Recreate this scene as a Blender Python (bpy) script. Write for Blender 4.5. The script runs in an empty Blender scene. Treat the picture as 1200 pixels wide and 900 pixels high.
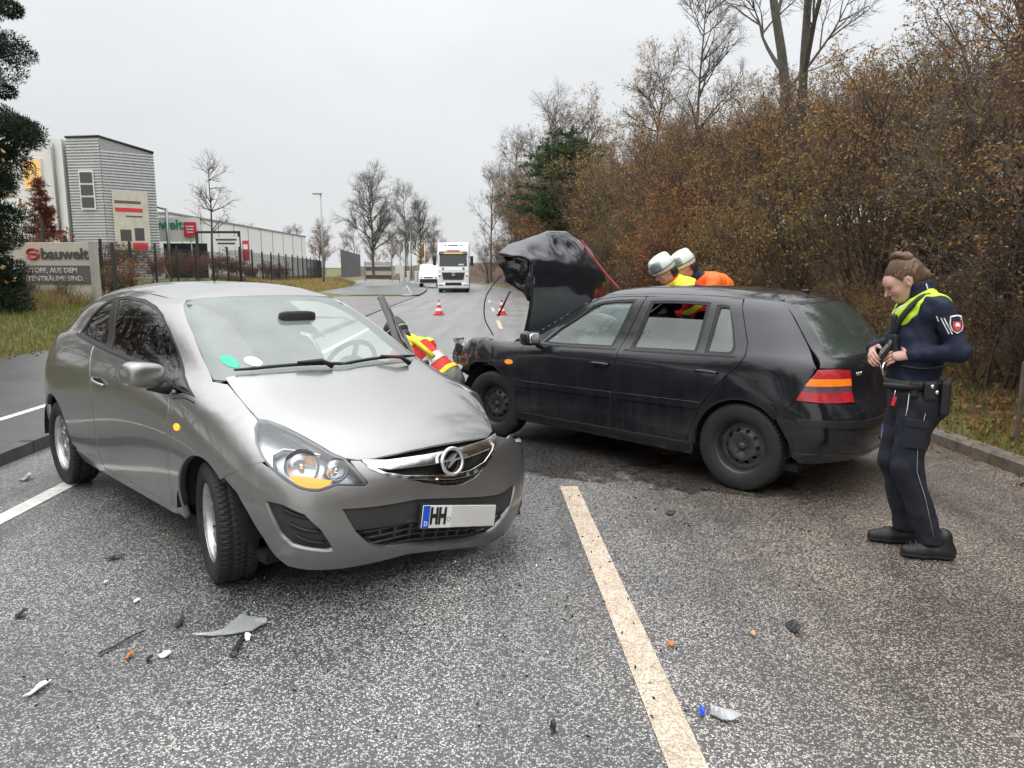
import bpy, bmesh, math, random
import numpy as np
from mathutils import Vector, Matrix, noise as mnoise
from mathutils.bvhtree import BVHTree
from mathutils.geometry import delaunay_2d_cdt
from mathutils.interpolate import poly_3d_calc

scene = bpy.context.scene
COL = scene.collection
R_ = math.radians
PI = math.pi

# ------------------------------------------------------------------ camera, sky, sun, exposure
cam_data = bpy.data.cameras.new("camera")
cam_data.sensor_fit = 'HORIZONTAL'
cam_data.sensor_width = 36.0
cam_data.lens = 36.0 * 850.0 / 1200.0
cam_data.clip_start = 0.05
cam_data.clip_end = 2000.0
cam = bpy.data.objects.new("camera", cam_data)
COL.objects.link(cam)
cam.location = (0.0, 0.0, 1.548)
cam.rotation_euler = (R_(90.0 - 8.74), 0.0, 0.0)
scene.camera = cam

world = bpy.data.worlds.new("World")
scene.world = world
world.use_nodes = True
SUN_EL, SUN_AZ = R_(38.0), R_(-120.0)          # behind the camera's left shoulder, veiled by cloud

def build_world():
  nt = world.node_tree
  nt.nodes.clear()
  N = nt.nodes.new
  L = nt.links.new
  out = N('ShaderNodeOutputWorld')
  bg = N('ShaderNodeBackground')
  sky = N('ShaderNodeTexSky')
  sky.sky_type = 'NISHITA'
  sky.sun_disc = False
  sky.sun_elevation = SUN_EL
  sky.sun_rotation = R_(210.0)
  sky.air_density = 1.0
  sky.dust_density = 4.0
  # closed cloud deck: grey-white, brighter overhead than at the horizon (overcast sky), soft mottling
  tc = N('ShaderNodeTexCoord')
  sep = N('ShaderNodeSeparateXYZ')
  L(tc.outputs['Generated'], sep.inputs[0])
  mr = N('ShaderNodeMapRange')
  mr.inputs['From Min'].default_value = 0.0
  mr.inputs['From Max'].default_value = 1.0
  mr.inputs['To Min'].default_value = 4.4
  mr.inputs['To Max'].default_value = 23.0
  pw = N('ShaderNodeMath')
  pw.operation = 'POWER'
  pw.inputs[1].default_value = 2.7
  ab = N('ShaderNodeMath')
  ab.operation = 'MAXIMUM'
  ab.inputs[1].default_value = 0.0
  L(sep.outputs['Z'], ab.inputs[0])
  L(ab.outputs[0], pw.inputs[0])
  L(pw.outputs[0], mr.inputs['Value'])
  mp = N('ShaderNodeMapping')
  mp.inputs['Scale'].default_value = (1.0, 1.0, 3.0)
  L(tc.outputs['Generated'], mp.inputs['Vector'])
  nz = N('ShaderNodeTexNoise')
  nz.inputs['Scale'].default_value = 1.6
  nz.inputs['Detail'].default_value = 5.0
  nz.inputs['Roughness'].default_value = 0.55
  L(mp.outputs[0], nz.inputs['Vector'])
  mr2 = N('ShaderNodeMapRange')
  mr2.inputs['From Min'].default_value = 0.3
  mr2.inputs['From Max'].default_value = 0.7
  mr2.inputs['To Min'].default_value = 0.93
  mr2.inputs['To Max'].default_value = 1.07
  L(nz.outputs['Fac'], mr2.inputs['Value'])
  mul = N('ShaderNodeMath')
  mul.operation = 'MULTIPLY'
  L(mr.outputs[0], mul.inputs[0])
  L(mr2.outputs[0], mul.inputs[1])
  cloud = N('ShaderNodeMix')
  cloud.data_type = 'RGBA'
  cloud.blend_type = 'MULTIPLY'
  cloud.inputs['Factor'].default_value = 1.0
  cloud.inputs['A'].default_value = (0.965, 0.985, 1.0, 1)
  L(mul.outputs[0], cloud.inputs['B'])
  mix = N('ShaderNodeMix')
  mix.data_type = 'RGBA'
  mix.inputs['Factor'].default_value = 0.95
  L(sky.outputs[0], mix.inputs['A'])
  L(cloud.outputs['Result'], mix.inputs['B'])
  L(mix.outputs['Result'], bg.inputs['Color'])
  bg.inputs['Strength'].default_value = 0.12
  L(bg.outputs[0], out.inputs['Surface'])
build_world()

sun_data = bpy.data.lights.new("sun", 'SUN')
sun_data.energy = 0.9
sun_data.angle = R_(160.0)
sun_data.color = (1.0, 0.97, 0.93)
sun = bpy.data.objects.new("sun", sun_data)
COL.objects.link(sun)
sun.location = (-10, -10, 20)
_sd = Vector((math.cos(SUN_EL) * math.cos(SUN_AZ), math.cos(SUN_EL) * math.sin(SUN_AZ), math.sin(SUN_EL)))
sun.rotation_euler = _sd.to_track_quat('Z', 'Y').to_euler()

scene.view_settings.view_transform = 'Standard'
scene.view_settings.look = 'None'
scene.view_settings.gamma = 1.0
scene.view_settings.exposure = 0.6
scene.cycles.max_bounces = 6
scene.cycles.transparent_max_bounces = 12
scene.cycles.diffuse_bounces = 3
scene.cycles.glossy_bounces = 3
scene.cycles.transmission_bounces = 4
scene.cycles.caustics_reflective = False
scene.cycles.caustics_refractive = False
scene.cycles.sample_clamp_indirect = 6.0
try:
  scene.cycles.use_denoising = True
  scene.cycles.denoiser = 'OPENIMAGEDENOISE'
except Exception:
  pass

# ------------------------------------------------------------------ materials
MATS = {}

def _nodes(name):
  m = bpy.data.materials.new(name)
  m.use_nodes = True
  nt = m.node_tree
  b = nt.nodes['Principled BSDF']
  MATS[name] = m
  return m, nt, b

def pmat(name, col, rough=0.5, metal=0.0, coat=0.0, coat_rough=0.05, var=0.0, vscale=8.0, bump=0.0, bscale=60.0,
     spec=0.5, emit=None, estr=0.0, rvar=0.0, alpha=None, sheen=0.0):
  """principled material with optional procedural colour variation, roughness variation and bump"""
  if name in MATS:
    return MATS[name]
  m, nt, b = _nodes(name)
  N, L = nt.nodes.new, nt.links.new
  b.inputs['Base Color'].default_value = (*col, 1)
  b.inputs['Roughness'].default_value = rough
  b.inputs['Metallic'].default_value = metal
  b.inputs['Coat Weight'].default_value = coat
  b.inputs['Coat Roughness'].default_value = coat_rough
  b.inputs['Specular IOR Level'].default_value = spec
  b.inputs['Sheen Weight'].default_value = sheen
  if emit:
    b.inputs['Emission Color'].default_value = (*emit, 1)
    b.inputs['Emission Strength'].default_value = estr
  tc = N('ShaderNodeTexCoord')
  nz = N('ShaderNodeTexNoise')
  nz.inputs['Scale'].default_value = vscale
  nz.inputs['Detail'].default_value = 6
  nz.inputs['Roughness'].default_value = 0.62
  L(tc.outputs['Object'], nz.inputs['Vector'])
  if var > 0:
    mr = N('ShaderNodeMapRange')
    mr.inputs['From Min'].default_value = 0.3
    mr.inputs['From Max'].default_value = 0.7
    mr.inputs['To Min'].default_value = 1 - var
    mr.inputs['To Max'].default_value = 1 + var
    L(nz.outputs['Fac'], mr.inputs['Value'])
    mx = N('ShaderNodeMix')
    mx.data_type = 'RGBA'
    mx.blend_type = 'MULTIPLY'
    mx.inputs['Factor'].default_value = 1
    mx.inputs['A'].default_value = (*col, 1)
    L(mr.outputs[0], mx.inputs['B'])
    L(mx.outputs['Result'], b.inputs['Base Color'])
  if rvar > 0:
    mr = N('ShaderNodeMapRange')
    mr.inputs['From Min'].default_value = 0.3
    mr.inputs['From Max'].default_value = 0.7
    mr.inputs['To Min'].default_value = max(0.02, rough - rvar)
    mr.inputs['To Max'].default_value = min(1, rough + rvar)
    L(nz.outputs['Fac'], mr.inputs['Value'])
    L(mr.outputs[0], b.inputs['Roughness'])
  if bump > 0:
    n2 = N('ShaderNodeTexNoise')
    n2.inputs['Scale'].default_value = bscale
    n2.inputs['Detail'].default_value = 4
    L(tc.outputs['Object'], n2.inputs['Vector'])
    bp = N('ShaderNodeBump')
    bp.inputs['Strength'].default_value = bump
    bp.inputs['Distance'].default_value = 0.01
    L(n2.outputs['Fac'], bp.inputs['Height'])
    L(bp.outputs[0], b.inputs['Normal'])
  return m

def ramp(nt, src, stops):
  r = nt.nodes.new('ShaderNodeValToRGB')
  el = r.color_ramp.elements
  el[0].position, el[0].color = stops[0][0], (*stops[0][1], 1)
  el[1].position, el[1].color = stops[1][0], (*stops[1][1], 1)
  for p, c in stops[2:]:
    e = el.new(p)
    e.color = (*c, 1)
  nt.links.new(src, r.inputs[0])
  return r

def glass_mat(name, tint, trans=0.75, rough=0.0, gl=1.0, haze=0.0, hazecol=(.6, .65, .65)):
  """thin window glass: tinted see-through with fresnel reflection and optional pale film (condensation, painted-in reflection)"""
  m = bpy.data.materials.new(name)
  m.use_nodes = True
  nt = m.node_tree
  nt.nodes.clear()
  N, L = nt.nodes.new, nt.links.new
  out = N('ShaderNodeOutputMaterial')
  tr = N('ShaderNodeBsdfTransparent')
  tr.inputs[0].default_value = (*[c * trans for c in tint], 1)
  gs = N('ShaderNodeBsdfGlossy')
  gs.inputs['Roughness'].default_value = rough
  gs.inputs['Color'].default_value = (gl, gl, gl, 1)
  fr = N('ShaderNodeFresnel')
  fr.inputs['IOR'].default_value = 1.62
  mx = N('ShaderNodeMixShader')
  L(fr.outputs[0], mx.inputs[0])
  base = tr.outputs[0]
  if haze > 0:
    df = N('ShaderNodeBsdfDiffuse')
    df.inputs[0].default_value = (*hazecol, 1)
    nz = N('ShaderNodeTexNoise')
    nz.inputs['Scale'].default_value = 5
    nz.inputs['Detail'].default_value = 7
    tc = N('ShaderNodeTexCoord')
    L(tc.outputs['Object'], nz.inputs['Vector'])
    mr = N('ShaderNodeMapRange')
    mr.inputs['From Min'].default_value = .3
    mr.inputs['From Max'].default_value = .7
    mr.inputs['To Min'].default_value = haze * .82
    mr.inputs['To Max'].default_value = haze * 1.15
    L(nz.outputs['Fac'], mr.inputs[0])
    mh = N('ShaderNodeMixShader')
    L(mr.outputs[0], mh.inputs[0])
    L(base, mh.inputs[1])
    L(df.outputs[0], mh.inputs[2])
    base = mh.outputs[0]
  L(base, mx.inputs[1])
  L(gs.outputs[0], mx.inputs[2])
  L(mx.outputs[0], out.inputs[0])
  MATS[name] = m
  return m

# ------------------------------------------------------------------ object helpers
def obj(name, mesh, parent=None, mat=None):
  o = bpy.data.objects.new(name, mesh)
  COL.objects.link(o)
  if parent:
    o.parent = parent
  if mat is not None and len(mesh.materials) == 0:
    mesh.materials.append(MATS[mat] if isinstance(mat, str) else mat)
  return o

def empty(name, loc=(0, 0, 0), rz=0.0):
  o = bpy.data.objects.new(name, None)
  COL.objects.link(o)
  o.location = loc
  o.rotation_euler = (0, 0, rz)
  o.empty_display_size = 0.2
  return o

def tag(o, label=None, cat=None, group=None, kind=None):
  if label:
    o['label'] = label
  if cat:
    o['category'] = cat
  if group:
    o['group'] = group
  if kind:
    o['kind'] = kind
  return o

def children_of(o):
  return [c for c in bpy.data.objects if c.parent == o]

def mesh_np(name, V, Fq, smooth=False, mat_idx=None):
  me = bpy.data.meshes.new(name)
  me.from_pydata([tuple(v) for v in V], [], [tuple(f) for f in Fq])
  if smooth:
    me.polygons.foreach_set('use_smooth', [True] * len(me.polygons))
  if mat_idx is not None:
    me.polygons.foreach_set('material_index', mat_idx)
  me.update()
  return me

class MB:
  """collects simple shapes into one mesh"""
  def __init__(s):
    s.V, s.F, s.S = [], [], []
  def add(s, V, Fc, smooth=False):
    n = len(s.V)
    s.V += [tuple(v) for v in V]
    s.F += [tuple(i + n for i in f) for f in Fc]
    s.S += [smooth] * len(Fc)
    return s
  def box(s, c, d, rz=0.0, M=None, bev=0.0):
    hx, hy, hz = d[0] / 2, d[1] / 2, d[2] / 2
    cz, sz = math.cos(rz), math.sin(rz)
    if bev > 0:
      bm = bmesh.new()
      bmesh.ops.create_cube(bm, size=1.0)
      for v in bm.verts:
        v.co.x *= d[0]; v.co.y *= d[1]; v.co.z *= d[2]
      bmesh.ops.bevel(bm, geom=list(bm.edges), offset=min(bev, min(d) * .45), segments=2, profile=.5, affect='EDGES')
      V = [v.co.copy() for v in bm.verts]
      bm.verts.index_update()
      Fc = [[v.index for v in f.verts] for f in bm.faces]
      bm.free()
    else:
      V = [Vector((x * hx, y * hy, z * hz)) for x in (-1, 1) for y in (-1, 1) for z in (-1, 1)]
      Fc = [(0, 1, 3, 2), (4, 6, 7, 5), (0, 4, 5, 1), (2, 3, 7, 6), (0, 2, 6, 4), (1, 5, 7, 3)]
    out = []
    for v in V:
      if M is not None:
        w = M @ v
        out.append((w.x + c[0], w.y + c[1], w.z + c[2]))
      else:
        out.append((c[0] + v.x * cz - v.y * sz, c[1] + v.x * sz + v.y * cz, c[2] + v.z))
    return s.add(out, Fc)
  def tube(s, pts, rad, seg=8, caps=True, smooth=True):
    pts = [Vector(p) for p in pts]
    n = len(pts)
    if not hasattr(rad, '__len__'):
      rad = [rad] * n
    V, Fc = [], []
    up = Vector((0, 0, 1))
    prev = None
    for i, p in enumerate(pts):
      t = (pts[min(i + 1, n - 1)] - pts[max(i - 1, 0)])
      if t.length < 1e-9:
        t = Vector((0, 0, 1))
      t.normalize()
      if prev is None:
        a = up if abs(t.z) < .9 else Vector((1, 0, 0))
        x = t.cross(a).normalized()
      else:
        x = (prev - t * prev.dot(t))
        x = x.normalized() if x.length > 1e-6 else t.orthogonal().normalized()
      prev = x
      y = t.cross(x)
      for k in range(seg):
        a = 2 * PI * k / seg
        V.append(p + (x * math.cos(a) + y * math.sin(a)) * rad[i])
    for i in range(n - 1):
      for k in range(seg):
        k2 = (k + 1) % seg
        Fc.append((i * seg + k, i * seg + k2, (i + 1) * seg + k2, (i + 1) * seg + k))
    s.add(V, Fc, smooth)
    if caps:
      b = len(s.V) - len(V)
      s.F.append(tuple(b + k for k in reversed(range(seg)))); s.S.append(False)
      s.F.append(tuple(b + (n - 1) * seg + k for k in range(seg))); s.S.append(False)
    return s
  def lathe(s, prof, seg=32, axis='z', c=(0, 0, 0), smooth=True, a0=0.0, a1=2 * PI):
    full = abs(a1 - a0 - 2 * PI) < 1e-6
    n = seg if full else seg + 1
    V, Fc = [], []
    for k in range(n):
      a = a0 + (a1 - a0) * k / seg
      ca, sa = math.cos(a), math.sin(a)
      for r, h in prof:
        if axis == 'z':
          V.append((c[0] + r * ca, c[1] + r * sa, c[2] + h))
        elif axis == 'y':
          V.append((c[0] + r * ca, c[1] + h, c[2] + r * sa))
        else:
          V.append((c[0] + h, c[1] + r * ca, c[2] + r * sa))
    m = len(prof)
    for k in range(seg):
      k2 = (k + 1) % n
      for j in range(m - 1):
        Fc.append((k * m + j, k2 * m + j, k2 * m + j + 1, k * m + j + 1))
    return s.add(V, Fc, smooth)
  def prism(s, poly, z0, z1):
    n = len(poly)
    V = [(x, y, z0) for x, y in poly] + [(x, y, z1) for x, y in poly]
    Fc = [tuple(reversed(range(n))), tuple(range(n, 2 * n))] + [(i, (i + 1) % n, n + (i + 1) % n, n + i) for i in range(n)]
    return s.add(V, Fc)
  def xform(s, M):
    s.V = [tuple(M @ Vector(v)) for v in s.V]
    return s
  def mesh(s, name):
    me = bpy.data.meshes.new(name)
    me.from_pydata(s.V, [], s.F)
    me.polygons.foreach_set('use_smooth', s.S)
    me.update()
    bm = bmesh.new()
    bm.from_mesh(me)
    bmesh.ops.recalc_face_normals(bm, faces=bm.faces)
    bm.to_mesh(me)
    bm.free()
    return me
  def build(s, name, mat, parent=None):
    return obj(name, s.mesh(name), parent, mat)

def smooth_curve(pts, n=8, closed=False):
  """interpolating centripetal-ish Catmull-Rom through 2D or 3D points"""
  P = [np.array(p, float) for p in pts]
  m = len(P)
  out = []
  rng = range(m) if closed else range(m - 1)
  for i in rng:
    p0 = P[(i - 1) % m] if (closed or i > 0) else 2 * P[0] - P[1]
    p1, p2 = P[i], P[(i + 1) % m]
    p3 = P[(i + 2) % m] if (closed or i + 2 < m) else 2 * P[-1] - P[-2]
    for k in range(n):
      t = k / n
      out.append(.5 * ((2 * p1) + (-p0 + p2) * t + (2 * p0 - 5 * p1 + 4 * p2 - p3) * t * t + (-p0 + 3 * p1 - 3 * p2 + p3) * t ** 3))
  if not closed:
    out.append(P[-1])
  return [tuple(o) for o in out]

def text_mesh(body, size, extrude=0.002, offset=0.0, align='CENTER', shear=0.0, spacing=1.0):
  cu = bpy.data.curves.new('lettering', 'FONT')
  cu.body = body
  cu.size = size
  cu.extrude = extrude
  cu.offset = offset
  cu.shear = shear
  cu.space_character = spacing
  cu.align_x = align
  cu.align_y = 'CENTER'
  cu.resolution_u = 3
  o = bpy.data.objects.new('lettering', cu)
  COL.objects.link(o)
  dg = bpy.context.evaluated_depsgraph_get()
  me = bpy.data.meshes.new_from_object(o.evaluated_get(dg))
  bpy.data.objects.remove(o)
  return me

# ------------------------------------------------------------------ car body surfaces
class Hull:
  """smooth car body surface through stacked rings; each ring runs from the front centre round the left side to the rear centre"""
  def __init__(s, rings, sub=10, smooth=6):
    G = np.array(rings, float)                 # K, M, 3
    s.K, s.M = G.shape[:2]
    left = G
    right = G[:, 1:][:, ::-1].copy()
    right[:, :, 1] *= -1
    s.G = np.concatenate([right, left], axis=1)  # u index 0..2M-2, centre = M-1
    s.nu = s.G.shape[1]
    s.sub = sub
    us = np.linspace(0, s.nu - 1, (s.nu - 1) * sub + 1)
    vs = np.linspace(0, s.K - 1, (s.K - 1) * sub + 1)
    A = s._interp(s.G, us, 1)
    A = s._interp(A, vs, 0)
    for _ in range(smooth):                    # relax ripples left by the interpolation
      B = A.copy()
      B[1:-1] = .25 * A[:-2] + .5 * A[1:-1] + .25 * A[2:]
      A = B.copy()
      A[:, 1:-1] = .25 * B[:, :-2] + .5 * B[:, 1:-1] + .25 * B[:, 2:]
    s.D = A
    nv, nu = A.shape[:2]
    dU = np.gradient(A, axis=1)
    dV = np.gradient(A, axis=0)
    Nn = np.cross(dU, dV)
    ln = np.linalg.norm(Nn, axis=2, keepdims=True)
    Nn = Nn / np.maximum(ln, 1e-12)
    s.N = Nn
    # orient outward
    ctr = np.array([-1.2, 0, .6])
    if np.mean(np.sum((A - ctr) * Nn, axis=2)) < 0:
      s.N = -Nn
    s.nvn, s.nun = nv, nu
    V = [Vector(p) for p in A.reshape(-1, 3)]
    idx = np.arange(nv * nu).reshape(nv, nu)
    Fq = np.stack([idx[:-1, :-1], idx[:-1, 1:], idx[1:, 1:], idx[1:, :-1]], -1).reshape(-1, 4)
    s.V = V
    s.F = Fq.tolist()
    s.Nf = s.N.reshape(-1, 3)
    s.bvh = BVHTree.FromPolygons(V, s.F)
  @staticmethod
  def _interp(G, ts, axis):
    """cubic Hermite with limited tangents (no overshoot) along one axis"""
    G = np.moveaxis(G, axis, 0)
    n = G.shape[0]
    d = np.diff(G, axis=0)
    h = np.linalg.norm(d, axis=-1)
    h = np.maximum(h.reshape(h.shape[0], -1), 1e-4).reshape(h.shape)[..., None]
    sl = d / h
    T = np.zeros_like(G)
    T[1:-1] = (sl[:-1] * h[1:] + sl[1:] * h[:-1]) / (h[1:] + h[:-1])
    T[0], T[-1] = sl[0], sl[-1]
    i = np.clip(np.floor(ts).astype(int), 0, n - 2)
    t = (ts - i).reshape((-1,) + (1,) * (G.ndim - 1))
    p0, p1 = G[i], G[i + 1]
    m0, m1 = T[i] * h[i], T[i + 1] * h[i]
    r = (2 * t**3 - 3 * t**2 + 1) * p0 + (t**3 - 2 * t**2 + t) * m0 + (-2 * t**3 + 3 * t**2) * p1 + (t**3 - t**2) * m1
    return np.moveaxis(r, 0, axis)
  def _nrm(s, loc, fi):
    q = s.F[fi]
    w = poly_3d_calc([s.V[i] for i in q], loc)
    n = np.zeros(3)
    for wi, i in zip(w, q):
      n += wi * s.Nf[i]
    l = np.linalg.norm(n)
    return n / l if l > 1e-9 else s.Nf[q[0]]
  def cast(s, o, d):
    loc, nf, fi, dist = s.bvh.ray_cast(Vector(o), Vector(d))
    if loc is None:
      return None
    return np.array(loc), s._nrm(loc, fi)
  def near(s, p):
    loc, nf, fi, dist = s.bvh.find_nearest(Vector(p))
    return np.array(loc), s._nrm(loc, fi)
  def uv(s, p):
    loc, nf, fi, dist = s.bvh.find_nearest(Vector(p))
    c = s.nun - 1
    v, u = fi // c, fi % c
    q = s.F[fi]
    w = poly_3d_calc([s.V[i] for i in q], loc)
    return ((u + w[1] + w[2]) / s.sub - (s.M - 1), (v + w[2] + w[3]) / s.sub)
  def at(s, u, v):
    """u: 0 front centre .. M-1 rear centre (negative on the right side); v ring number"""
    if u > s.M - 1:
      u -= 2 * (s.M - 1)
    fu = min(max((u + s.M - 1) * s.sub, 0), s.nun - 1.0001)
    fv = min(max(v * s.sub, 0), s.nvn - 1.0001)
    i, j = int(fv), int(fu)
    a, b = fv - i, fu - j
    def bl(Z):
      return (Z[i, j] * (1 - a) * (1 - b) + Z[i + 1, j] * a * (1 - b) + Z[i, j + 1] * (1 - a) * b + Z[i + 1, j + 1] * a * b)
    n = bl(s.N)
    return bl(s.D), n / max(np.linalg.norm(n), 1e-9)
  def proj(s, mode, a, b):
    """mode 'top': (x,y); number: azimuth in degrees of the outward direction, (s,z) with s along the left-hand perpendicular"""
    if mode == 'top':
      h = s.cast((a, b, 3), (0, 0, -1))
      return h if h is not None else s.near((a, b, 1.2))
    if mode == 'uv':
      return s.at(a, b)
    if mode == 'left':
      h = s.cast((a, 3, b), (0, -1, 0))
      return h if h is not None else s.near((a, .75, b))
    if mode == 'right':
      h = s.cast((a, -3, b), (0, 1, 0))
      return h if h is not None else s.near((a, -.75, b))
    if mode == 'front':
      h = s.cast((3, a, b), (-1, 0, 0))
      return h if h is not None else s.near((.7, a, b))
    if mode == 'rear':
      h = s.cast((-6, a, b), (1, 0, 0))
      return h if h is not None else s.near((-3.1, a, b))
    az = math.radians(mode)
    o = np.array([math.cos(az), math.sin(az), 0.0])
    p = np.array([-math.sin(az), math.cos(az), 0.0])
    q = p * a + np.array([0, 0, b])
    h = s.cast(q + o * 6, -o)
    return h if h is not None else s.near(q + o * .7)

def pip(pt, poly):
  x, y = pt
  c = False
  j = len(poly) - 1
  for i in range(len(poly)):
    xi, yi = poly[i][0], poly[i][1]
    xj, yj = poly[j][0], poly[j][1]
    if (yi > y) != (yj > y) and x < (xj - xi) * (y - yi) / (yj - yi) + xi:
      c = not c
    j = i
  return c

def resample(poly, step):
  out = []
  n = len(poly)
  for i in range(n):
    a, b = np.array(poly[i][:2], float), np.array(poly[(i + 1) % n][:2], float)
    k = max(1, int(math.ceil(np.linalg.norm(b - a) / step)))
    for t in range(k):
      out.append(tuple(a + (b - a) * t / k))
  return out

def pip_np(P, poly):
  x, y = P[:, 0], P[:, 1]
  A = np.array([p[:2] for p in poly], float)
  B = np.roll(A, 1, axis=0)
  c = np.zeros(len(P), bool)
  for (xi, yi), (xj, yj) in zip(A, B):
    if yi == yj:
      continue
    c ^= ((yi > y) != (yj > y)) & (x < (xj - xi) * (y - yi) / (yj - yi) + xi)
  return c

def fill2d(outer, holes, step):
  """triangulated polygon with holes and an inner point grid: points, triangles"""
  loops = [resample(outer, step)] + [resample(h, step) for h in holes]
  pts, edges = [], []
  for lp in loops:
    b = len(pts)
    pts += lp
    edges += [(b + i, b + (i + 1) % len(lp)) for i in range(len(lp))]
  B = np.array(pts)
  mn, mx = B.min(0), B.max(0)
  g = []
  row, y = 0, mn[1] + step * .5
  while y < mx[1]:
    xs = np.arange(mn[0] + (step * .5 if row % 2 else 0), mx[0], step)
    g.append(np.stack([xs, np.full_like(xs, y)], -1))
    y += step * .87
    row += 1
  if g:
    g = np.concatenate(g)
    ok = pip_np(g, loops[0])
    for h in loops[1:]:
      ok &= ~pip_np(g, h)
    g = g[ok]
    if len(g):
      d2 = ((g[:, None, :] - B[None]) ** 2).sum(-1).min(1)
      g = g[d2 > (.55 * step) ** 2]
    pts = pts + [tuple(p) for p in g]
  r = delaunay_2d_cdt([Vector(p) for p in pts], edges, [], 0, 1e-7)
  V2 = np.array([(v.x, v.y) for v in r[0]])
  T = np.array(r[2])
  cen = V2[T].mean(1)
  ok = pip_np(cen, loops[0])
  for h in loops[1:]:
    ok &= ~pip_np(cen, h)
  T = T[ok]
  a, b, d = V2[T[:, 0]], V2[T[:, 1]], V2[T[:, 2]]
  neg = ((b[:, 0] - a[:, 0]) * (d[:, 1] - a[:, 1]) - (b[:, 1] - a[:, 1]) * (d[:, 0] - a[:, 0])) < 0
  T[neg] = T[neg][:, [0, 2, 1]]
  return [tuple(v) for v in V2], [tuple(int(i) for i in t) for t in T]

def shell_mesh(name, P, Nn, T, thick, bevel=.0015, flip=False):
  """thin sheet from points with normals: smooth outside, rounded edge, turned-in rim"""
  P = np.array(P)
  Nn = np.array(Nn)
  # face orientation must agree with the normals
  agree = 0
  for a, b, c in T[:200]:
    agree += np.sign(np.dot(np.cross(P[b] - P[a], P[c] - P[a]), Nn[a]))
  if agree < 0:
    T = [(a, c, b) for a, b, c in T]
  V = list(P)
  NV = list(Nn)
  Fc = [tuple(t) for t in T]
  if thick > 0:
    cnt = {}
    for t in T:
      for i in range(3):
        e = (t[i], t[(i + 1) % 3])
        cnt[e] = cnt.get(e, 0) + 1
    be = [e for e in cnt if (e[1], e[0]) not in cnt]
    outd = {}
    for a, b in be:
      tg = P[b] - P[a]
      o = np.cross(tg, Nn[a])
      l = np.linalg.norm(o)
      if l > 1e-12:
        for i in (a, b):
          outd[i] = outd.get(i, 0) + o / l
    m1, m2 = {}, {}
    for i, o in outd.items():
      o = o / max(np.linalg.norm(o), 1e-9)
      n = Nn[i]
      m1[i] = len(V); V.append(P[i] - n * bevel * 1.5 + o * bevel)
      k = n + o
      NV.append(k / np.linalg.norm(k))
      m2[i] = len(V); V.append(P[i] - n * thick + o * bevel * .5)
      NV.append(o)
    for a, b in be:
      if a in m1 and b in m1:
        Fc.append((b, a, m1[a], m1[b]))
        Fc.append((m1[b], m1[a], m2[a], m2[b]))
  me = bpy.data.meshes.new(name)
  me.from_pydata([tuple(v) for v in V], [], Fc)
  me.polygons.foreach_set('use_smooth', [True] * len(me.polygons))
  me.update()
  me.normals_split_custom_set_from_vertices([tuple(n) for n in NV])
  return me

def mirror_mesh(me, name):
  m = me.copy()
  m.name = name
  V = np.zeros(len(me.vertices) * 3)
  me.vertices.foreach_get('co', V)
  V = V.reshape(-1, 3)
  V[:, 1] *= -1
  nrm = [tuple(c.vector) for c in me.corner_normals]
  Fc = [list(p.vertices) for p in me.polygons]
  # per vertex normals
  nv = [(0, 0, 1)] * len(V)
  k = 0
  for p in me.polygons:
    for vi in p.vertices:
      n = nrm[k]
      nv[vi] = (n[0], -n[1], n[2])
      k += 1
  m2 = bpy.data.meshes.new(name)
  m2.from_pydata([tuple(v) for v in V], [], [tuple(reversed(f)) for f in Fc])
  m2.polygons.foreach_set('use_smooth', [True] * len(m2.polygons))
  for mt in me.materials:
    m2.materials.append(mt)
  m2.update()
  m2.normals_split_custom_set_from_vertices(nv)
  bpy.data.meshes.remove(m)
  return m2

class Car:
  def __init__(s, root, hull, deform=None):
    s.root, s.h, s.deform = root, hull, deform
  def sheet(s, name, mode, outer, mat, holes=(), off=0.0, thick=.018, step=.035, parent=None, both=False, deform=True, bulge=None):
    V2, T = fill2d(outer, list(holes), step)
    P, Nn = [], []
    for a, b in V2:
      p, n = s.h.proj(mode, a, b)
      o = off + (bulge(a, b) if bulge else 0)
      P.append(p + n * o)
      Nn.append(n)
    objs = []
    me = shell_mesh(name, P, Nn, T, thick)
    if both:
      mm = mirror_mesh(me, name)
    if s.deform and deform:
      for q in ([me, mm] if both else [me]):
        s._def(q)
    o = obj(name, me, parent or s.root, mat)
    if both:
      o2 = obj(name, mm, parent if (parent and parent is not s.root) else s.root, mat)
      return o, o2
    return o
  def _def(s, me):
    n = len(me.vertices)
    V = np.zeros(n * 3)
    me.vertices.foreach_get('co', V)
    V = V.reshape(-1, 3)
    W, touched = s.deform(V)
    if touched:
      me.vertices.foreach_set('co', W.reshape(-1))
      me.update()
      # keep smooth normals where untouched, recompute where bent
      moved = np.linalg.norm(W - V, axis=1) > 1e-3
      if moved.mean() > .02:
        old = np.zeros((n, 3))
        k = 0
        cn = [tuple(c.vector) for c in me.corner_normals]
        for p in me.polygons:
          for vi in p.vertices:
            old[vi] = cn[k]
            k += 1
        me2n = np.array([tuple(v.normal) for v in me.vertices])
        old[moved] = me2n[moved]
        me.normals_split_custom_set_from_vertices([tuple(x) for x in old])
  def apply(s, o):
    if s.deform:
      s._def(o.data)
    return o

def arc(cx, cz, r, a0, a1, n=16, rz=None):
  rz = rz or r
  return [(cx + r * math.cos(math.radians(a0 + (a1 - a0) * i / n)), cz + rz * math.sin(math.radians(a0 + (a1 - a0) * i / n))) for i in range(n + 1)]

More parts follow.
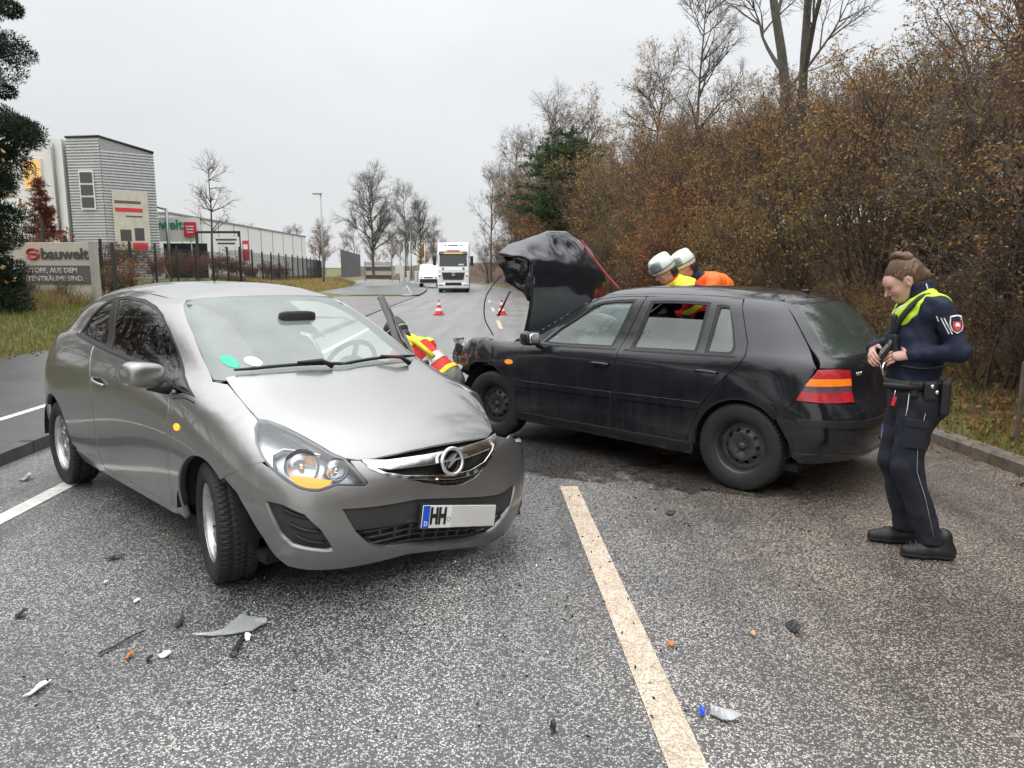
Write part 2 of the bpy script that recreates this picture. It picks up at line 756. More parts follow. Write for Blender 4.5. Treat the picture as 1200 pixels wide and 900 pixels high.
def tyre_mesh(D, w, rim_d, tread=True, seg=198):
  """tyre with grooved tread, axis along y, outer face towards +y"""
  Ro, Ri = D / 2, rim_d / 2
  hw = w / 2
  prof = [(Ri, hw * .80), (Ri + .012, hw * .93), (Ri + .35 * (Ro - Ri), hw * 1.0), (Ri + .62 * (Ro - Ri), hw * 1.0), (Ro - .028, hw * .97), (Ro - .010, hw * .90)]
  ny = 11
  for k in range(ny):
    prof.append((Ro - (.004 if k in (0, ny - 1) else 0), hw * (.84 - 1.68 * k / (ny - 1))))
  prof += [(Ro - .010, -hw * .90), (Ro - .028, -hw * .97), (Ri + .5 * (Ro - Ri), -hw), (Ri, -hw * .8)]
  V, Fc = [], []
  m = len(prof)
  rnd = random.Random(4)
  for a in range(seg):
    th = 2 * PI * a / seg
    for j, (r, y) in enumerate(prof):
      if 6 <= j < 6 + ny:
        k = j - 6
        g = 0
        if k in (3, 7):
          g = .007
        if (a + (k if k < 5 else -k) // 2) % 3 == 0:
          g = max(g, .006)
        r = r - g
      V.append((r * math.cos(th), y, r * math.sin(th)))
  for a in range(seg):
    b = (a + 1) % seg
    for j in range(m - 1):
      Fc.append((a * m + j, a * m + j + 1, b * m + j + 1, b * m + j))
  me = mesh_np('tyre', V, Fc, smooth=False)
  sm = []
  for p in me.polygons:
    j = p.vertices[0] % m
    sm.append(j < 5 or j > 6 + ny)
  me.polygons.foreach_set('use_smooth', sm)
  return me

def disc_with_holes(R, r0, holes, zf, step, name, th=.006):
  """wheel disc in the xz plane with cut-outs; zf(r) gives the outward (y) offset"""
  outer = [(R * math.cos(2 * PI * i / 64), R * math.sin(2 * PI * i / 64)) for i in range(64)]
  hs = list(holes)
  if r0 > 0:
    hs.append([(r0 * math.cos(2 * PI * i / 24), r0 * math.sin(2 * PI * i / 24)) for i in range(24)])
  V2, T = fill2d(outer, hs, step)
  P, Nn = [], []
  for a, b in V2:
    r = math.hypot(a, b)
    y = zf(r)
    d = (zf(r + .002) - zf(r - .002)) / .004
    n = np.array([-d * a / max(r, 1e-6), 1.0, -d * b / max(r, 1e-6)])
    P.append(np.array([a, y, b]))
    Nn.append(n / np.linalg.norm(n))
  return shell_mesh(name, P, Nn, T, th, bevel=.0015)

def wheel(root, loc, side, D, w, rim_d, style, rz=0.0, cam_=0.0, name='wheel', meshes={}):
  """side +1: outer face to +y. Empty with tyre, rim and hub pieces"""
  e = empty(name, loc, rz if side > 0 else rz + PI)
  e.parent = root
  e.rotation_euler = (cam_, 0.0, rz if side > 0 else rz + PI)
  key = (D, w, rim_d, style)
  if key not in meshes:
    ty = tyre_mesh(D, w, rim_d)
    ty.materials.append(MATS['tyre_rubber'])
    R = rim_d / 2
    rim = MB()
    hw = w / 2
    rim.lathe([(R + .004, hw * .86), (R + .008, hw * .80), (R - .004, hw * .74), (R - .014, hw * .55), (R - .018, -hw * .8), (R + .004, -hw * .86)], 64, 'y')
    rm = rim.mesh('rim')
    rm.materials.append(MATS['steel_rim' if style == 'steel' else 'alloy_rim'])
    if style == 'steel':
      holes = []
      for k in range(10):
        a = 2 * PI * k / 10
        c0 = (.118 * math.cos(a), .118 * math.sin(a))
        holes.append([(c0[0] + .015 * math.cos(t) * math.cos(a) - .019 * math.sin(t) * math.sin(a), c0[1] + .015 * math.cos(t) * math.sin(a) + .019 * math.sin(t) * math.cos(a)) for t in [2 * PI * q / 10 for q in range(10)]])
      pr = [(0, .028), (.045, .028), (.055, .034), (.080, .042), (.10, .040), (.118, .030), (.135, .018), (.150, .020), (R - .004, .012), (R + .05, .012)]
      xs, ys = [p[0] for p in pr], [p[1] for p in pr]
      disc = disc_with_holes(R - .006, 0, holes, lambda r: float(np.interp(r, xs, ys)), .010, 'disc')
      disc.materials.append(MATS['steel_rim'])
      hb = MB()
      hb.lathe([(0.0001, .044), (.022, .043), (.028, .036), (.030, .028)], 24, 'y')
      for k in range(5):
        a = 2 * PI * k / 5 + .3
        hb.lathe([(0.0001, .048), (.008, .046), (.0095, .030)], 6, 'y', c=(.050 * math.cos(a), 0, .050 * math.sin(a)), smooth=False)
      hub = hb.mesh('hub_cap')
      hub.materials.append(MATS['steel_rim'])
    else:
      holes = []
      ns = 5
      for k in range(ns):
        a = 2 * PI * (k + .5) / ns + PI / 2
        pl = []
        for r, da in [(.075, -.30), (.095, -.42), (.13, -.46), (.165, -.46), (R - .022, -.43), (R - .018, 0), (R - .022, .43), (.165, .46), (.13, .46), (.095, .42), (.075, .30)]:
          pl.append((r * math.cos(a + da), r * math.sin(a + da)))
        holes.append(pl)
      pr = [(0, .030), (.05, .034), (.09, .046), (.14, .050), (R - .02, .034), (R + .05, .030)]
      xs, ys = [p[0] for p in pr], [p[1] for p in pr]
      disc = disc_with_holes(R - .003, 0, holes, lambda r: float(np.interp(r, xs, ys)), .012, 'disc', th=.024)
      disc.materials.append(MATS['alloy_rim'])
      hb = MB()
      hb.lathe([(0.0001, .050), (.02, .048), (.030, .042), (.032, .030)], 24, 'y')
      for k in range(5):
        a = 2 * PI * k / 5 + .3
        hb.lathe([(0.0001, .046), (.007, .044), (.008, .030)], 6, 'y', c=(.046 * math.cos(a), 0, .046 * math.sin(a)), smooth=False)
      hub = hb.mesh('hub_cap')
      hub.materials.append(MATS['alloy_rim'])
    bd = MB()
    bd.lathe([(.04, -.012), (.125, -.012), (.125, -.030), (.04, -.030)], 32, 'y')
    brake = bd.mesh('brake_disc')
    brake.materials.append(MATS['rusty_iron'])
    back = MB()
    back.lathe([(0.0001, -.045), (R - .02, -.045)], 32, 'y')
    bk = back.mesh('brake_shield')
    bk.materials.append(MATS['black_plastic'])
    meshes[key] = (ty, rm, disc, hub, brake, bk)
  for nm, me in zip(('tyre', 'rim', 'rim_disc', 'hub_cap', 'brake_disc', 'brake_shield'), meshes[key]):
    obj(nm, me, e)
  return e

def car_materials():
  def paint(name, col, metal, rough, coat_rough, dirt, dirtcol, flake=0.0, streak=0.0):
    m, nt, b = _nodes(name)
    N, L = nt.nodes.new, nt.links.new
    tc = N('ShaderNodeTexCoord')
    mp = N('ShaderNodeMapping')
    mp.inputs['Scale'].default_value = (14, 14, 2.0)
    L(tc.outputs['Object'], mp.inputs['Vector'])
    n1 = N('ShaderNodeTexNoise')
    n1.inputs['Scale'].default_value = 1.3
    n1.inputs['Detail'].default_value = 6
    L(mp.outputs[0], n1.inputs['Vector'])
    n2 = N('ShaderNodeTexNoise')
    n2.inputs['Scale'].default_value = 3.0
    n2.inputs['Detail'].default_value = 8
    n2.inputs['Roughness'].default_value = .68
    L(tc.outputs['Object'], n2.inputs['Vector'])
    # road film: heavier low on the body
    sp = N('ShaderNodeSeparateXYZ')
    L(tc.outputs['Object'], sp.inputs[0])
    hz = N('ShaderNodeMapRange')
    hz.inputs['From Min'].default_value = .25
    hz.inputs['From Max'].default_value = .80
    hz.inputs['To Min'].default_value = 1.0
    hz.inputs['To Max'].default_value = .18
    L(sp.outputs['Z'], hz.inputs[0])
    a1 = N('ShaderNodeMath'); a1.operation = 'MULTIPLY_ADD'
    L(n1.outputs['Fac'], a1.inputs[0]); a1.inputs[1].default_value = streak
    L(n2.outputs['Fac'], a1.inputs[2])
    rg = N('ShaderNodeMapRange')
    rg.inputs['From Min'].default_value = .38 + streak * .5
    rg.inputs['From Max'].default_value = .72 + streak * .5
    L(a1.outputs[0], rg.inputs[0])
    mu = N('ShaderNodeMath'); mu.operation = 'MULTIPLY'
    L(rg.outputs[0], mu.inputs[0]); L(hz.outputs[0], mu.inputs[1])
    mu2 = N('ShaderNodeMath'); mu2.operation = 'MULTIPLY'
    L(mu.outputs[0], mu2.inputs[0]); mu2.inputs[1].default_value = dirt
    mx = N('ShaderNodeMix'); mx.data_type = 'RGBA'
    mx.inputs['A'].default_value = (*col, 1)
    mx.inputs['B'].default_value = (*dirtcol, 1)
    L(mu2.outputs[0], mx.inputs['Factor'])
    L(mx.outputs['Result'], b.inputs['Base Color'])
    mm = N('ShaderNodeMapRange')
    mm.inputs['To Min'].default_value = metal
    mm.inputs['To Max'].default_value = 0.0
    L(mu2.outputs[0], mm.inputs[0]); L(mm.outputs[0], b.inputs['Metallic'])
    b.inputs['Roughness'].default_value = rough
    cr = N('ShaderNodeMapRange')
    cr.inputs['From Max'].default_value = .6
    cr.inputs['To Min'].default_value = coat_rough
    cr.inputs['To Max'].default_value = .32
    L(mu2.outputs[0], cr.inputs[0]); L(cr.outputs[0], b.inputs['Coat Roughness'])
    b.inputs['Coat Weight'].default_value = 1.0
    b.inputs['Specular IOR Level'].default_value = .1 if metal == 0 else .5
    if flake > 0:
      vo = N('ShaderNodeTexVoronoi')
      vo.inputs['Scale'].default_value = 900
      L(tc.outputs['Object'], vo.inputs['Vector'])
      bp = N('ShaderNodeBump')
      bp.inputs['Strength'].default_value = flake
      bp.inputs['Distance'].default_value = .001
      L(vo.outputs['Distance'], bp.inputs['Height'])
      L(bp.outputs[0], b.inputs['Normal'])
  paint('silver_paint', (.275, .272, .268), .80, .33, .03, .50, (.10, .095, .088), flake=.05)
  paint('black_paint', (.0095, .0105, .0150), .0, .34, .06, .50, (.042, .040, .038), streak=1.2)
  paint('white_paint', (.78, .79, .79), .0, .4, .08, .25, (.35, .33, .3))
  pmat('tyre_rubber', (.016, .016, .017), .72, var=.35, vscale=12, bump=.25, bscale=140)
  pmat('steel_rim', (.060, .060, .062), .42, metal=.35, var=.3, vscale=14)
  pmat('alloy_rim', (.52, .52, .53), .30, metal=.85, var=.18, vscale=18, rvar=.1)
  pmat('rusty_iron', (.12, .085, .065), .55, metal=.6, var=.3)
  pmat('black_plastic', (.014, .014, .015), .48, var=.2, bump=.12, bscale=400)
  pmat('grey_plastic', (.035, .036, .038), .5, var=.2, bump=.1, bscale=400)
  pmat('black_gloss', (.006, .006, .007), .12, coat=.6)
  pmat('seal_rubber', (.010, .010, .011), .6)
  pmat('chrome', (.80, .81, .82), .10, metal=1.0, rvar=.06, vscale=10)
  pmat('reflector', (.78, .80, .82), .14, metal=1.0)
  pmat('lamp_housing', (.16, .17, .18), .32, metal=.5)
  pmat('satin_chrome', (.74, .75, .77), .28, metal=.75)
  pmat('rib_plastic', (.045, .046, .048), .35)
  pmat('lamp_inner', (.42, .43, .45), .25, metal=.8)
  pmat('interior_dark', (.020, .020, .022), .75, var=.25)
  pmat('interior_grey', (.060, .060, .064), .85, var=.25, bump=.2, bscale=300)
  pmat('roof_lining', (.32, .31, .29), .9)
  pmat('underbody', (.012, .012, .012), .9, var=.3)
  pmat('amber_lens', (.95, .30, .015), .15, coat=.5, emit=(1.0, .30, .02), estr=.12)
  pmat('amber_lit', (1.0, .36, .02), .2, emit=(1.0, .36, .03), estr=.9)
  pmat('red_lens', (.46, .012, .020), .12, coat=.6, var=.35, vscale=9, bump=.35, bscale=130)
  pmat('red_lens_pale', (.55, .06, .06), .12, coat=.6)
  pmat('orange_lens', (.95, .22, .01), .14, coat=.6, var=.25, vscale=9, bump=.35, bscale=130, emit=(1.0, .25, .01), estr=.12)
  pmat('smoked_lens', (.12, .055, .075), .12, coat=.6, var=.3, vscale=9, bump=.35, bscale=130)
  pmat('plate_white', (.74, .74, .73), .35, var=.04)
  pmat('plate_plain', (.56, .55, .53), .45, var=.06, vscale=3)
  pmat('plate_blue', (.01, .09, .55), .35)
  pmat('letter_black', (.012, .012, .013), .4)
  pmat('bare_metal', (.36, .36, .37), .42, metal=.85, var=.3, rvar=.15)
  pmat('airbag_cloth', (.62, .68, .76), .8, bump=.2, bscale=40)
  pmat('sticker_green', (.02, .42, .26), .4)
  pmat('sticker_pale', (.62, .72, .78), .4)
  glass_mat('window_glass', (.80, .90, .86), .82)
  glass_mat('tinted_glass', (.30, .36, .33), .7)
  glass_mat('windscreen_glass', (.78, .88, .84), .78, haze=.22, hazecol=(.66, .76, .72))  # pale haze: part condensation, part sky reflection painted in
  glass_mat('misted_glass', (.74, .86, .80), .85, haze=.19, hazecol=(.46, .56, .53))
  glass_mat('lens_clear', (.95, .97, 1.0), .96)
  glass_mat('splinter_glass', (.80, .92, .88), .55, haze=.5, rough=.2, hazecol=(.75, .82, .80))

CORSA_RINGS = [
 [(.74,0,.17),(.70,.38,.17),(.60,.64,.18),(.42,.78,.19),(.2,.80,.2),(-.35,.79,.21),(-1,.79,.21),(-1.6,.79,.21),(-2.2,.79,.22),(-2.6,.78,.24),(-2.98,.70,.27),(-3.10,.5,.28),(-3.13,0,.28)],
 [(.81,0,.33),(.77,.40,.33),(.66,.69,.33),(.45,.82,.34),(.2,.855,.36),(-.35,.835,.36),(-1,.83,.36),(-1.6,.84,.36),(-2.2,.855,.37),(-2.6,.855,.40),(-3.02,.76,.42),(-3.17,.55,.42),(-3.20,0,.42)],
 [(.81,0,.50),(.77,.41,.50),(.655,.70,.51),(.46,.83,.53),(.2,.868,.55),(-.35,.858,.55),(-1,.855,.55),(-1.6,.86,.55),(-2.2,.87,.56),(-2.6,.868,.58),(-3.03,.76,.60),(-3.17,.55,.60),(-3.19,0,.60)],
 [(.765,0,.66),(.72,.40,.66),(.60,.68,.68),(.42,.80,.71),(.2,.845,.73),(-.35,.862,.74),(-1,.865,.74),(-1.6,.865,.75),(-2.2,.868,.77),(-2.6,.86,.79),(-3.0,.755,.80),(-3.10,.55,.80),(-3.12,0,.80)],
 [(.60,0,.785),(.56,.36,.785),(.46,.60,.79),(.32,.735,.825),(.15,.79,.86),(-.35,.838,.885),(-1,.85,.91),(-1.6,.85,.93),(-2.2,.84,.96),(-2.6,.82,.97),(-2.92,.73,.98),(-3.02,.52,.99),(-3.05,0,1.0)],
 [(.30,0,.915),(.28,.33,.905),(.24,.55,.895),(.17,.66,.895),(.02,.735,.915),(-.35,.80,.965),(-1,.81,1.025),(-1.6,.80,1.06),(-2.2,.775,1.095),(-2.6,.745,1.10),(-2.86,.67,1.10),(-2.95,.48,1.10),(-2.98,0,1.10)],
 [(.06,0,1.0),(.04,.30,.993),(-.01,.52,.99),(-.06,.62,.985),(-.15,.69,.985),(-.38,.755,1.0),(-1,.775,1.06),(-1.6,.765,1.09),(-2.2,.735,1.13),(-2.6,.70,1.13),(-2.82,.62,1.13),(-2.89,.45,1.13),(-2.91,0,1.13)],
 [(-.38,0,1.205),(-.40,.28,1.2),(-.44,.49,1.195),(-.48,.585,1.19),(-.55,.64,1.185),(-.70,.68,1.19),(-1.1,.705,1.23),(-1.6,.695,1.25),(-2.15,.66,1.26),(-2.5,.63,1.26),(-2.68,.56,1.26),(-2.76,.42,1.26),(-2.79,0,1.27)],
 [(-.83,0,1.405),(-.84,.26,1.40),(-.87,.44,1.39),(-.90,.52,1.378),(-.97,.565,1.365),(-1.1,.59,1.37),(-1.4,.605,1.395),(-1.75,.60,1.395),(-2.1,.575,1.375),(-2.4,.55,1.355),(-2.56,.49,1.35),(-2.63,.36,1.36),(-2.66,0,1.37)],
 [(-.95,0,1.435),(-.95,.24,1.433),(-.97,.38,1.425),(-.99,.44,1.42),(-1.03,.465,1.418),(-1.13,.48,1.43),(-1.4,.49,1.45),(-1.75,.485,1.452),(-2.08,.47,1.435),(-2.35,.45,1.412),(-2.5,.40,1.402),(-2.57,.3,1.405),(-2.60,0,1.415)],
 [(-1.05,0,1.467),(-1.06,0,1.468),(-1.08,0,1.469),(-1.1,0,1.470),(-1.14,0,1.472),(-1.22,0,1.479),(-1.45,0,1.490),(-1.75,0,1.494),(-2.03,0,1.485),(-2.28,0,1.467),(-2.42,0,1.452),(-2.48,0,1.445),(-2.52,0,1.440)],
]
GOLF_RINGS = [
 [(.80,0,.2),(.76,.4,.2),(.66,.66,.2),(.42,.80,.2),(.1,.82,.2),(-.35,.82,.2),(-1,.82,.19),(-1.5,.82,.185),(-2.0,.82,.18),(-2.6,.82,.24),(-3.02,.76,.27),(-3.18,.55,.29),(-3.22,0,.3)],
 [(.86,0,.36),(.82,.42,.36),(.70,.72,.36),(.43,.84,.36),(.1,.86,.36),(-.35,.86,.35),(-1,.862,.35),(-1.5,.862,.35),(-2,.862,.35),(-2.6,.86,.36),(-3.05,.80,.4),(-3.235,.58,.41),(-3.265,0,.41)],
 [(.87,0,.5),(.83,.42,.5),(.70,.72,.52),(.43,.845,.54),(.1,.868,.56),(-.35,.868,.56),(-1,.87,.57),(-1.5,.87,.575),(-2,.87,.58),(-2.6,.868,.58),(-3.06,.80,.58),(-3.24,.58,.58),(-3.27,0,.57)],
 [(.84,0,.62),(.80,.4,.62),(.68,.68,.64),(.42,.82,.70),(.1,.85,.74),(-.35,.858,.75),(-1,.862,.76),(-1.5,.862,.77),(-2,.862,.78),(-2.6,.858,.78),(-3.02,.775,.76),(-3.17,.56,.74),(-3.20,0,.72)],
 [(.76,0,.70),(.72,.38,.70),(.6,.62,.73),(.38,.75,.79),(.1,.80,.845),(-.35,.83,.875),(-1,.835,.905),(-1.5,.835,.915),(-2,.835,.925),(-2.6,.838,.93),(-2.98,.748,.93),(-3.13,.55,.93),(-3.17,0,.93)],
 [(.35,0,.83),(.33,.35,.82),(.27,.56,.82),(.2,.68,.845),(0,.745,.885),(-.38,.79,.92),(-1,.80,.945),(-1.5,.80,.955),(-2,.805,.965),(-2.6,.818,.975),(-2.94,.725,.975),(-3.08,.52,.985),(-3.12,0,.99)],
 [(-.15,0,.96),(-.17,.32,.955),(-.22,.54,.95),(-.28,.66,.945),(-.38,.72,.945),(-.55,.765,.95),(-1,.78,.97),(-1.5,.78,.98),(-2,.785,.99),(-2.57,.803,1.0),(-2.91,.708,1.0),(-3.04,.5,1.01),(-3.08,0,1.02)],
 [(-.58,0,1.19),(-.6,.29,1.185),(-.65,.49,1.18),(-.7,.6,1.165),(-.78,.645,1.16),(-.92,.675,1.165),(-1.15,.69,1.18),(-1.55,.695,1.19),(-2,.69,1.19),(-2.47,.695,1.19),(-2.77,.615,1.185),(-2.89,.45,1.19),(-2.93,0,1.2)],
 [(-.98,0,1.375),(-.99,.27,1.37),(-1.02,.45,1.36),(-1.06,.53,1.345),(-1.13,.57,1.34),(-1.25,.59,1.345),(-1.42,.60,1.355),(-1.65,.605,1.362),(-2,.60,1.36),(-2.35,.585,1.35),(-2.6,.53,1.34),(-2.70,.4,1.345),(-2.74,0,1.355)],
 [(-1.1,0,1.405),(-1.1,.25,1.402),(-1.12,.39,1.396),(-1.15,.44,1.392),(-1.2,.465,1.392),(-1.3,.48,1.398),(-1.45,.49,1.406),(-1.67,.495,1.41),(-2,.49,1.405),(-2.3,.475,1.392),(-2.5,.43,1.38),(-2.6,.32,1.38),(-2.64,0,1.39)],
 [(-1.2,0,1.425),(-1.2,0,1.425),(-1.22,0,1.426),(-1.25,0,1.428),(-1.3,0,1.431),(-1.38,0,1.436),(-1.5,0,1.440),(-1.68,0,1.444),(-1.95,0,1.442),(-2.2,0,1.432),(-2.38,0,1.420),(-2.46,0,1.412),(-2.5,0,1.408)],
]

# ------------------------------------------------------------------ silver three-door hatchback
def sstep(a, b, x):
  t = np.clip((x - a) / (b - a), 0, 1)
  return t * t * (3 - 2 * t)

def superellipsoid(c, r, e1=.6, e2=.6, nu=28, nv=16, M=None):
  """rounded-box solid; smaller exponents are boxier"""
  mb = MB()
  V, Fc = [], []
  def sp(v, e):
    return math.copysign(abs(v) ** e, v)
  for i in range(nv + 1):
    ph = -PI / 2 + PI * i / nv
    for j in range(nu):
      th = 2 * PI * j / nu
      v = Vector((r[0] * sp(math.cos(ph), e1) * sp(math.cos(th), e2), r[1] * sp(math.cos(ph), e1) * sp(math.sin(th), e2), r[2] * sp(math.sin(ph), e1)))
      if M is not None:
        v = M @ v
      V.append((v.x + c[0], v.y + c[1], v.z + c[2]))
  for i in range(nv):
    for j in range(nu):
      k = (j + 1) % nu
      Fc.append((i * nu + j, i * nu + k, (i + 1) * nu + k, (i + 1) * nu + j))
  mb.add(V, Fc, True)
  return mb

def seat_mesh(mb, x, y, wd=.50, tilt=18):
  M = Matrix.Rotation(R_(-tilt), 3, 'Y')
  for part in ((.0, .0, .40, .52, wd, .16, None), (-.30, 0, .75, .15, wd, .62, M), (-.43, 0, 1.12, .09, wd * .5, .17, M)):
    cx, cy, cz, a, b, c, m = part
    q = superellipsoid((x + cx, y + cy, cz), (a / 2, b / 2, c / 2), .5, .5, 20, 12, m)
    mb.add(q.V, q.F, True)

def steering_wheel(root, x, y, z, tilt=28):
  mb = MB()
  M = Matrix.Translation((x, y, z)) @ Matrix.Rotation(R_(90 - tilt) * -1, 4, 'Y')
  ring = [M @ Vector((.185 * math.cos(a), .185 * math.sin(a), 0)) for a in [2 * PI * k / 32 for k in range(33)]]
  mb.tube(ring, .016, 8, caps=False)
  for a in (0, PI, PI * 1.5):
    mb.tube([M @ Vector((.05 * math.cos(a), .05 * math.sin(a), -.01)), M @ Vector((.185 * math.cos(a), .185 * math.sin(a), 0))], .018, 6)
  q = superellipsoid((0, 0, 0), (.075, .085, .03), .5, .6, 16, 8)
  mb.add([tuple(M @ Vector(v)) for v in q.V], q.F, True)
  mb.tube([(x, y, z), (x + .30, y, z - .14)], .035, 8)
  return mb.build('steering_wheel', 'interior_dark', root)

def interior(root, xf, belt, roofz, front_seats, rear_x, wheel_y, floor=.24, hw=.74):
  fl = MB()
  fl.box((-1.25, 0, floor - .03), (3.3, hw * 2, .05))
  fl.build('floor_pan', 'underbody', root)
  fw = MB()
  fw.box((xf + .10, 0, .55), (.04, hw * 2, .66))
  fw.build('bulkhead', 'interior_dark', root)
  d = superellipsoid((xf - .26, 0, belt - .19), (.25, hw - .08, .17), .35, .25, 32, 14)
  d.build('dashboard', 'interior_dark', root)
  sm = MB()
  for y in (-.36, .36):
    s1 = MB()
    seat_mesh(s1, front_seats, y)
    s1.build('seat', 'interior_grey', root)
  rb = MB()
  seat_mesh(rb, rear_x, -.36, .58, 24)
  seat_mesh(rb, rear_x, .36, .58, 24)
  q = superellipsoid((rear_x - .30, 0, .74), (.09, .62, .30), .4, .3, 24, 10, Matrix.Rotation(R_(-24), 3, 'Y'))
  rb.add(q.V, q.F, True)
  rb.build('rear_bench', 'interior_grey', root)
  ps = MB()
  ps.box((rear_x - .62, 0, belt - .06), (.55, hw * 1.8, .03))
  ps.build('parcel_shelf', 'interior_dark', root)
  steering_wheel(root, xf - .43, wheel_y, belt - .06)

def make_corsa():
  h = Hull(CORSA_RINGS, smooth=14)
  root = empty('silver_car')
  yaw, roll, pit = R_(-43.88), R_(.9), R_(.3)
  Rm = Matrix.Rotation(yaw, 3, 'Z') @ Matrix.Rotation(pit, 3, 'Y') @ Matrix.Rotation(-roll, 3, 'X')
  piv = Vector((0, -.8, 0))
  t = Vector((-.94, 4.07, 0)) + Matrix.Rotation(yaw, 3, 'Z') @ piv - Rm @ piv
  M4 = Rm.to_4x4()
  M4.translation = t
  root.matrix_world = M4
  Minv = M4.inverted()
  rnd = random.Random(3)

  def deform(V):
    W = V.copy()
    x, y, z = V[:, 0], V[:, 1], V[:, 2]
    fr = sstep(.36, .62, x)
    dy = .085 * sstep(-.45, .02, y) * fr
    droop = -.20 * np.clip(y + .2, 0, .55) * sstep(.66, .46, z) * fr
    W[:, 1] += dy
    W[:, 2] += droop
    return W, True

  def crush(V):
    W = V.copy()
    x, y, z = V[:, 0], V[:, 1], V[:, 2]
    # crushed left front corner
    k = sstep(.46, .66, y) * sstep(.15, .55, x) * (z > .50)
    n = np.array([mnoise.noise(Vector((a * 7, b * 7, c * 7))) for a, b, c in V]) if k.max() > 0 else 0
    W[:, 0] -= k * (.02 + .05 * n)
    W[:, 1] -= k * (.015 - .03 * n)
    W[:, 2] += k * (.03 * n - .01)
    return W, True

  car = Car(root, h, deform)
  intact = Car(root, h, None)
  bent = Car(root, h, crush)

  # --- front bumper (wraps round both corners), outline in body coordinates, right half then mirrored
  def U(pts):
    return [h.uv(p) for p in pts]
  rt = [(.252, -.861, .601), (.36, -.825, .655), (.46, -.782, .700), (.508, -.765, .678), (.581, -.734, .630), (.633, -.697, .597), (.67, -.652, .581), (.689, -.617, .578),
      (.712, -.537, .596), (.752, -.418, .576), (.756, -.398, .590), (.716, -.434, .660), (.682, -.445, .697), (.70, -.405, .694)]
  gr_low = [(.70, -.40, .680), (.745, -.332, .628), (.775, -.252, .580), (.795, -.162, .545), (.805, -.06, .525), (.806, 0, .522)]
  top = rt + gr_low
  low = [(.56, -.725, .205), (.535, -.775, .26), (.50, -.805, .36), (.43, -.83, .47), (.36, -.85, .55)]
  mir = lambda L: [(p[0], -p[1], p[2]) for p in reversed(L)]
  bot = [(.74, 0, .172), (.715, -.3, .172), (.665, -.5, .175), (.61, -.64, .185)]
  torn = [(.71, .43, .675), (.685, .50, .640), (.672, .54, .655), (.655, .58, .610), (.60, .67, .590), (.55, .73, .600), (.47, .79, .560), (.40, .83, .565)]
  outline = top + mir(gr_low[:-1]) + torn + mir(low) + mir(bot)[:-1] + bot + low
  def hole(pts):
    return U(pts)
  intake_r = [(.80, 0, .468), (.79, -.20, .470), (.775, -.38, .478), (.738, -.535, .492), (.752, -.475, .37), (.75, -.40, .285), (.745, -.32, .238), (.752, -.11, .205), (.755, 0, .202)]
  intake = intake_r + mir(intake_r[1:-1])
  fog_r = [(.518, -.801, .542), (.597, -.751, .526), (.669, -.688, .483), (.71, -.629, .406), (.716, -.590, .337), (.702, -.56, .285), (.69, -.60, .285), (.654, -.684, .305), (.613, -.731, .326), (.579, -.767, .38), (.543, -.792, .477)]
  fog_l = mir(fog_r)
  car.sheet('front_bumper', 'uv', U(outline), 'silver_paint', holes=[U(intake), U(fog_r), U(fog_l)], thick=.05, step=.12)
  # fill of the openings
  for fg in (fog_r, fog_l):
    f = car.sheet('fog_lamp_trim', 'uv', U([(p[0], p[1] * .995, p[2]) for p in fg]), 'grey_plastic', off=-.028, thick=0, step=.08)
    c = np.mean(np.array(fg), 0)
    sg = np.sign(c[1])
    for k, zz in enumerate((.47, .40, .335)):
      pts = [(.60 + .03 * k, sg * (.77 - .012 * k), zz + .03), (.655 + .012 * k, sg * (.715 - .02 * k), zz), (.69 + .006 * k, sg * (.655 - .025 * k), zz - .012)]
      pts = [tuple(h.near(p)[0] - h.near(p)[1] * .022) for p in pts]
      mb = MB().tube(smooth_curve(pts, 5), .009, 6)
      me = mb.mesh('trim_rib')
      car._def(me)
      obj('trim_rib', me, f, 'black_plastic')
  tr_r = [(.80, 0, .462), (.79, -.20, .464), (.775, -.38, .472), (.742, -.525, .486), (.755, -.475, .375), (.78, -.30, .362), (.80, 0, .355)]
  trim = car.sheet('bumper_trim', 'uv', U(tr_r + mir(tr_r[1:-1])), 'grey_plastic', off=-.012, thick=.02, step=.1)
  lg_r = [(.80, 0, .36), (.77, -.30, .366), (.755, -.47, .372), (.75, -.40, .285), (.745, -.32, .240), (.752, -.11, .207), (.755, 0, .204)]
  car.sheet('intake_backing', 'uv', U(lg_r + mir(lg_r[1:-1])), 'black_plastic', off=-.055, thick=0, step=.1)
  for k in range(4):
    zz = .345 - .037 * k
    hwid = (.455, .43, .385, .32)[k]
    pts = []
    for i in range(17):
      y = -hwid + 2 * hwid * i / 16
      p, n = h.proj('front', y, zz)
      pts.append(tuple(p - n * .030))
    me = MB().tube(pts, .0065, 6).mesh('intake_slat')
    car._def(me)
    obj('intake_slat', me, root, 'rib_plastic')
  for i in range(13):
    y = -.42 + .84 * i / 12
    z0 = .355
    z1 = .215 + .16 * (abs(y) / .45) ** 2.2
    if z1 < z0 - .03:
      pts = [tuple(h.proj('front', y, z)[0] - h.proj('front', y, z)[1] * .034) for z in np.linspace(z1, z0, 5)]
      me = MB().tube(pts, .008, 6).mesh('intake_rib')
      car._def(me)
      obj('intake_rib', me, root, 'rib_plastic')
  # --- upper grille
  def F3(y, z, o):
    p, n = h.proj('front', y, z)
    return tuple(p + n * o)
  gp = [(-.40, .690), (-.33, .622), (-.25, .572), (-.16, .540), (-.06, .520), (0, .517)]
  gpoly = gp + [(-a, b) for a, b in reversed(gp[:-1])] + [(.40, .705), (0, .712), (-.40, .705)]
  car.sheet('grille_backing', 'front', gpoly, 'black_plastic', off=-.045, thick=0, step=.05)
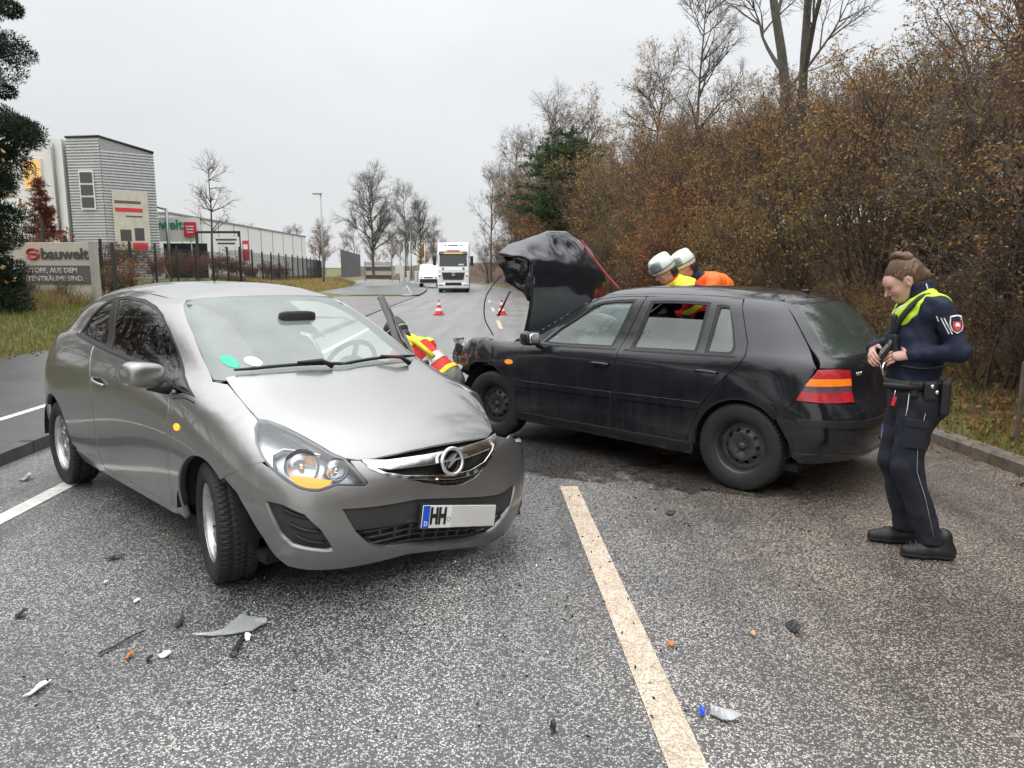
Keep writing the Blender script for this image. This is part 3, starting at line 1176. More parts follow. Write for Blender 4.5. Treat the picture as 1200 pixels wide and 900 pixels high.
  bar = [(-.395, .684), (-.30, .670), (-.12, .664), (0, .664), (.12, .664), (.30, .670), (.395, .684), (.38, .655), (.30, .632), (.12, .622), (0, .620), (-.12, .622), (-.30, .632), (-.38, .655)]
  car.sheet('grille_bar', 'front', bar, 'chrome', off=.010, thick=.03, step=.03)
  lw = [(-.385, .668), (-.32, .622), (-.24, .592), (-.12, .572), (0, .566), (.12, .572), (.24, .592), (.32, .622), (.385, .668)]
  lip = lw + [(a * .99, b - .017) for a, b in reversed(lw)]
  car.sheet('grille_lip', 'front', lip, 'chrome', off=.006, thick=.02, step=.02)
  for i in range(15):
    y = -.28 + .56 * i / 14
    zt = .566 + .10 * (abs(y) / .39) ** 2 - .015
    zb = .520 + .19 * (abs(y) / .42) ** 2.4
    if zt > zb + .008:
      me = MB().tube([F3(y, zb, -.02), F3(y, zt, -.02)], .005, 5).mesh('grille_rib')
      car._def(me)
      obj('grille_rib', me, root, 'rib_plastic')
  me = MB().tube([F3(-.31 + .62 * i / 14, .537 + .10 * (abs(-.31 + .62 * i / 14) / .36) ** 2, -.018) for i in range(15)], .005, 5).mesh('grille_rib')
  car._def(me)
  obj('grille_rib', me, root, 'rib_plastic')
  # emblem: ring with a lightning bolt
  ep, en = h.proj('front', 0, .618)
  em = empty('emblem')
  em.parent = root
  mb = MB()
  ring = [(.006, .066 * math.cos(a), .066 * math.sin(a)) for a in [2 * PI * k / 40 for k in range(41)]]
  mb.tube(ring, .0095, 8, caps=False)
  bolt = [(-.068, .004), (-.012, .004), (-.03, -.028), (.02, .002), (.068, .004), (.068, .010), (.014, .012), (.032, .036), (-.016, .012), (-.068, .012)]
  bm_ = MB().prism(bolt, 0, .012)
  mb.add([(z, x, y) for x, y, z in bm_.V], bm_.F)
  em.location = tuple(ep + en * .022 + np.array([0, .072, -.006]))
  em.rotation_euler = (0, R_(-10), 0)
  mb.build('emblem_ring', 'satin_chrome', em)
  dk = MB().lathe([(.0001, -.004), (.060, -.004)], 32, 'x')
  dk.build('emblem_disc', 'black_gloss', em)
  # --- number plate, hanging crooked
  pl = empty('number_plate')
  pl.parent = root
  pl.location = (.828, .105, .332)
  pl.rotation_euler = (R_(-12.5), R_(-4), R_(2))
  MB().box((0, 0, 0), (.006, .52, .112), bev=.002).build('plate_base', 'plate_white', pl)
  MB().box((.0045, -.238, 0), (.002, .042, .108)).build('euro_band', 'plate_blue', pl)
  for txt, yy, sz, mt, zz in (('HH', -.158, .098, 'letter_black', 0), ('D', -.238, .032, 'plate_white', -.034)):
    tm = text_mesh(txt, sz, .0006, .0045 if txt == 'HH' else .0008)
    o = obj('plate_lettering', tm, pl, mt)
    o.rotation_euler = (R_(90), 0, R_(90))
    o.scale = (.78, 1.12, 1) if txt == 'HH' else (1, 1, 1)
    o.location = (.0065, yy, zz)
  sl = MB()
  sl.lathe([(.010, .0005), (.0125, .0005), (.0125, .0012), (.010, .0012)], 16, 'x', c=(.003, -.083, -.014))
  sl.build('plate_seal', 'lamp_housing', pl)
  MB().box((.0046, .095, 0), (.002, .325, .106)).build('plate_field', 'plate_plain', pl)
  MB().box((-.012, 0, 0), (.014, .535, .124), bev=.004).build('plate_holder', 'black_plastic', pl)

  # --- bonnet
  hr = [(-.150, -.648), (0, -.664), (.14, -.676), (.262, -.684), (.29, -.652), (.363, -.611), (.449, -.572), (.549, -.530), (.614, -.500), (.655, -.462), (.683, -.41), (.702, -.33), (.716, -.2), (.722, -.06), (.722, .06)]
  hl = [(.718, .2), (.706, .33), (.690, .43), (.655, .50), (.60, .555), (.50, .625), (.37, .655), (.20, .672), (0, .664), (-.150, .648)]
  hb = [(-.105, .56), (-.04, .40), (.0, .2), (.015, 0), (.0, -.2), (-.04, -.40), (-.105, -.56)]
  bent.sheet('bonnet', 'top', hr + hl + hb, 'silver_paint', thick=.022, step=.035, off=.002)
  # --- scuttle and windscreen
  sc = [(-.19, .655), (-.085, .555), (-.02, .395), (.02, .2), (.035, 0), (.02, -.2), (-.02, -.395), (-.085, -.555), (-.19, -.655), (-.215, -.655), (-.11, -.555), (-.045, -.395), (-.005, -.2), (.01, 0), (-.005, .2), (-.045, .395), (-.11, .555), (-.215, .655)]
  intact.sheet('scuttle', 'top', sc, 'black_plastic', off=-.014, thick=.01, step=.05)
  ws = [(-.690, 1.004), (-.60, 1.000), (-.40, 1.005), (-.2, 1.008), (0, 1.010), (.2, 1.008), (.40, 1.005), (.60, 1.000), (.690, 1.004), (.672, 1.06), (.645, 1.15), (.606, 1.26), (.557, 1.36), (.52, 1.388), (.40, 1.400), (.2, 1.413), (0, 1.417), (-.2, 1.413), (-.40, 1.400), (-.52, 1.388), (-.557, 1.36), (-.606, 1.26), (-.645, 1.15), (-.672, 1.06)]
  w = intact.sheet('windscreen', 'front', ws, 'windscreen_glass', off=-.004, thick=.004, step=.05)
  # black frit band inside the glass edge
  wi = [(a * (.945 if abs(a) > .3 else .97), b + (.014 if b < 1.05 else (-.016 if b > 1.38 else 0))) for a, b in ws]
  intact.sheet('frit_band', 'front', [(a * .998, b) for a, b in ws], 'grey_plastic', holes=[wi], off=-.009, thick=0, step=.03, parent=w)
  for md in ('left', 'right'):
    intact.sheet('pillar_seal', md, [(-.155, .985), (-.40, 1.092), (-.60, 1.205), (-.80, 1.306), (-.92, 1.36), (-.94, 1.415), (-.80, 1.360), (-.60, 1.262), (-.40, 1.152), (-.14, 1.020)], 'grey_plastic', off=-.007, thick=.004, step=.04)
  for nm, y0, z0, s_ in (('inspection_sticker', -.575, 1.085, .034), ('toll_sticker', -.47, 1.082, .036)):
    pp = [(y0 + s_ * math.cos(a) * (1 if nm[0] == 'i' else 1.15), z0 + (.030 if nm[0] == 'i' else .022) * math.sin(a)) for a in [2 * PI * k / 20 for k in range(20)]]
    intact.sheet(nm, 'front', pp, 'sticker_green' if nm[0] == 'i' else 'sticker_pale', off=-.002, thick=0, step=.03, parent=w)
  mirr = superellipsoid((-.55, 0, 1.29), (.03, .12, .035), .5, .5)
  mirr.build('rear_view_mirror', 'interior_dark', root)

  # --- roof
  rf = [(-.868, 0), (-.872, .2), (-.885, .36), (-.93, .50), (-1.1, .545), (-1.4, .56), (-1.75, .555), (-2.1, .535), (-2.4, .505), (-2.54, .44), (-2.615, .3), (-2.635, 0)]
  roof = rf + [(a, -b) for a, b in reversed(rf[1:-1])]
  intact.sheet('roof', 'top', roof, 'silver_paint', thick=.02, step=.06)
  intact.sheet('headlining', 'top', [(a * .99 - .01, b * .97) for a, b in roof], 'roof_lining', off=-.04, thick=0, step=.08)

  # --- flanks
  zr = lambda x, y: float(h.proj('top', x, y)[0][2])
  rail = [(x, zr(x, y) + .0) for x, y in ((-.945, .505), (-1.1, .55), (-1.4, .565), (-1.75, .56), (-2.1, .54), (-2.4, .51), (-2.53, .45))]
  dlo_top = [(-2.226, 1.135), (-2.168, 1.251), (-2.10, 1.305), (-2.007, 1.345), (-1.884, 1.374), (-1.614, 1.394), (-1.305, 1.381), (-1.10, 1.347), (-.949, 1.303), (-.767, 1.217), (-.635, 1.143), (-.394, 1.005), (-.165, .920)]
  belt = [(-.40, .948), (-.547, .980), (-.80, 1.012), (-1.064, 1.036), (-1.40, 1.056), (-1.568, 1.068), (-1.76, 1.080), (-2.0, 1.098), (-2.226, 1.114)]
  door_fr = [(-.412, .905), (-.384, .84), (-.372, .749), (-.402, .559), (-.455, .36), (-.49, .272)]
  door_rr = [(-1.615, .272), (-1.606, .503), (-1.600, .728), (-1.650, .90), (-1.70, 1.0), (-1.742, 1.074)]
  hole_ = door_fr + door_rr + belt[7:] + dlo_top + [(-.30, .925)]
  # build the ordered outline: go down the rear edge, across the arch, along the sill and up the door shut line
  side = [(-.205, 1.000), (-.40, 1.102), (-.60, 1.215), (-.80, 1.316), (-.90, 1.362)] + rail + \
       [(-2.60, 1.33), (-2.70, 1.245), (-2.79, 1.16), (-2.86, 1.09), (-2.93, .97), (-2.955, .80), (-2.95, .66), (-2.92, .60), (-2.78, .545)] + \
       arc(-2.511, .315, .352, 138, -6, 22) + [(-2.14, .225), (-.55, .225), (-.47, .24)] + \
       [(-.436, .36), (-.383, .559), (-.353, .749), (-.365, .84), (-.392, .897), (-.28, .915), (-.150, .902)]
  hole_in = [(-.418, .905), (-.392, .84), (-.380, .749), (-.410, .559), (-.463, .36), (-.495, .275)] + door_rr + belt[7:] + dlo_top + [(-.30, .930)]
  intact.sheet('side_frame', 'left', side, 'silver_paint', holes=[hole_in], thick=.03, step=.04, both=True)
  door = [(-.428, .905), (-.402, .84), (-.390, .749), (-.420, .559), (-.473, .36), (-.504, .284)] + [(-1.600, .284), (-1.591, .503), (-1.585, .728), (-1.635, .90), (-1.685, 1.0), (-1.724, 1.068)] + [(a, b - .012) for a, b in reversed(belt[:7])]
  # window surround
  dlo = dlo_top + belt
  dw = [(-.47, .985), (-.60, 1.005), (-.80, 1.026), (-1.064, 1.050), (-1.40, 1.070), (-1.475, 1.074), (-1.76, 1.368), (-1.614, 1.380), (-1.305, 1.367), (-1.10, 1.333), (-.955, 1.290), (-.79, 1.213), (-.66, 1.142), (-.585, 1.098)]
  qw = [(-1.585, 1.084), (-1.76, 1.094), (-2.0, 1.112), (-2.205, 1.128), (-2.152, 1.244), (-2.09, 1.292), (-2.0, 1.330), (-1.885, 1.355)]
  tw = [(-.452, .962), (-.30, .945), (-.200, .932), (-.394, .992), (-.565, 1.080)]
  def flank(sg, door_parent=None):
    md = 'left' if sg > 0 else 'right'
    P = door_parent
    C = intact
    # fixed glazing
    tr1 = C.sheet('window_trim', md, [(a, b) for a, b in dlo], 'black_plastic', holes=[dw, qw, tw], off=-.006, thick=.006, step=.05) if not P else None
    if not P:
      g = C.sheet('door_glass', md, dw, 'tinted_glass', off=-.010, thick=0, step=.08)
    C.sheet('quarter_glass', md, qw, 'tinted_glass', off=-.010, thick=0, step=.08)
    C.sheet('corner_glass', md, tw, 'tinted_glass', off=-.010, thick=0, step=.06)
    if P:
      q2 = [(-1.50, 1.058), (-1.80, 1.384)]
      C.sheet('window_trim', md, qw[:4] + [(-2.226, 1.135)] + dlo_top[1:5] + [(-1.80, 1.38), (-1.50, 1.07)], 'black_plastic', holes=[[(-1.60, 1.092), (-1.76, 1.102), (-2.0, 1.12), (-2.19, 1.135), (-2.14, 1.24), (-2.0, 1.32), (-1.89, 1.345)]], off=-.006, thick=.006, step=.05)
  flank(-1)
  flank(1, True)
  # right door skin with handle, waist seal
  dr = intact.sheet('door', 'right', door, 'silver_paint', thick=.03, step=.04)
  intact.sheet('waist_seal', 'right', [(a, b - .008) for a, b in belt] + [(a, b + .008) for a, b in reversed(belt)], 'black_plastic', off=.003, thick=.01, step=.06, parent=dr)
  cup = [(-1.46 + .085 * math.cos(a), .862 + .028 * math.sin(a)) for a in [2 * PI * k / 20 for k in range(20)]]
  intact.sheet('handle_recess', 'right', cup, 'black_plastic', off=.0015, thick=0, step=.03, parent=dr)
  hp = [h.proj('right', x, z) for x, z in ((-1.555, .880), (-1.50, .872), (-1.42, .862), (-1.345, .853))]
  hpts = [tuple(p + n * o) for (p, n), o in zip(hp, (.004, .028, .028, .006))]
  MB().tube(smooth_curve(hpts, 5), [.011] * 16, 8).build('door_handle', 'silver_paint', dr)
  # door cards
  intact.sheet('door_card', 'right', [(a, b) for a, b in door], 'interior_dark', off=-.07, thick=0, step=.08)
  intact.sheet('quarter_card', 'left', [(-1.64, .30), (-2.1, .40), (-2.1, .70), (-2.5, .72), (-2.75, .75), (-2.75, 1.06), (-1.66, 1.03)], 'interior_dark', off=-.06, thick=0, step=.1, both=True)
  # fenders
  fen = [(-.208, .994)] + [(x, zr(x, y)) for x, y in ((-.10, .663), (0, .670), (.14, .682), (.24, .689), (.268, .693))] + [(.302, .838), (.366, .788), (.437, .734), (.470, .706), (.362, .659), (.252, .606)] + \
      arc(0, .312, .348, 52, 180, 20) + [(-.36, .24), (-.462, .245), (-.428, .36), (-.375, .559), (-.345, .749), (-.357, .84), (-.384, .889), (-.28, .907), (-.145, .894), (-.165, .930), (-.19, .965)]
  intact.sheet('fender', 'right', fen, 'silver_paint', thick=.03, step=.035)
  fen_l = [p for p in fen if p[0] < .26]
  intact.sheet('fender', 'left', fen_l, 'silver_paint', thick=.03, step=.035)
  ind = [(-.272 + .030 * math.cos(a), .762 + .017 * math.sin(a)) for a in [2 * PI * k / 16 for k in range(16)]]
  intact.sheet('side_indicator', 'right', ind, 'amber_lit', off=.006, thick=.01, step=.02)
  # arch lips
  for cx, a0, a1 in ((0, 48, 180), (-2.511, -6, 138)):
    lipo = arc(cx, .315, .358, a0, a1, 20) + list(reversed(arc(cx, .315, .340, a0, a1, 20)))
    intact.sheet('arch_lip', 'left', lipo, 'black_plastic', off=-.010, thick=.03, step=.05, both=True)
  # wheel housings
  for cx in (0, -2.511):
    for sg in (-1, 1):
      mb = MB()
      mb.lathe([(.362, .0), (.362, .36), (.08, .36)], 20, 'y', c=(cx, sg * .845 - (.36 if sg > 0 else 0), .315), a0=-.02, a1=PI + .02)
      if sg > 0:
        mb.V = [(x, 2 * (sg * .845 - .18) - y, z) for x, y, z in mb.V]
      mb.build('wheel_housing', 'underbody', root)
  MB().box((-1.5, 0, .23), (3.1, 1.42, .10)).build('underbody_pan', 'underbody', root)
  MB().box((.32, 0, .47), (.40, 1.0, .34)).build('engine_block', 'underbody', root)
  # --- headlamp (right one intact)
  lens3 = [(.271, -.689, .858), (.286, -.659, .858), (.363, -.619, .834), (.449, -.58, .80), (.549, -.538, .759), (.616, -.508, .728), (.662, -.465, .704), (.712, -.438, .658), (.750, -.403, .590), (.748, -.418, .582),
       (.712, -.537, .602), (.702, -.578, .593), (.689, -.617, .584), (.67, -.652, .587), (.633, -.697, .603), (.581, -.734, .636), (.508, -.765, .684), (.441, -.773, .730), (.37, -.759, .784), (.306, -.728, .835)]
  lens = U(lens3)
  cu, cv = np.mean(np.array(lens), 0)
  inner = [(cu + (a - cu) * .95, cv + (b - cv) * .95) for a, b in lens]
  hl_ = intact.sheet('headlamp', 'uv', lens, 'lens_clear', off=.001, thick=.004, step=.09)
  intact.sheet('lamp_bezel', 'uv', lens, 'lamp_housing', holes=[inner], off=-.004, thick=.06, step=.05, parent=hl_)
  intact.sheet('lamp_bowl', 'uv', lens, 'lamp_inner', off=-.065, thick=0, step=.1, parent=hl_)
  cres3 = [(.31, -.70, .836), (.40, -.625, .812), (.52, -.570, .765), (.585, -.545, .735), (.52, -.605, .745), (.46, -.665, .742), (.45, -.715, .715), (.50, -.745, .665), (.44, -.752, .71), (.37, -.742, .77)]
  intact.sheet('light_band', 'uv', U(cres3), 'reflector', off=-.020, thick=.03, step=.06, parent=hl_)
  amb3 = [(.586, -.717, .657), (.635, -.663, .651), (.698, -.554, .625), (.700, -.575, .608), (.685, -.612, .597), (.651, -.668, .603), (.614, -.703, .622)]
  intact.sheet('turn_signal', 'uv', U(amb3), 'amber_lit', off=-.012, thick=.03, step=.05, parent=hl_)
  def bowl(c, r, name, mat_):
    mb = MB()
    prof = [(r * math.sin(t), -.055 * r / .07 * math.cos(t) ** 1.0) for t in np.linspace(.02, PI / 2, 8)]
    mb.lathe(prof, 20, 'x')
    for k in range(20):
      pass
    mb.lathe([(.0001, -.01), (.013, -.012), (.016, -.04)], 12, 'x')
    Mx = Matrix.Translation(c) @ Matrix.Rotation(R_(-24), 4, 'Z') @ Matrix.Rotation(R_(-12), 4, 'Y')
    mb.xform(Mx)
    return mb.build(name, mat_, hl_)
  c1, n1 = h.near((.60, -.655, .705))
  bowl(tuple(c1 - n1 * .022), .080, 'low_beam', 'reflector')
  c2, n2 = h.near((.672, -.515, .665))
  bowl(tuple(c2 - n2 * .022), .056, 'high_beam', 'reflector')
  # --- rear (not in view from here, kept whole)
  bmp = [(9.35, 2.0), (9.9, 2.35), (10.6, 2.5), (12, 2.5), (13.4, 2.5), (14.1, 2.35), (14.65, 2.0), (14.7, 1.0), (14.6, .05), (12, .05), (9.4, .05), (9.3, 1.0)]
  intact.sheet('rear_bumper', 'uv', bmp, 'silver_paint', thick=.03, step=.12)
  hatch = [(-.66, 1.10), (-.70, .90), (-.66, .66), (-.5, .63), (0, .62), (.5, .63), (.66, .66), (.70, .90), (.66, 1.10), (.3, 1.11), (-.3, 1.11)]
  intact.sheet('tailgate', 'rear', hatch, 'silver_paint', thick=.03, step=.06)
  rw_ = [(-.63, 1.12), (.63, 1.12), (.54, 1.33), (.3, 1.35), (-.3, 1.35), (-.54, 1.33)]
  intact.sheet('rear_window', 'rear', rw_, 'tinted_glass', thick=.005, step=.08, off=-.004)
  fr_o = [(-.66, 1.105), (.66, 1.105), (.56, 1.355), (.3, 1.385), (-.3, 1.385), (-.56, 1.355)]
  intact.sheet('tailgate_frame', 'rear', fr_o, 'silver_paint', holes=[[(a * .995, b) for a, b in rw_]], thick=.02, step=.05, off=.001)
  tl = [(.70, .64), (.84, .66), (.84, .86), (.74, .99), (.69, .90)]
  intact.sheet('tail_lamp', 135, [(a * .78 + 1.35, b) for a, b in tl] if False else [(s_, z_) for s_, z_ in ((1.50, .68), (1.66, .66), (1.62, .86), (1.56, .97), (1.49, .92))], 'red_lens', thick=.02, step=.05, both=True, off=.004)
  # --- mirrors, wipers, antenna
  mm = MB()
  q = superellipsoid((-.46, -.945, 1.020), (.075, .105, .068), .62, .62, 30, 18, Matrix.Rotation(R_(-8), 3, 'X') @ Matrix.Rotation(R_(14), 3, 'Z'))
  mr_ = q.build('door_mirror', 'silver_paint', root)
  foot = MB().tube([(-.44, -.815, .935), (-.45, -.87, .948), (-.46, -.92, .965)], [.032, .030, .03], 10)
  foot.build('mirror_foot', 'black_plastic', mr_)
  gl = superellipsoid((-.525, -.945, 1.018), (.014, .088, .055), .6, .6, 24, 12, Matrix.Rotation(R_(14), 3, 'Z'))
  gl.build('mirror_glass', 'chrome', mr_)
  def wiper(y0, y1, name):
    mb = MB()
    p0 = h.proj('front', y0, 1.032)[0]
    pts = []
    for i in range(9):
      y = y0 + (y1 - y0) * i / 8
      z = 1.030 + .012 * math.sin(PI * i / 8)
      p, n = h.proj('front', y, z)
      pts.append(tuple(p + n * .022))
    mb.tube(pts, [.006] + [.010] * 7 + [.006], 6)
    mid = Vector(pts[4])
    piv_ = Vector(tuple(h.proj('top', -.02, (y0 * .2 + y1 * .8))[0])) + Vector((.02, 0, .01))
    mb.tube([piv_, piv_ + (mid - piv_) * .3 + Vector((0, 0, .03)), mid + Vector((.01, 0, .012))], [.016, .013, .008], 6)
    return mb.build(name, 'black_plastic', root)
  wiper(-.60, .02, 'wiper')
  wiper(-.06, .56, 'wiper')
  MB().tube([(-2.42, 0, 1.44), (-2.60, 0, 1.60)], [.006, .003], 6).build('antenna', 'black_plastic', root)
  interior(root, -.10, 1.02, 1.4, -.95, -1.95, .36)
  # --- driver's door standing open
  dd = empty('open_door', (-.40, .835, 0), 0)
  dd.parent = root
  def to_door(o):
    o.parent = dd
    o.location = (.40, -.835, 0)
    return o
  for nm, poly, mt, off, th in (('door_skin', door, 'silver_paint', 0, .03), ('door_card', door, 'interior_dark', -.06, 0), ):
    to_door(intact.sheet(nm, 'left', poly, mt, off=off, thick=th, step=.05))
  frm = [(-.424, .95)] + list(reversed([(-.45, .972), (-.60, .992), (-.80, 1.014), (-1.064, 1.038), (-1.40, 1.058), (-1.50, 1.062), (-1.79, 1.385)])) [::-1]
  fo = [(-.45, .972), (-.60, .992), (-.80, 1.014), (-1.064, 1.038), (-1.40, 1.058), (-1.50, 1.062), (-1.80, 1.386), (-1.614, 1.398), (-1.305, 1.387), (-1.10, 1.353), (-.945, 1.310), (-.76, 1.222), (-.60, 1.13)]
  to_door(intact.sheet('window_frame', 'left', fo, 'grey_plastic', holes=[dw], off=0, thick=.045, step=.05))
  to_door(intact.sheet('door_glass', 'left', dw, 'tinted_glass', off=-.014, thick=0, step=.08))
  to_door(MB().tube([(-.44, .84, .935), (-.45, .90, .955)], [.03, .02], 8).build('mirror_stub', 'black_plastic', root))
  dd.rotation_euler = (0, 0, R_(-35.0))
  # --- wheels: keep the tyres on the road although the body leans
  def ground_z(x, y, r):
    p = M4 @ Vector((x, y, 0))
    return r - p.z * 1.0
  Dw, ww, rd = .615, .195, .405
  for x, y, sd, rz in ((0, -.742, -1, R_(-13)), (0, .742, 1, R_(-13)), (-2.511, -.742, -1, 0), (-2.511, .742, 1, 0)):
    wheel(root, (x, y, ground_z(x, y, Dw / 2)), sd, Dw, ww, rd, 'alloy', rz)
  tag(root, 'silver three-door hatchback with crumpled front bumper and crooked number plate', 'car', 'crashed cars')
  # wreckage in the crushed corner
  wr = MB()
  for k in range(16):
    a = Vector((rnd.uniform(.15, .52), rnd.uniform(.40, .70), rnd.uniform(.35, .62)))
    b = a + Vector((rnd.uniform(-.18, .12), rnd.uniform(-.12, .14), rnd.uniform(-.12, .12)))
    wr.tube([a, (a + b) / 2 + Vector((rnd.uniform(-.04, .04), rnd.uniform(-.04, .04), rnd.uniform(-.03, .03))), b], rnd.uniform(.006, .022), 6)
  wr.build('torn_structure', 'black_plastic', root)
  return root

# ------------------------------------------------------------------ black five-door hatchback
def crumple_sheet(name, P, mat, parent, amp=.05, fr=6.0, n=(14, 14), thick=.004, seed=0):
  """buckled sheet spanned between four corners"""
  a, b, c, d = [np.array(p, float) for p in P]
  V = []
  for i in range(n[0] + 1):
    for j in range(n[1] + 1):
      u, v = i / n[0], j / n[1]
      p = (a * (1 - u) + b * u) * (1 - v) + (d * (1 - u) + c * u) * v
      q = Vector((p[0] * fr + seed, p[1] * fr, p[2] * fr))
      nv = mnoise.noise_vector(q)
      nv2 = mnoise.noise_vector(q * 2.3)
      p = p + amp * (np.array(nv) + .4 * np.array(nv2))
      V.append(p)
  m = n[1] + 1
  Fc = [(i * m + j, i * m + j + 1, (i + 1) * m + j + 1, (i + 1) * m + j) for i in range(n[0]) for j in range(n[1])]
  me = mesh_np(name, V, Fc, smooth=False)
  o = obj(name, me, parent, mat)
  so = o.modifiers.new('thickness', 'SOLIDIFY')
  so.thickness = thick
  return o

def make_golf():
  h = Hull(GOLF_RINGS)
  root = empty('black_car', (.373, 7.377, 0), R_(136.45))
  rnd = random.Random(11)

  def deform(V):
    W = V.copy()
    x, y, z = V[:, 0], V[:, 1], V[:, 2]
    k = sstep(-.28, .40, x)
    n = np.array([mnoise.noise(Vector((a * 5, b * 5, c * 5))) for a, b, c in V])
    n2 = np.array([mnoise.noise(Vector((a * 13 + 5, b * 13, c * 13))) for a, b, c in V])
    W[:, 2] += k * (.115 + .05 * n)
    W[:, 1] += k * (.04 * n + .02 * n2) * np.sign(y)
    W[:, 0] += -k * .10 * sstep(.3, .8, x) + .03 * k * n2
    return W, bool((k > 0).any())

  car = Car(root, h, deform)
  ok = Car(root, h, None)
  zr = lambda x, y: float(h.proj('top', x, y)[0][2])
  # roof
  rf = [(-1.01, 0), (-1.015, .25), (-1.04, .42), (-1.09, .505), (-1.25, .55), (-1.45, .562), (-1.7, .567), (-2.0, .562), (-2.35, .545), (-2.58, .49), (-2.68, .36), (-2.705, 0)]
  roof = rf + [(a, -b) for a, b in reversed(rf[1:-1])]
  ok.sheet('roof', 'top', roof, 'black_paint', thick=.02, step=.06)
  ok.sheet('headlining', 'top', [(a * .99 - .01, b * .97) for a, b in roof], 'roof_lining', off=-.04, thick=0, step=.08)
  # outline of the flank frame (pillars, rails, rear quarter, sill)
  rail = [(x, zr(x, y)) for x, y in ((-1.10, .513), (-1.25, .558), (-1.45, .570), (-1.7, .575), (-2.0, .570), (-2.35, .553), (-2.57, .50))]
  fd = [(-.418, .918), (-.398, .86), (-.385, .70), (-.372, .50), (-.330, .318), (-.33, .30)]
  fd_top = [(-.52, .985), (-.66, 1.080), (-.80, 1.178), (-.93, 1.262), (-1.01, 1.305), (-1.10, 1.332), (-1.25, 1.350), (-1.40, 1.358), (-1.557, 1.362)]
  gap_b = [(-1.557, 1.362), (-1.514, 1.192), (-1.445, .966), (-1.424, .731), (-1.414, .30)]
  rd_rear = [(-2.368, 1.360), (-2.410, 1.26), (-2.455, 1.17), (-2.510, 1.06), (-2.523, .97), (-2.49, .90), (-2.409, .822), (-2.300, .70), (-2.224, .589), (-2.145, .42), (-2.105, .30)]
  arch_o = arc(-2.51, .318, .362, 137, -5, 22)
  side = [(-.30, .965), (-.42, 1.035), (-.60, 1.150), (-.80, 1.275), (-.95, 1.345), (-1.03, 1.372)] + rail + \
       [(-2.64, 1.34), (-2.72, 1.26), (-2.80, 1.165), (-2.925, 1.0), (-2.985, .918), (-2.948, .820), (-2.892, .703), (-2.775, .565)] + arch_o + \
       [(-2.13, .20), (-.40, .215), (-.315, .235), (-.322, .318), (-.364, .50), (-.377, .70), (-.390, .86), (-.405, .905), (-.38, .93)]
  doors_hole = fd + [(-.335, .297), (-2.10, .297)] + list(reversed(rd_rear)) + list(reversed(fd_top))
  ok.sheet('side_frame', 'left', side, 'black_paint', holes=[doors_hole], thick=.03, step=.04, both=True)
  g = .0045
  # windows
  fw = [(-.600, .938), (-.72, 1.045), (-.86, 1.155), (-.96, 1.230), (-1.04, 1.280), (-1.15, 1.308), (-1.30, 1.326), (-1.478, 1.334), (-1.43, 1.15), (-1.372, .950), (-1.1, .942), (-.8, .936)]
  rw = [(-1.533, .952), (-1.575, 1.12), (-1.618, 1.326), (-1.80, 1.332), (-2.0, 1.331), (-2.138, 1.326), (-2.134, .966), (-1.8, .958)]
  qw = [(-2.190, .968), (-2.192, 1.312), (-2.25, 1.314), (-2.292, 1.304), (-2.340, 1.22), (-2.385, 1.13), (-2.432, 1.02), (-2.430, .985), (-2.40, .972)]
  front_door = [(-.425, .918), (-.404, .86), (-.391, .70), (-.378, .50), (-.337, .318), (-.339, .305), (-1.409, .305), (-1.419, .731), (-1.440, .966), (-1.508, 1.192), (-1.550, 1.356)] + [(a, b - .006) for a, b in reversed(fd_top[:-1])]
  rear_door = [(-1.420, .305), (-1.430, .731), (-1.451, .966), (-1.520, 1.192), (-1.564, 1.356), (-1.75, 1.362), (-2.0, 1.362), (-2.2, 1.360), (-2.360, 1.353), (-2.402, 1.258), (-2.447, 1.168), (-2.502, 1.058), (-2.514, .972), (-2.482, .905), (-2.403, .828), (-2.294, .706), (-2.217, .595), (-2.138, .424), (-2.100, .305)]
  for sg in (1, -1):
    md = 'left' if sg > 0 else 'right'
    f = ok.sheet('front_door', md, front_door, 'black_paint', holes=[fw], thick=.03, step=.04)
    r = ok.sheet('rear_door', md, rear_door, 'black_paint', holes=[rw, qw], thick=.03, step=.04)
    # rubber frames round the glass
    def frame(poly, parent, nm='window_seal'):
      c = np.mean(np.array(poly), 0)
      inn = [(c[0] + (a - c[0]) * (1 - .028 / max(abs(a - c[0]), .12)), c[1] + (b - c[1]) * (1 - .016 / max(abs(b - c[1]), .06))) for a, b in poly]
      ok.sheet(nm, md, poly, 'seal_rubber', holes=[inn], off=-.004, thick=.012, step=.04, parent=parent)
    frame(fw, f)
    frame(rw, r)
    frame(qw, r)
    ok.sheet('door_glass', md, fw, 'misted_glass', off=-.016, thick=0, step=.08, parent=f)
    low = [(-1.533, .952), (-1.560, 1.06), (-1.590, 1.205), (-1.80, 1.206), (-2.138, 1.204), (-2.134, .966), (-1.8, .958)]
    ok.sheet('door_glass', md, low if sg > 0 else low, 'misted_glass', off=-.018, thick=0, step=.08, parent=r)
    ok.sheet('quarter_glass', md, qw, 'misted_glass', off=-.014, thick=0, step=.08, parent=r)
    # waist line seals
    ok.sheet('waist_seal', md, [(-.50, .926), (-.9, .932), (-1.405, .944), (-1.402, .930), (-.9, .918), (-.50, .912)], 'seal_rubber', off=.003, thick=.008, step=.06, parent=f)
    ok.sheet('waist_seal', md, [(-1.49, .947), (-1.9, .955), (-2.43, .968), (-2.46, .955), (-1.9, .941), (-1.49, .933)], 'seal_rubber', off=.003, thick=.008, step=.06, parent=r)
    # rub strips and handles
    ok.sheet('rub_strip', md, [(-.392, .585), (-.9, .591), (-1.412, .598), (-1.410, .550), (-.9, .543), (-.384, .538)], 'black_paint', off=.012, thick=.014, step=.05, parent=f)
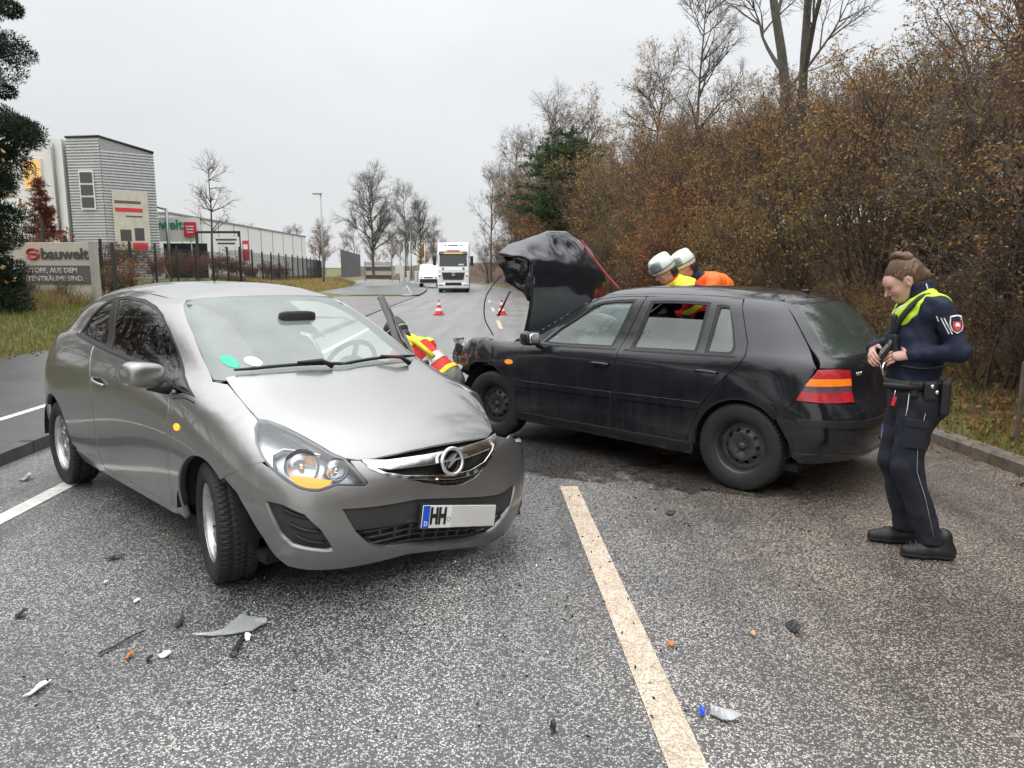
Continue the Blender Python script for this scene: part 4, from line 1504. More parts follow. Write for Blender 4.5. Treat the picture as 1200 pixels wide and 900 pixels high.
    ok.sheet('rub_strip', md, [(-1.436, .599), (-1.8, .604), (-2.212, .610), (-2.186, .562), (-1.8, .556), (-1.434, .551)], 'black_paint', off=.012, thick=.014, step=.05, parent=r)
    for xh, zh, pr in ((-1.285, .812, f), (-2.245, .836, r)):
      cup = [(xh - .01 + .070 * math.cos(a), zh + .002 + .036 * math.sin(a)) for a in [2 * PI * k / 20 for k in range(20)]]
      ok.sheet('handle_recess', md, cup, 'black_gloss', off=.0015, thick=0, step=.03, parent=pr)
      pts = [h.proj(md, xh + dx, zh + dz) for dx, dz in ((.088, .0), (.05, .004), (-.04, .004), (-.088, 0))]
      pts = [tuple(p + n * o) for (p, n), o in zip(pts, (.006, .030, .030, .006))]
      MB().tube(smooth_curve(pts, 5), .012, 8).build('door_handle', 'black_paint', pr)
    ok.sheet('door_card', md, [(-.42, .31), (-1.40, .31), (-1.42, .92), (-.45, .90)], 'interior_dark', off=-.07, thick=0, step=.1)
    ok.sheet('door_card', md, [(-1.44, .31), (-2.08, .31), (-2.2, .60), (-2.45, .92), (-1.46, .93)], 'interior_dark', off=-.07, thick=0, step=.1)
    ok.sheet('sill_cover', md, [(-.36, .292), (-2.10, .290), (-2.12, .255), (-.36, .262)], 'black_plastic', off=.006, thick=.02, step=.06)
    # fender
    fen = [(-.384, .922), (-.30, .94), (-.15, zr(-.15, .70)), (.05, zr(.05, .70)), (.25, zr(.25, .67)), (.46, zr(.46, .62)), (.50, .72), (.43, .60), (.40, .56)] + \
        arc(0, .318, .366, 36, 178, 22) + [(-.37, .235), (-.309, .240), (-.316, .318), (-.358, .50), (-.371, .70), (-.384, .86), (-.40, .90)]
    fen = [(-.384, .915), (-.30, .925), (-.15, .905), (.05, .872), (.25, .83), (.42, .775), (.50, .74), (.47, .66), (.40, .56), (.31, .525)] + \
        arc(0, .318, .366, 36, 180, 22) + [(-.366, .24), (-.311, .240), (-.316, .318), (-.358, .50), (-.371, .70), (-.384, .86)]
    fe = car.sheet('fender', md, fen, 'black_paint', thick=.03, step=.03)
    lip = arc(0, .318, .372, 30, 180, 22) + list(reversed(arc(0, .318, .345, 30, 180, 22)))
    car.sheet('arch_lip', md, lip, 'black_plastic', off=-.004, thick=.035, step=.05, parent=fe)
    indp = [(-.262 + .050 * math.cos(a), .742 + .021 * math.sin(a)) for a in [2 * PI * k / 16 for k in range(16)]]
    ok.sheet('side_indicator', md, indp, 'amber_lens', off=.007, thick=.012, step=.02, parent=fe)
    # rear arch lip
    la = arc(-2.51, .318, .368, -5, 137, 22) + list(reversed(arc(-2.51, .318, .345, -5, 137, 22)))
    ok.sheet('arch_lip', md, la, 'black_plastic', off=-.006, thick=.035, step=.05)
    # tail lamp: red, orange and smoked bands
    lamp = [(-2.995, .743, .905), (-3.06, .672, .907), (-3.145, .566, .905), (-3.165, .570, .80), (-3.186, .580, .695), (-3.12, .70, .694), (-3.06, .770, .695), (-2.975, .815, .700), (-2.902, .842, .705), (-2.950, .803, .816)]
    def band(z0, z1, mt, nm, par, off):
      # clip the lamp outline to a height band
      L = [(p[0], p[1] * sg, p[2]) for p in lamp]
      out = []
      n = len(L)
      for zlim, keep_above in ((z0, True), (z1, False)):
        src = L if not out else out
        res = []
        m = len(src)
        for i in range(m):
          a, b = src[i], src[(i + 1) % m]
          ia = a[2] >= zlim if keep_above else a[2] <= zlim
          ib = b[2] >= zlim if keep_above else b[2] <= zlim
          if ia:
            res.append(a)
          if ia != ib:
            t = (zlim - a[2]) / (b[2] - a[2])
            res.append(tuple(a[k] + (b[k] - a[k]) * t for k in range(3)))
        out = res
      return ok.sheet(nm, 'uv', [h.uv(p) for p in out], mt, off=off, thick=.012, step=.06, parent=par)
    tl = band(.690, .7605, 'red_lens', 'tail_lamp', root, .006)
    band(.7615, .8005, 'smoked_lens', 'reverse_lens', tl, .006)
    band(.8015, .8475, 'orange_lens', 'turn_lens', tl, .006)
    band(.8485, .910, 'red_lens', 'brake_lens', tl, .006)
    # wheel housings
    for cx in (0, -2.51):
      mb = MB()
      mb.lathe([(.372, .0), (.372, .36), (.08, .36)], 20, 'y', c=(cx, -.855, .318), a0=-.02, a1=PI + .02)
      if sg > 0:
        mb.V = [(x, -y, z) for x, y, z in mb.V]
      mb.build('wheel_housing', 'underbody', root)
    # door mirror
    q = superellipsoid((-.60, sg * .945, .985), (.065, .085, .062), .55, .55, 26, 14, Matrix.Rotation(R_(-10 * sg), 3, 'Z'))
    dm = q.build('door_mirror', 'black_paint', root)
    MB().tube([(-.54, sg * .80, .945), (-.57, sg * .88, .950)], .03, 8).build('mirror_foot', 'black_plastic', dm)
    superellipsoid((-.655, sg * .945, .985), (.015, .07, .048), .6, .6, 20, 10).build('mirror_glass', 'chrome', dm)
    ok.sheet('mirror_triangle', md, [(-.44, .935), (-.575, .942), (-.690, 1.060), (-.52, .975)], 'black_plastic', off=.002, thick=.01, step=.04)
  # rear bumper
  bmp = [h.uv(p) for p in ((-2.775, .863, .570), (-2.90, .845, .698), (-3.0, .80, .688), (-3.10, .72, .686), (-3.19, .56, .68), (-3.205, .2, .66), (-3.21, .03, .655))]
  bmp = bmp + [(12, bmp[-1][1])] + [(24 - u, v) for u, v in reversed(bmp)]
  lo = [h.uv((-2.868, .85, .42)), h.uv((-2.885, .835, .31)), h.uv((-2.93, .80, .265))]
  bmp += [(24 - u, v) for u, v in lo] + [(12, .05)] + list(reversed(lo))
  rb = ok.sheet('rear_bumper', 'uv', bmp, 'black_paint', thick=.03, step=.12)
  def ubar(z0, z1, off, mt, nm, x0=-2.915):
    up = [h.uv(p) for p in ((x0, .853, z1), (-3.0, .83, z1), (-3.08, .79, z1), (-3.17, .70, z1 - .005), (-3.24, .56, z1 - .008), (-3.265, .25, z1 - .010), (-3.27, .02, z1 - .010))]
    dn = [h.uv(p) for p in ((x0 - .02, .853, z0), (-3.0, .83, z0), (-3.08, .79, z0), (-3.17, .70, z0 - .005), (-3.24, .56, z0 - .008), (-3.265, .25, z0 - .010), (-3.27, .02, z0 - .010))]
    poly = up + [(24 - u, v) for u, v in reversed(up)] + [(24 - u, v) for u, v in dn] + list(reversed(dn))
    return ok.sheet(nm, 'uv', poly, mt, off=off, thick=.014, step=.08, parent=rb)
  ubar(.535, .582, .010, 'black_plastic', 'bumper_strip')
  ubar(.315, .330, .004, 'black_gloss', 'bumper_groove', -2.90)
  # tailgate
  rwin = [(-.585, .985), (-.30, .990), (0, .992), (.30, .990), (.585, .985), (.56, 1.09), (.525, 1.20), (.475, 1.300), (.43, 1.326), (.2, 1.335), (0, 1.337), (-.2, 1.335), (-.43, 1.326), (-.475, 1.300), (-.525, 1.20), (-.56, 1.09)]
  hatch = [(-.730, .920), (-.665, 1.0), (-.600, 1.165), (-.52, 1.325), (-.45, 1.356), (0, 1.366), (.45, 1.356), (.52, 1.325), (.600, 1.165), (.665, 1.0), (.730, .920), (.555, .912), (.560, .80), (.567, .672), (.3, .668), (-.3, .668), (-.567, .672), (-.560, .80), (-.555, .912)]
  tg = ok.sheet('tailgate', 'rear', hatch, 'black_paint', holes=[rwin], thick=.03, step=.045)
  ok.sheet('rear_window', 'rear', rwin, 'rear_glass', off=-.003, thick=.004, step=.07, parent=tg)
  ri = [(a * .93, .985 + (b - .985) * .88 + .022) for a, b in rwin]
  ok.sheet('frit_band', 'rear', rwin, 'black_gloss', holes=[ri], off=-.007, thick=0, step=.05, parent=tg)
  tm = text_mesh('GOLF', .034, .0015, .0006)
  bp, bn = h.proj('rear', .478, .872)
  o = obj('badge_lettering', tm, tg, 'chrome')
  o.location = tuple(bp + bn * .003)
  o.rotation_euler = (R_(90), 0, R_(-90) - .12)
  # round badge in the middle of the tailgate
  bp, bn = h.proj('rear', 0, .86)
  bd = MB().lathe([(.0001, -.006), (.05, -.006), (.056, -.002), (.056, .003)], 28, 'x', c=tuple(bp + bn * .003))
  bd.build('tailgate_badge', 'chrome', tg)
  # number plate in the bumper
  pl = empty('number_plate')
  pl.parent = root
  pl.location = (-3.284, 0.03, .475)
  MB().box((0, 0, 0), (.006, .52, .112), bev=.002).build('plate_base', 'plate_white', pl)
  MB().box((-.0045, .238, 0), (.002, .042, .108)).build('euro_band', 'plate_blue', pl)
  MB().box((.006, 0, 0), (.008, .54, .13), bev=.003).build('plate_holder', 'black_plastic', pl)
  # antenna, rear wiper
  MB().tube([(-2.56, 0.0, 1.40), (-2.62, 0, 1.412)], [.022, .012], 10).tube([(-2.60, 0, 1.41), (-2.70, 0, 1.53)], [.006, .003], 6).build('antenna', 'black_plastic', root)
  wpts = [tuple(h.proj('rear', y, z)[0] + np.array([-.02, 0, .012])) for y, z in ((0, .965), (-.1, .985), (-.25, 1.0), (-.42, 1.01))]
  MB().tube(wpts, [.012, .009, .007, .004], 6).build('rear_wiper', 'black_plastic', tg)
  # windscreen, cracked by the crash
  ws = [(-.64, .985), (-.35, .985), (0, .990), (.35, .985), (.64, .985), (.60, 1.10), (.555, 1.22), (.505, 1.32), (.42, 1.345), (0, 1.362), (-.42, 1.345), (-.505, 1.32), (-.555, 1.22), (-.60, 1.10)]
  ok.sheet('windscreen', 'front', ws, 'splinter_glass', off=-.003, thick=.004, step=.08)
  ok.sheet('scuttle', 'top', [(-.40, .66), (-.32, .52), (-.27, .3), (-.25, 0), (-.27, -.3), (-.32, -.52), (-.40, -.66), (-.28, -.66), (-.14, -.3), (-.12, 0), (-.14, .3), (-.28, .66)], 'black_plastic', off=-.012, thick=.01, step=.06)
  # underbody, interior
  MB().box((-1.2, 0, .235), (3.0, 1.48, .09)).build('underbody_pan', 'underbody', root)
  MB().tube([(-.3, -.3, .17), (-1.6, -.25, .16), (-2.2, -.35, .17), (-3.1, -.45, .25)], .03, 8).build('exhaust_pipe', 'rusty_iron', root)
  interior(root, -.28, .965, 1.37, -1.10, -2.05, .36)
  q = superellipsoid((-.90, .36, 1.01), (.16, .24, .17), .8, .8, 28, 18, Matrix.Rotation(R_(-25), 3, 'Y'))
  q.build('airbag', 'airbag_cloth', root)
  q = superellipsoid((-.72, -.36, 1.02), (.2, .28, .16), .8, .8, 24, 14)
  q.build('airbag', 'airbag_cloth', root)
  # bonnet torn up in front of the windscreen, its front edge rolled over
  V, n1, n2 = [], 44, 44
  yt = [-.56, -.52, -.40, -.10, .20, .46, .70, .86]
  zt = [1.55, 1.66, 1.83, 1.945, 1.935, 1.86, 1.79, 1.70]
  for i in range(n1 + 1):
    t = i / n1
    for j in range(n2 + 1):
      s_ = j / n2
      up = sstep(.58, .80, t)
      y0 = -.44 + 1.12 * s_
      y = y0 * (1 - up) + (-.44 + 1.28 * s_) * up
      zf = 1.60 + .05 * math.sin(y * 2.3) + .03 * (y > .3) * (y - .3)
      ztop = float(np.interp(y, yt, zt))
      if t < .62:
        q_ = t / .62
        z = .94 + (zf - .94) * q_
        x = -.27 - .10 * q_ - .035 * math.sin(PI * q_) - .03 * (1 - (2 * s_ - 1) ** 2)
      else:
        q_ = (t - .62) / .38
        z = zf + (ztop - zf) * (1 - (1 - q_) ** 1.35)
        x = -.37 - .03 * (1 - (2 * s_ - 1) ** 2) + .25 * q_ ** 1.2
      k = sstep(.50, .72, t)
      rg_ = abs(mnoise.noise(Vector((y * 3.1, z * 3.1, 7.7))))
      fine = abs(mnoise.noise(Vector((y * 9, z * 9, 2.2))))
      left = sstep(.25, .75, y)
      x += k * (.05 * rg_ + (.012 + .03 * left) * fine) + .010 * mnoise.noise(Vector((y * 2, z * 2, 1)))
      for (dy, dz, am, rr) in ((.18, 1.80, .05, .07), (.02, 1.77, .035, .05), (.50, 1.74, .05, .06), (-.18, 1.30, -.02, .10)):
        x += am * math.exp(-((y - dy) ** 2 + (z - dz) ** 2) / (rr * rr))
      V.append((x, y, z))
  m = n2 + 1
  Fc = [(i * m + j, i * m + j + 1, (i + 1) * m + j + 1, (i + 1) * m + j) for i in range(n1) for j in range(n2)]
  bo = obj('bonnet', mesh_np('bonnet', V, Fc, smooth=True), root, 'black_paint')
  so = bo.modifiers.new('thickness', 'SOLIDIFY')
  so.thickness = .02
  so.offset = 0
  crumple_sheet('bonnet_flap', ((-.40, .64, 1.64), (-.10, .85, 1.71), (-.16, .76, 1.46), (-.38, .66, 1.30)), 'black_paint', bo, .035, 7, (12, 12))
  for y in (-.5, .5):
    MB().tube([(-.22, y, .90), (-.30, y + .02, .96), (-.27, y + .02, 1.06)], .014, 6).build('bonnet_hinge', 'black_plastic', bo)
  # smashed front: cross member, radiator, lamp remains
  MB().box((.10, 0, .50), (.50, 1.0, .42), bev=.03).build('engine_block', 'underbody', root)
  crumple_sheet('radiator', ((.42, -.5, .35), (.46, .46, .38), (.40, .50, .78), (.34, -.48, .74)), 'bare_metal', root, .07, 5, (18, 18), .02)
  crumple_sheet('inner_wing', ((-.2, .62, .90), (.46, .60, .80), (.48, .64, .52), (-.2, .66, .55)), 'black_paint', root, .06, 5, (14, 14))
  crumple_sheet('inner_wing', ((-.2, -.62, .90), (.46, -.60, .80), (.48, -.64, .52), (-.2, -.66, .55)), 'black_paint', root, .06, 5, (14, 14))
  crumple_sheet('front_panel', ((.48, .82, .80), (.56, .50, .74), (.54, .52, .48), (.44, .80, .52)), 'black_plastic', root, .09, 7, (16, 16), .008, 3)
  crumple_sheet('front_panel', ((.56, .50, .74), (.52, -.5, .70), (.52, -.5, .40), (.54, .52, .45)), 'bare_metal', root, .10, 5, (16, 22), .008, 5)
  crumple_sheet('bumper_bar', ((.60, .70, .46), (.60, -.6, .42), (.60, -.6, .28), (.58, .70, .30)), 'black_plastic', root, .06, 5, (10, 22), .02, 8)
  lampq = superellipsoid((.56, .60, .70), (.07, .13, .09), .7, .7, 16, 10, Matrix.Rotation(R_(30), 3, 'Y'))
  lampq.build('broken_headlamp', 'bare_metal', root)
  crumple_sheet('headlamp_lens', ((.58, .80, .92), (.66, .54, .90), (.66, .50, .66), (.58, .78, .64)), 'splinter_glass', root, .05, 8, (10, 10), .004, 12)
  hs = MB()
  for k in range(26):
    a = Vector((rnd.uniform(-.05, .52), rnd.uniform(-.35, .74), rnd.uniform(.55, .86)))
    b = a + Vector((rnd.uniform(-.2, .25), rnd.uniform(-.2, .2), rnd.uniform(-.15, .12)))
    md_ = (a + b) / 2 + Vector((rnd.uniform(-.06, .06), rnd.uniform(-.06, .06), rnd.uniform(-.03, .08)))
    hs.tube(smooth_curve([a, md_, b], 4), rnd.uniform(.006, .02), 6)
  hs.build('hoses', 'black_plastic', root)
  # broken seal strip and prop hanging from the bonnet
  MB().tube(smooth_curve([(-.02, .70, 1.52), (.05, .74, 1.44), (.12, .78, 1.30), (.13, .78, 1.12), (.06, .74, .96)], 6), .006, 6).build('loose_cable', 'black_plastic', root)
  MB().tube([(-.10, .67, 1.38), (.03, .70, 1.14)], [.008, .010], 6).build('bonnet_prop', 'blue_black', root)
  # wheels
  Dw, ww, rd = .632, .190, .385
  wheel(root, (-.03, .752, Dw / 2), 1, Dw, ww, rd, 'steel', R_(6))
  wheel(root, (0, -.752, Dw / 2), -1, Dw, ww, rd, 'steel', R_(4))
  wheel(root, (-2.51, .752, Dw / 2), 1, Dw, ww, rd, 'steel', 0)
  wheel(root, (-2.51, -.752, Dw / 2), -1, Dw, ww, rd, 'steel', 0)
  tag(root, 'black five-door hatchback with its crumpled bonnet torn upright', 'car', 'crashed cars')
  # red strap that ties the bonnet back to the roof
  st = MB()
  M = root.matrix_basis
  for k in range(2):
    pts = [(-.14 - .02 * k, -.30 - .02 * k, 1.87), (-.42, -.15 - .02 * k, 1.71 - .02 * k), (-.72, .03, 1.545 - .015 * k), (-1.01, .20, 1.395)]
    st.tube([Matrix.Translation((.373, 7.377, 0)) @ Matrix.Rotation(R_(136.45), 4, 'Z') @ Vector(p) for p in smooth_curve(pts, 5)], .0065, 6)
  s_ = st.build('tie_strap', pmat('red_webbing', (.26, .010, .03), .7, bump=.2, bscale=200))
  tag(s_, 'red strap tying the upright bonnet back to the black car roof', 'strap')
  return root

# ------------------------------------------------------------------ people: smooth blended solids
class SDF:
  """signed distance grid; shapes are blended in with a smooth minimum"""
  def __init__(s, lo, hi, res):
    s.lo = np.array(lo, float)
    s.res = res
    s.n = np.ceil((np.array(hi) - s.lo) / res).astype(int) + 1
    s.D = np.full(s.n, 1.0, np.float32)
  def _block(s, lo, hi):
    a = np.clip(np.floor((np.array(lo) - s.lo) / s.res).astype(int), 0, s.n - 1)
    b = np.clip(np.ceil((np.array(hi) - s.lo) / s.res).astype(int) + 1, 1, s.n)
    if np.any(b <= a):
      return None
    ax = [s.lo[i] + s.res * np.arange(a[i], b[i]) for i in range(3)]
    P = np.stack(np.meshgrid(*ax, indexing='ij'), -1)
    return tuple(slice(a[i], b[i]) for i in range(3)), P
  def _mix(s, sl, d, k, op):
    D = s.D[sl]
    if op == 'add':
      hh = np.clip(.5 + .5 * (D - d) / k, 0, 1)
      s.D[sl] = D * (1 - hh) + d * hh - k * hh * (1 - hh)
    elif op == 'sub':
      hh = np.clip(.5 - .5 * (D + d) / k, 0, 1)
      s.D[sl] = D * (1 - hh) - d * hh + k * hh * (1 - hh)
    else:
      s.D[sl] = np.maximum(D, d)
  def cone(s, a, b, ra, rb, k=.02, op='add', flat=None):
    """tapered capsule; flat=(axis vector, factor) squashes it"""
    a, b = np.array(a, float), np.array(b, float)
    r = max(ra, rb) + k * 1.5 + .03
    q = s._block(np.minimum(a, b) - r, np.maximum(a, b) + r)
    if q is None:
      return s
    sl, P = q
    if flat is not None:
      ax = np.array(flat[0], float)
      ax /= np.linalg.norm(ax)
      c = (a + b) / 2
      P = P + ((P - c) @ ax)[..., None] * ax * (1 / flat[1] - 1)
    ab = b - a
    t = np.clip(((P - a) @ ab) / max(ab @ ab, 1e-9), 0, 1)
    d = np.linalg.norm(P - a - t[..., None] * ab, axis=-1) - (ra + (rb - ra) * t)
    s._mix(sl, d.astype(np.float32), k, op)
    return s
  def ell(s, c, r, k=.02, op='add', R=None):
    c, r = np.array(c, float), np.array(r, float)
    m = r.max() + k * 1.5 + .03
    q = s._block(c - m, c + m)
    if q is None:
      return s
    sl, P = q
    P = P - c
    if R is not None:
      P = P @ np.array(R)
    k0 = np.linalg.norm(P / r, axis=-1)
    k1 = np.linalg.norm(P / (r * r), axis=-1)
    d = k0 * (k0 - 1) / np.maximum(k1, 1e-6)
    s._mix(sl, d.astype(np.float32), k, op)
    return s
  def grid(s):
    ax = [s.lo[i] + s.res * np.arange(s.n[i]) for i in range(3)]
    return np.meshgrid(*ax, indexing='ij', sparse=True)
  def wrinkle(s, amp=.004, f=38.0, seed=0.0):
    x, y, z = s.grid()
    w = np.sin(f * z + 9 * np.sin(.21 * f * x + seed) + 6 * np.sin(.17 * f * y + 1.7 * seed)) + .6 * np.sin(.55 * f * (x + y) + 5 * np.sin(.3 * f * z + seed))
    cr = 1.0 - 2.2 * np.abs(np.sin(.5 * f * z + 3.2 * np.sin(.13 * f * y + seed) + 2.4 * np.sin(.19 * f * x + 2 * seed)))
    s.D = s.D + (amp * (.55 * w + .35 * cr)).astype(np.float32)
    return s
  def cut(s, fn):
    """intersect with fn(x,y,z) < 0"""
    x, y, z = s.grid()
    s.D = np.maximum(s.D, np.broadcast_to(fn(x, y, z), s.D.shape).astype(np.float32))
    return s
  def copy(s, off=0.0):
    c = SDF.__new__(SDF)
    c.lo, c.res, c.n = s.lo, s.res, s.n
    c.D = s.D - np.float32(off)
    return c
  def mesh(s, name):
    D, res, lo = s.D, s.res, s.lo
    D = D.copy()
    D[0], D[-1] = 1, 1
    D[:, 0], D[:, -1] = 1, 1
    D[:, :, 0], D[:, :, -1] = 1, 1
    S = D < 0
    nx, ny, nz = D.shape
    cs = np.zeros((nx - 1, ny - 1, nz - 1), np.int8)
    for dx in (0, 1):
      for dy in (0, 1):
        for dz in (0, 1):
          cs += S[dx:nx - 1 + dx, dy:ny - 1 + dy, dz:nz - 1 + dz]
    I = np.argwhere((cs > 0) & (cs < 8))
    if len(I) == 0:
      return mesh_np(name, [(0, 0, 0)], [])
    idx = np.full(cs.shape, -1, np.int64)
    idx[I[:, 0], I[:, 1], I[:, 2]] = np.arange(len(I))
    acc = np.zeros((len(I), 3))
    cnt = np.zeros(len(I))
    cor = [(a, b, c) for a in (0, 1) for b in (0, 1) for c in (0, 1)]
    for i, p in enumerate(cor):
      for q in cor[i + 1:]:
        if sum(abs(p[k] - q[k]) for k in range(3)) != 1:
          continue
        d0 = D[I[:, 0] + p[0], I[:, 1] + p[1], I[:, 2] + p[2]]
        d1 = D[I[:, 0] + q[0], I[:, 1] + q[1], I[:, 2] + q[2]]
        m = (d0 < 0) != (d1 < 0)
        t = np.where(m, d0 / np.where(m, d0 - d1, 1), 0)
        pt = np.array(p)[None] + t[:, None] * (np.array(q) - np.array(p))[None]
        acc += pt * m[:, None]
        cnt += m
    V = lo + res * (I + acc / cnt[:, None])
    F = []
    for ax in range(3):
      o1, o2 = (ax + 1) % 3, (ax + 2) % 3
      sl0 = [slice(None)] * 3
      sl1 = [slice(None)] * 3
      sl0[ax], sl1[ax] = slice(0, -1), slice(1, None)
      A, B = S[tuple(sl0)], S[tuple(sl1)]
      E = np.argwhere(A != B)
      E = E[(E[:, o1] > 0) & (E[:, o2] > 0) & (E[:, o1] < D.shape[o1] - 1) & (E[:, o2] < D.shape[o2] - 1)]
      if len(E) == 0:
        continue
      ins = A[E[:, 0], E[:, 1], E[:, 2]]
      def cell(d1, d2):
        c = E.copy()
        c[:, o1] -= d1
        c[:, o2] -= d2
        return idx[c[:, 0], c[:, 1], c[:, 2]]
      q = np.stack([cell(1, 1), cell(0, 1), cell(0, 0), cell(1, 0)], -1)
      q[~ins] = q[~ins][:, ::-1]
      F.append(q)
    F = np.concatenate(F)
    F = F[(F >= 0).all(1)]
    me = bpy.data.meshes.new(name)
    nf = len(F)
    me.vertices.add(len(V))
    me.vertices.foreach_set('co', V.reshape(-1))
    me.loops.add(nf * 4)
    me.loops.foreach_set('vertex_index', F.reshape(-1).astype(np.int32))
    me.polygons.add(nf)
    me.polygons.foreach_set('loop_start', np.arange(0, nf * 4, 4, dtype=np.int32))
    me.polygons.foreach_set('use_smooth', np.ones(nf, bool))
    me.update(calc_edges=True)
    me.validate()
    return me

def rotm(ax, deg):
  return np.array(Matrix.Rotation(R_(deg), 3, ax))

def hand(sd, wrist, palm_dir, up, curl, side, sc=1.0):
  """palm, four bent fingers and a thumb; palm_dir: towards the fingers, up: back of the hand, side: thumb direction"""
  d, u, t = [np.array(v, float) / np.linalg.norm(v) for v in (palm_dir, up, side)]
  w = np.array(wrist, float)
  c = w + d * .05 * sc
  sd.cone(w, c + d * .015 * sc, .024 * sc, .030 * sc, .012, flat=(u, .62))
  for i, (off, ln, r) in enumerate(((.030, .070, .0085), (.010, .078, .0088), (-.010, .072, .0085), (-.029, .058, .0075))):
    b = w + d * .082 * sc + t * off * sc
    cl = curl + 6 * i
    p = b
    dirv = d
    for k, seg in enumerate((.42, .32, .26)):
      ang = R_(cl * (k + 1) * .55)
      dirv = d * math.cos(ang) - u * math.sin(ang)
      q = p + dirv * ln * seg * sc
      sd.cone(p, q, r * sc * (1 - .08 * k), r * sc * (.92 - .08 * k), .004)
      p = q
  b = w + d * .030 * sc + t * .026 * sc
  m = b + (d * .55 + t * .8 - u * .25) * .036 * sc
  e = m + (d * .85 + t * .2 - u * .45) * .034 * sc
  sd.cone(b, m, .012 * sc, .0105 * sc, .008)
  sd.cone(m, e, .0105 * sc, .008 * sc, .004)

def head_sdf(sd, c, R, sc=1.0, fem=True):
  """head looking along R @ (-1,0,0)"""
  R = np.array(R)
  def P(x, y, z):
    return np.array(c) + R @ (np.array([x, y, z]) * sc)
  E = lambda p, r, k, op='add': sd.ell(P(*p), np.array(r) * sc, k * sc, op, R)
  E((.012, 0, .025), (.098, .076, .094), .01)
  E((-.030, 0, -.035), (.062, .058, .075), .03)
  E((-.050, 0, -.080), (.030, .030, .022), .025)
  E((-.068, 0, .030), (.030, .055, .035), .03)
  # nose
  sd.cone(P(-.088, 0, .016), P(-.116, 0, -.022), .0065 * sc, .0095 * sc, .008 * sc)
  sd.ell(P(-.098, .009, -.027), (.0075 * sc,) * 3, .006 * sc)
  sd.ell(P(-.098, -.009, -.027), (.0075 * sc,) * 3, .006 * sc)
  for y in (-1, 1):
    E((-.078, y * .030, .008), (.016, .017, .011), .010, 'sub')
    E((-.062, y * .042, -.020), (.020, .018, .018), .025)
    E((-.083, y * .028, .026), (.010, .022, .007), .010)
    E((.008, y * .076, -.002), (.018, .010, .030), .006)
    E((.006, y * .083, -.002), (.009, .006, .018), .005, 'sub')
  E((-.086, 0, -.052), (.012, .022, .0062), .006)
  E((-.084, 0, -.063), (.012, .019, .0065), .006)
  E((-.102, 0, -.0575), (.010, .022, .0018), .003, 'sub')

def face_parts(par, c, R, sc=1.0, brow='brow_hair'):
  R = np.array(R)
  P = lambda x, y, z: tuple(np.array(c) + R @ (np.array([x, y, z]) * sc))
  for y in (-1, 1):
    superellipsoid(P(-.0735, y * .030, .006), (.0125 * sc,) * 3, 1, 1, 14, 10).build('eye', 'eye_white', par)
    superellipsoid(P(-.0835, y * .031, .003), (.004 * sc, .0055 * sc, .0055 * sc), 1, 1, 10, 8).build('iris', 'letter_black', par)
    superellipsoid(P(-.078, y * .030, .0145), (.013 * sc, .015 * sc, .005 * sc), 1, 1, 12, 8).build('eyelid', 'skin', par)
    MB().tube([P(-.094, y * .014, .024), P(-.094, y * .030, .030), P(-.082, y * .046, .024)], .0035 * sc, 6).build('eyebrow', brow, par)
  superellipsoid(P(-.0905, 0, -.057), (.0075 * sc, .018 * sc, .006 * sc), 1, 1, 14, 8).build('lips', 'lip_skin', par)

def people_materials():
  pmat('skin', (.56, .33, .26), .55, var=.08, vscale=30, bump=.05, bscale=300)
  pmat('lip_skin', (.42, .16, .15), .45)
  pmat('eye_white', (.75, .73, .70), .3)
  pmat('brow_hair', (.10, .055, .03), .7)
  pmat('navy_cloth', (.0125, .0165, .037), .72, var=.25, vscale=14, bump=.22, bscale=260, spec=.3)
  pmat('trouser_cloth', (.019, .0215, .032), .78, var=.25, vscale=12, bump=.22, bscale=260, spec=.3)
  pmat('neon_yellow', (.52, .80, .03), .6, var=.08)
  pmat('vest_yellow', (.80, .72, .03), .6, var=.12, vscale=20)
  pmat('vest_red', (.62, .018, .012), .62, var=.12, vscale=16)
  pmat('vest_orange', (.85, .14, .01), .6, var=.10, vscale=16)
  pmat('reflective_band', (.52, .53, .50), .35, metal=.2, var=.08)
  pmat('boot_leather', (.010, .010, .011), .45, bump=.3, bscale=160)
  pmat('belt_nylon', (.010, .010, .011), .55, bump=.2, bscale=200)
  pmat('helmet_white', (.66, .70, .66), .28, coat=.4, var=.05)
  pmat('helmet_black', (.02, .02, .022), .45)
  pmat('badge_red', (.60, .03, .05), .5)
  pmat('badge_white', (.75, .75, .75), .5)
  pmat('device_grey', (.02, .02, .022), .35)
  pmat('grey_trousers', (.17, .17, .16), .8, var=.15, bump=.3, bscale=180)
  pmat('fob_red', (.65, .02, .03), .4)
  glass_mat('visor', (.85, .92, .95), .82, haze=.10, hazecol=(.6, .64, .66))
  # hair with fine strands
  m, nt, b = _nodes('hair')
  tc = nt.nodes.new('ShaderNodeTexCoord')
  mp = nt.nodes.new('ShaderNodeMapping')
  mp.inputs['Scale'].default_value = (60, 320, 60)
  nt.links.new(tc.outputs['Object'], mp.inputs['Vector'])
  nz = nt.nodes.new('ShaderNodeTexNoise')
  nz.inputs['Scale'].default_value = 1.0
  nz.inputs['Detail'].default_value = 3
  nt.links.new(mp.outputs[0], nz.inputs['Vector'])
  rp = ramp(nt, nz.outputs['Fac'], [(.3, (.035, .018, .010)), (.72, (.20, .115, .06))])
  nt.links.new(rp.outputs[0], b.inputs['Base Color'])
  b.inputs['Roughness'].default_value = .5
  bp = nt.nodes.new('ShaderNodeBump')
  bp.inputs['Strength'].default_value = .6
  bp.inputs['Distance'].default_value = .004
  nt.links.new(nz.outputs['Fac'], bp.inputs['Height'])
  nt.links.new(bp.outputs[0], b.inputs['Normal'])

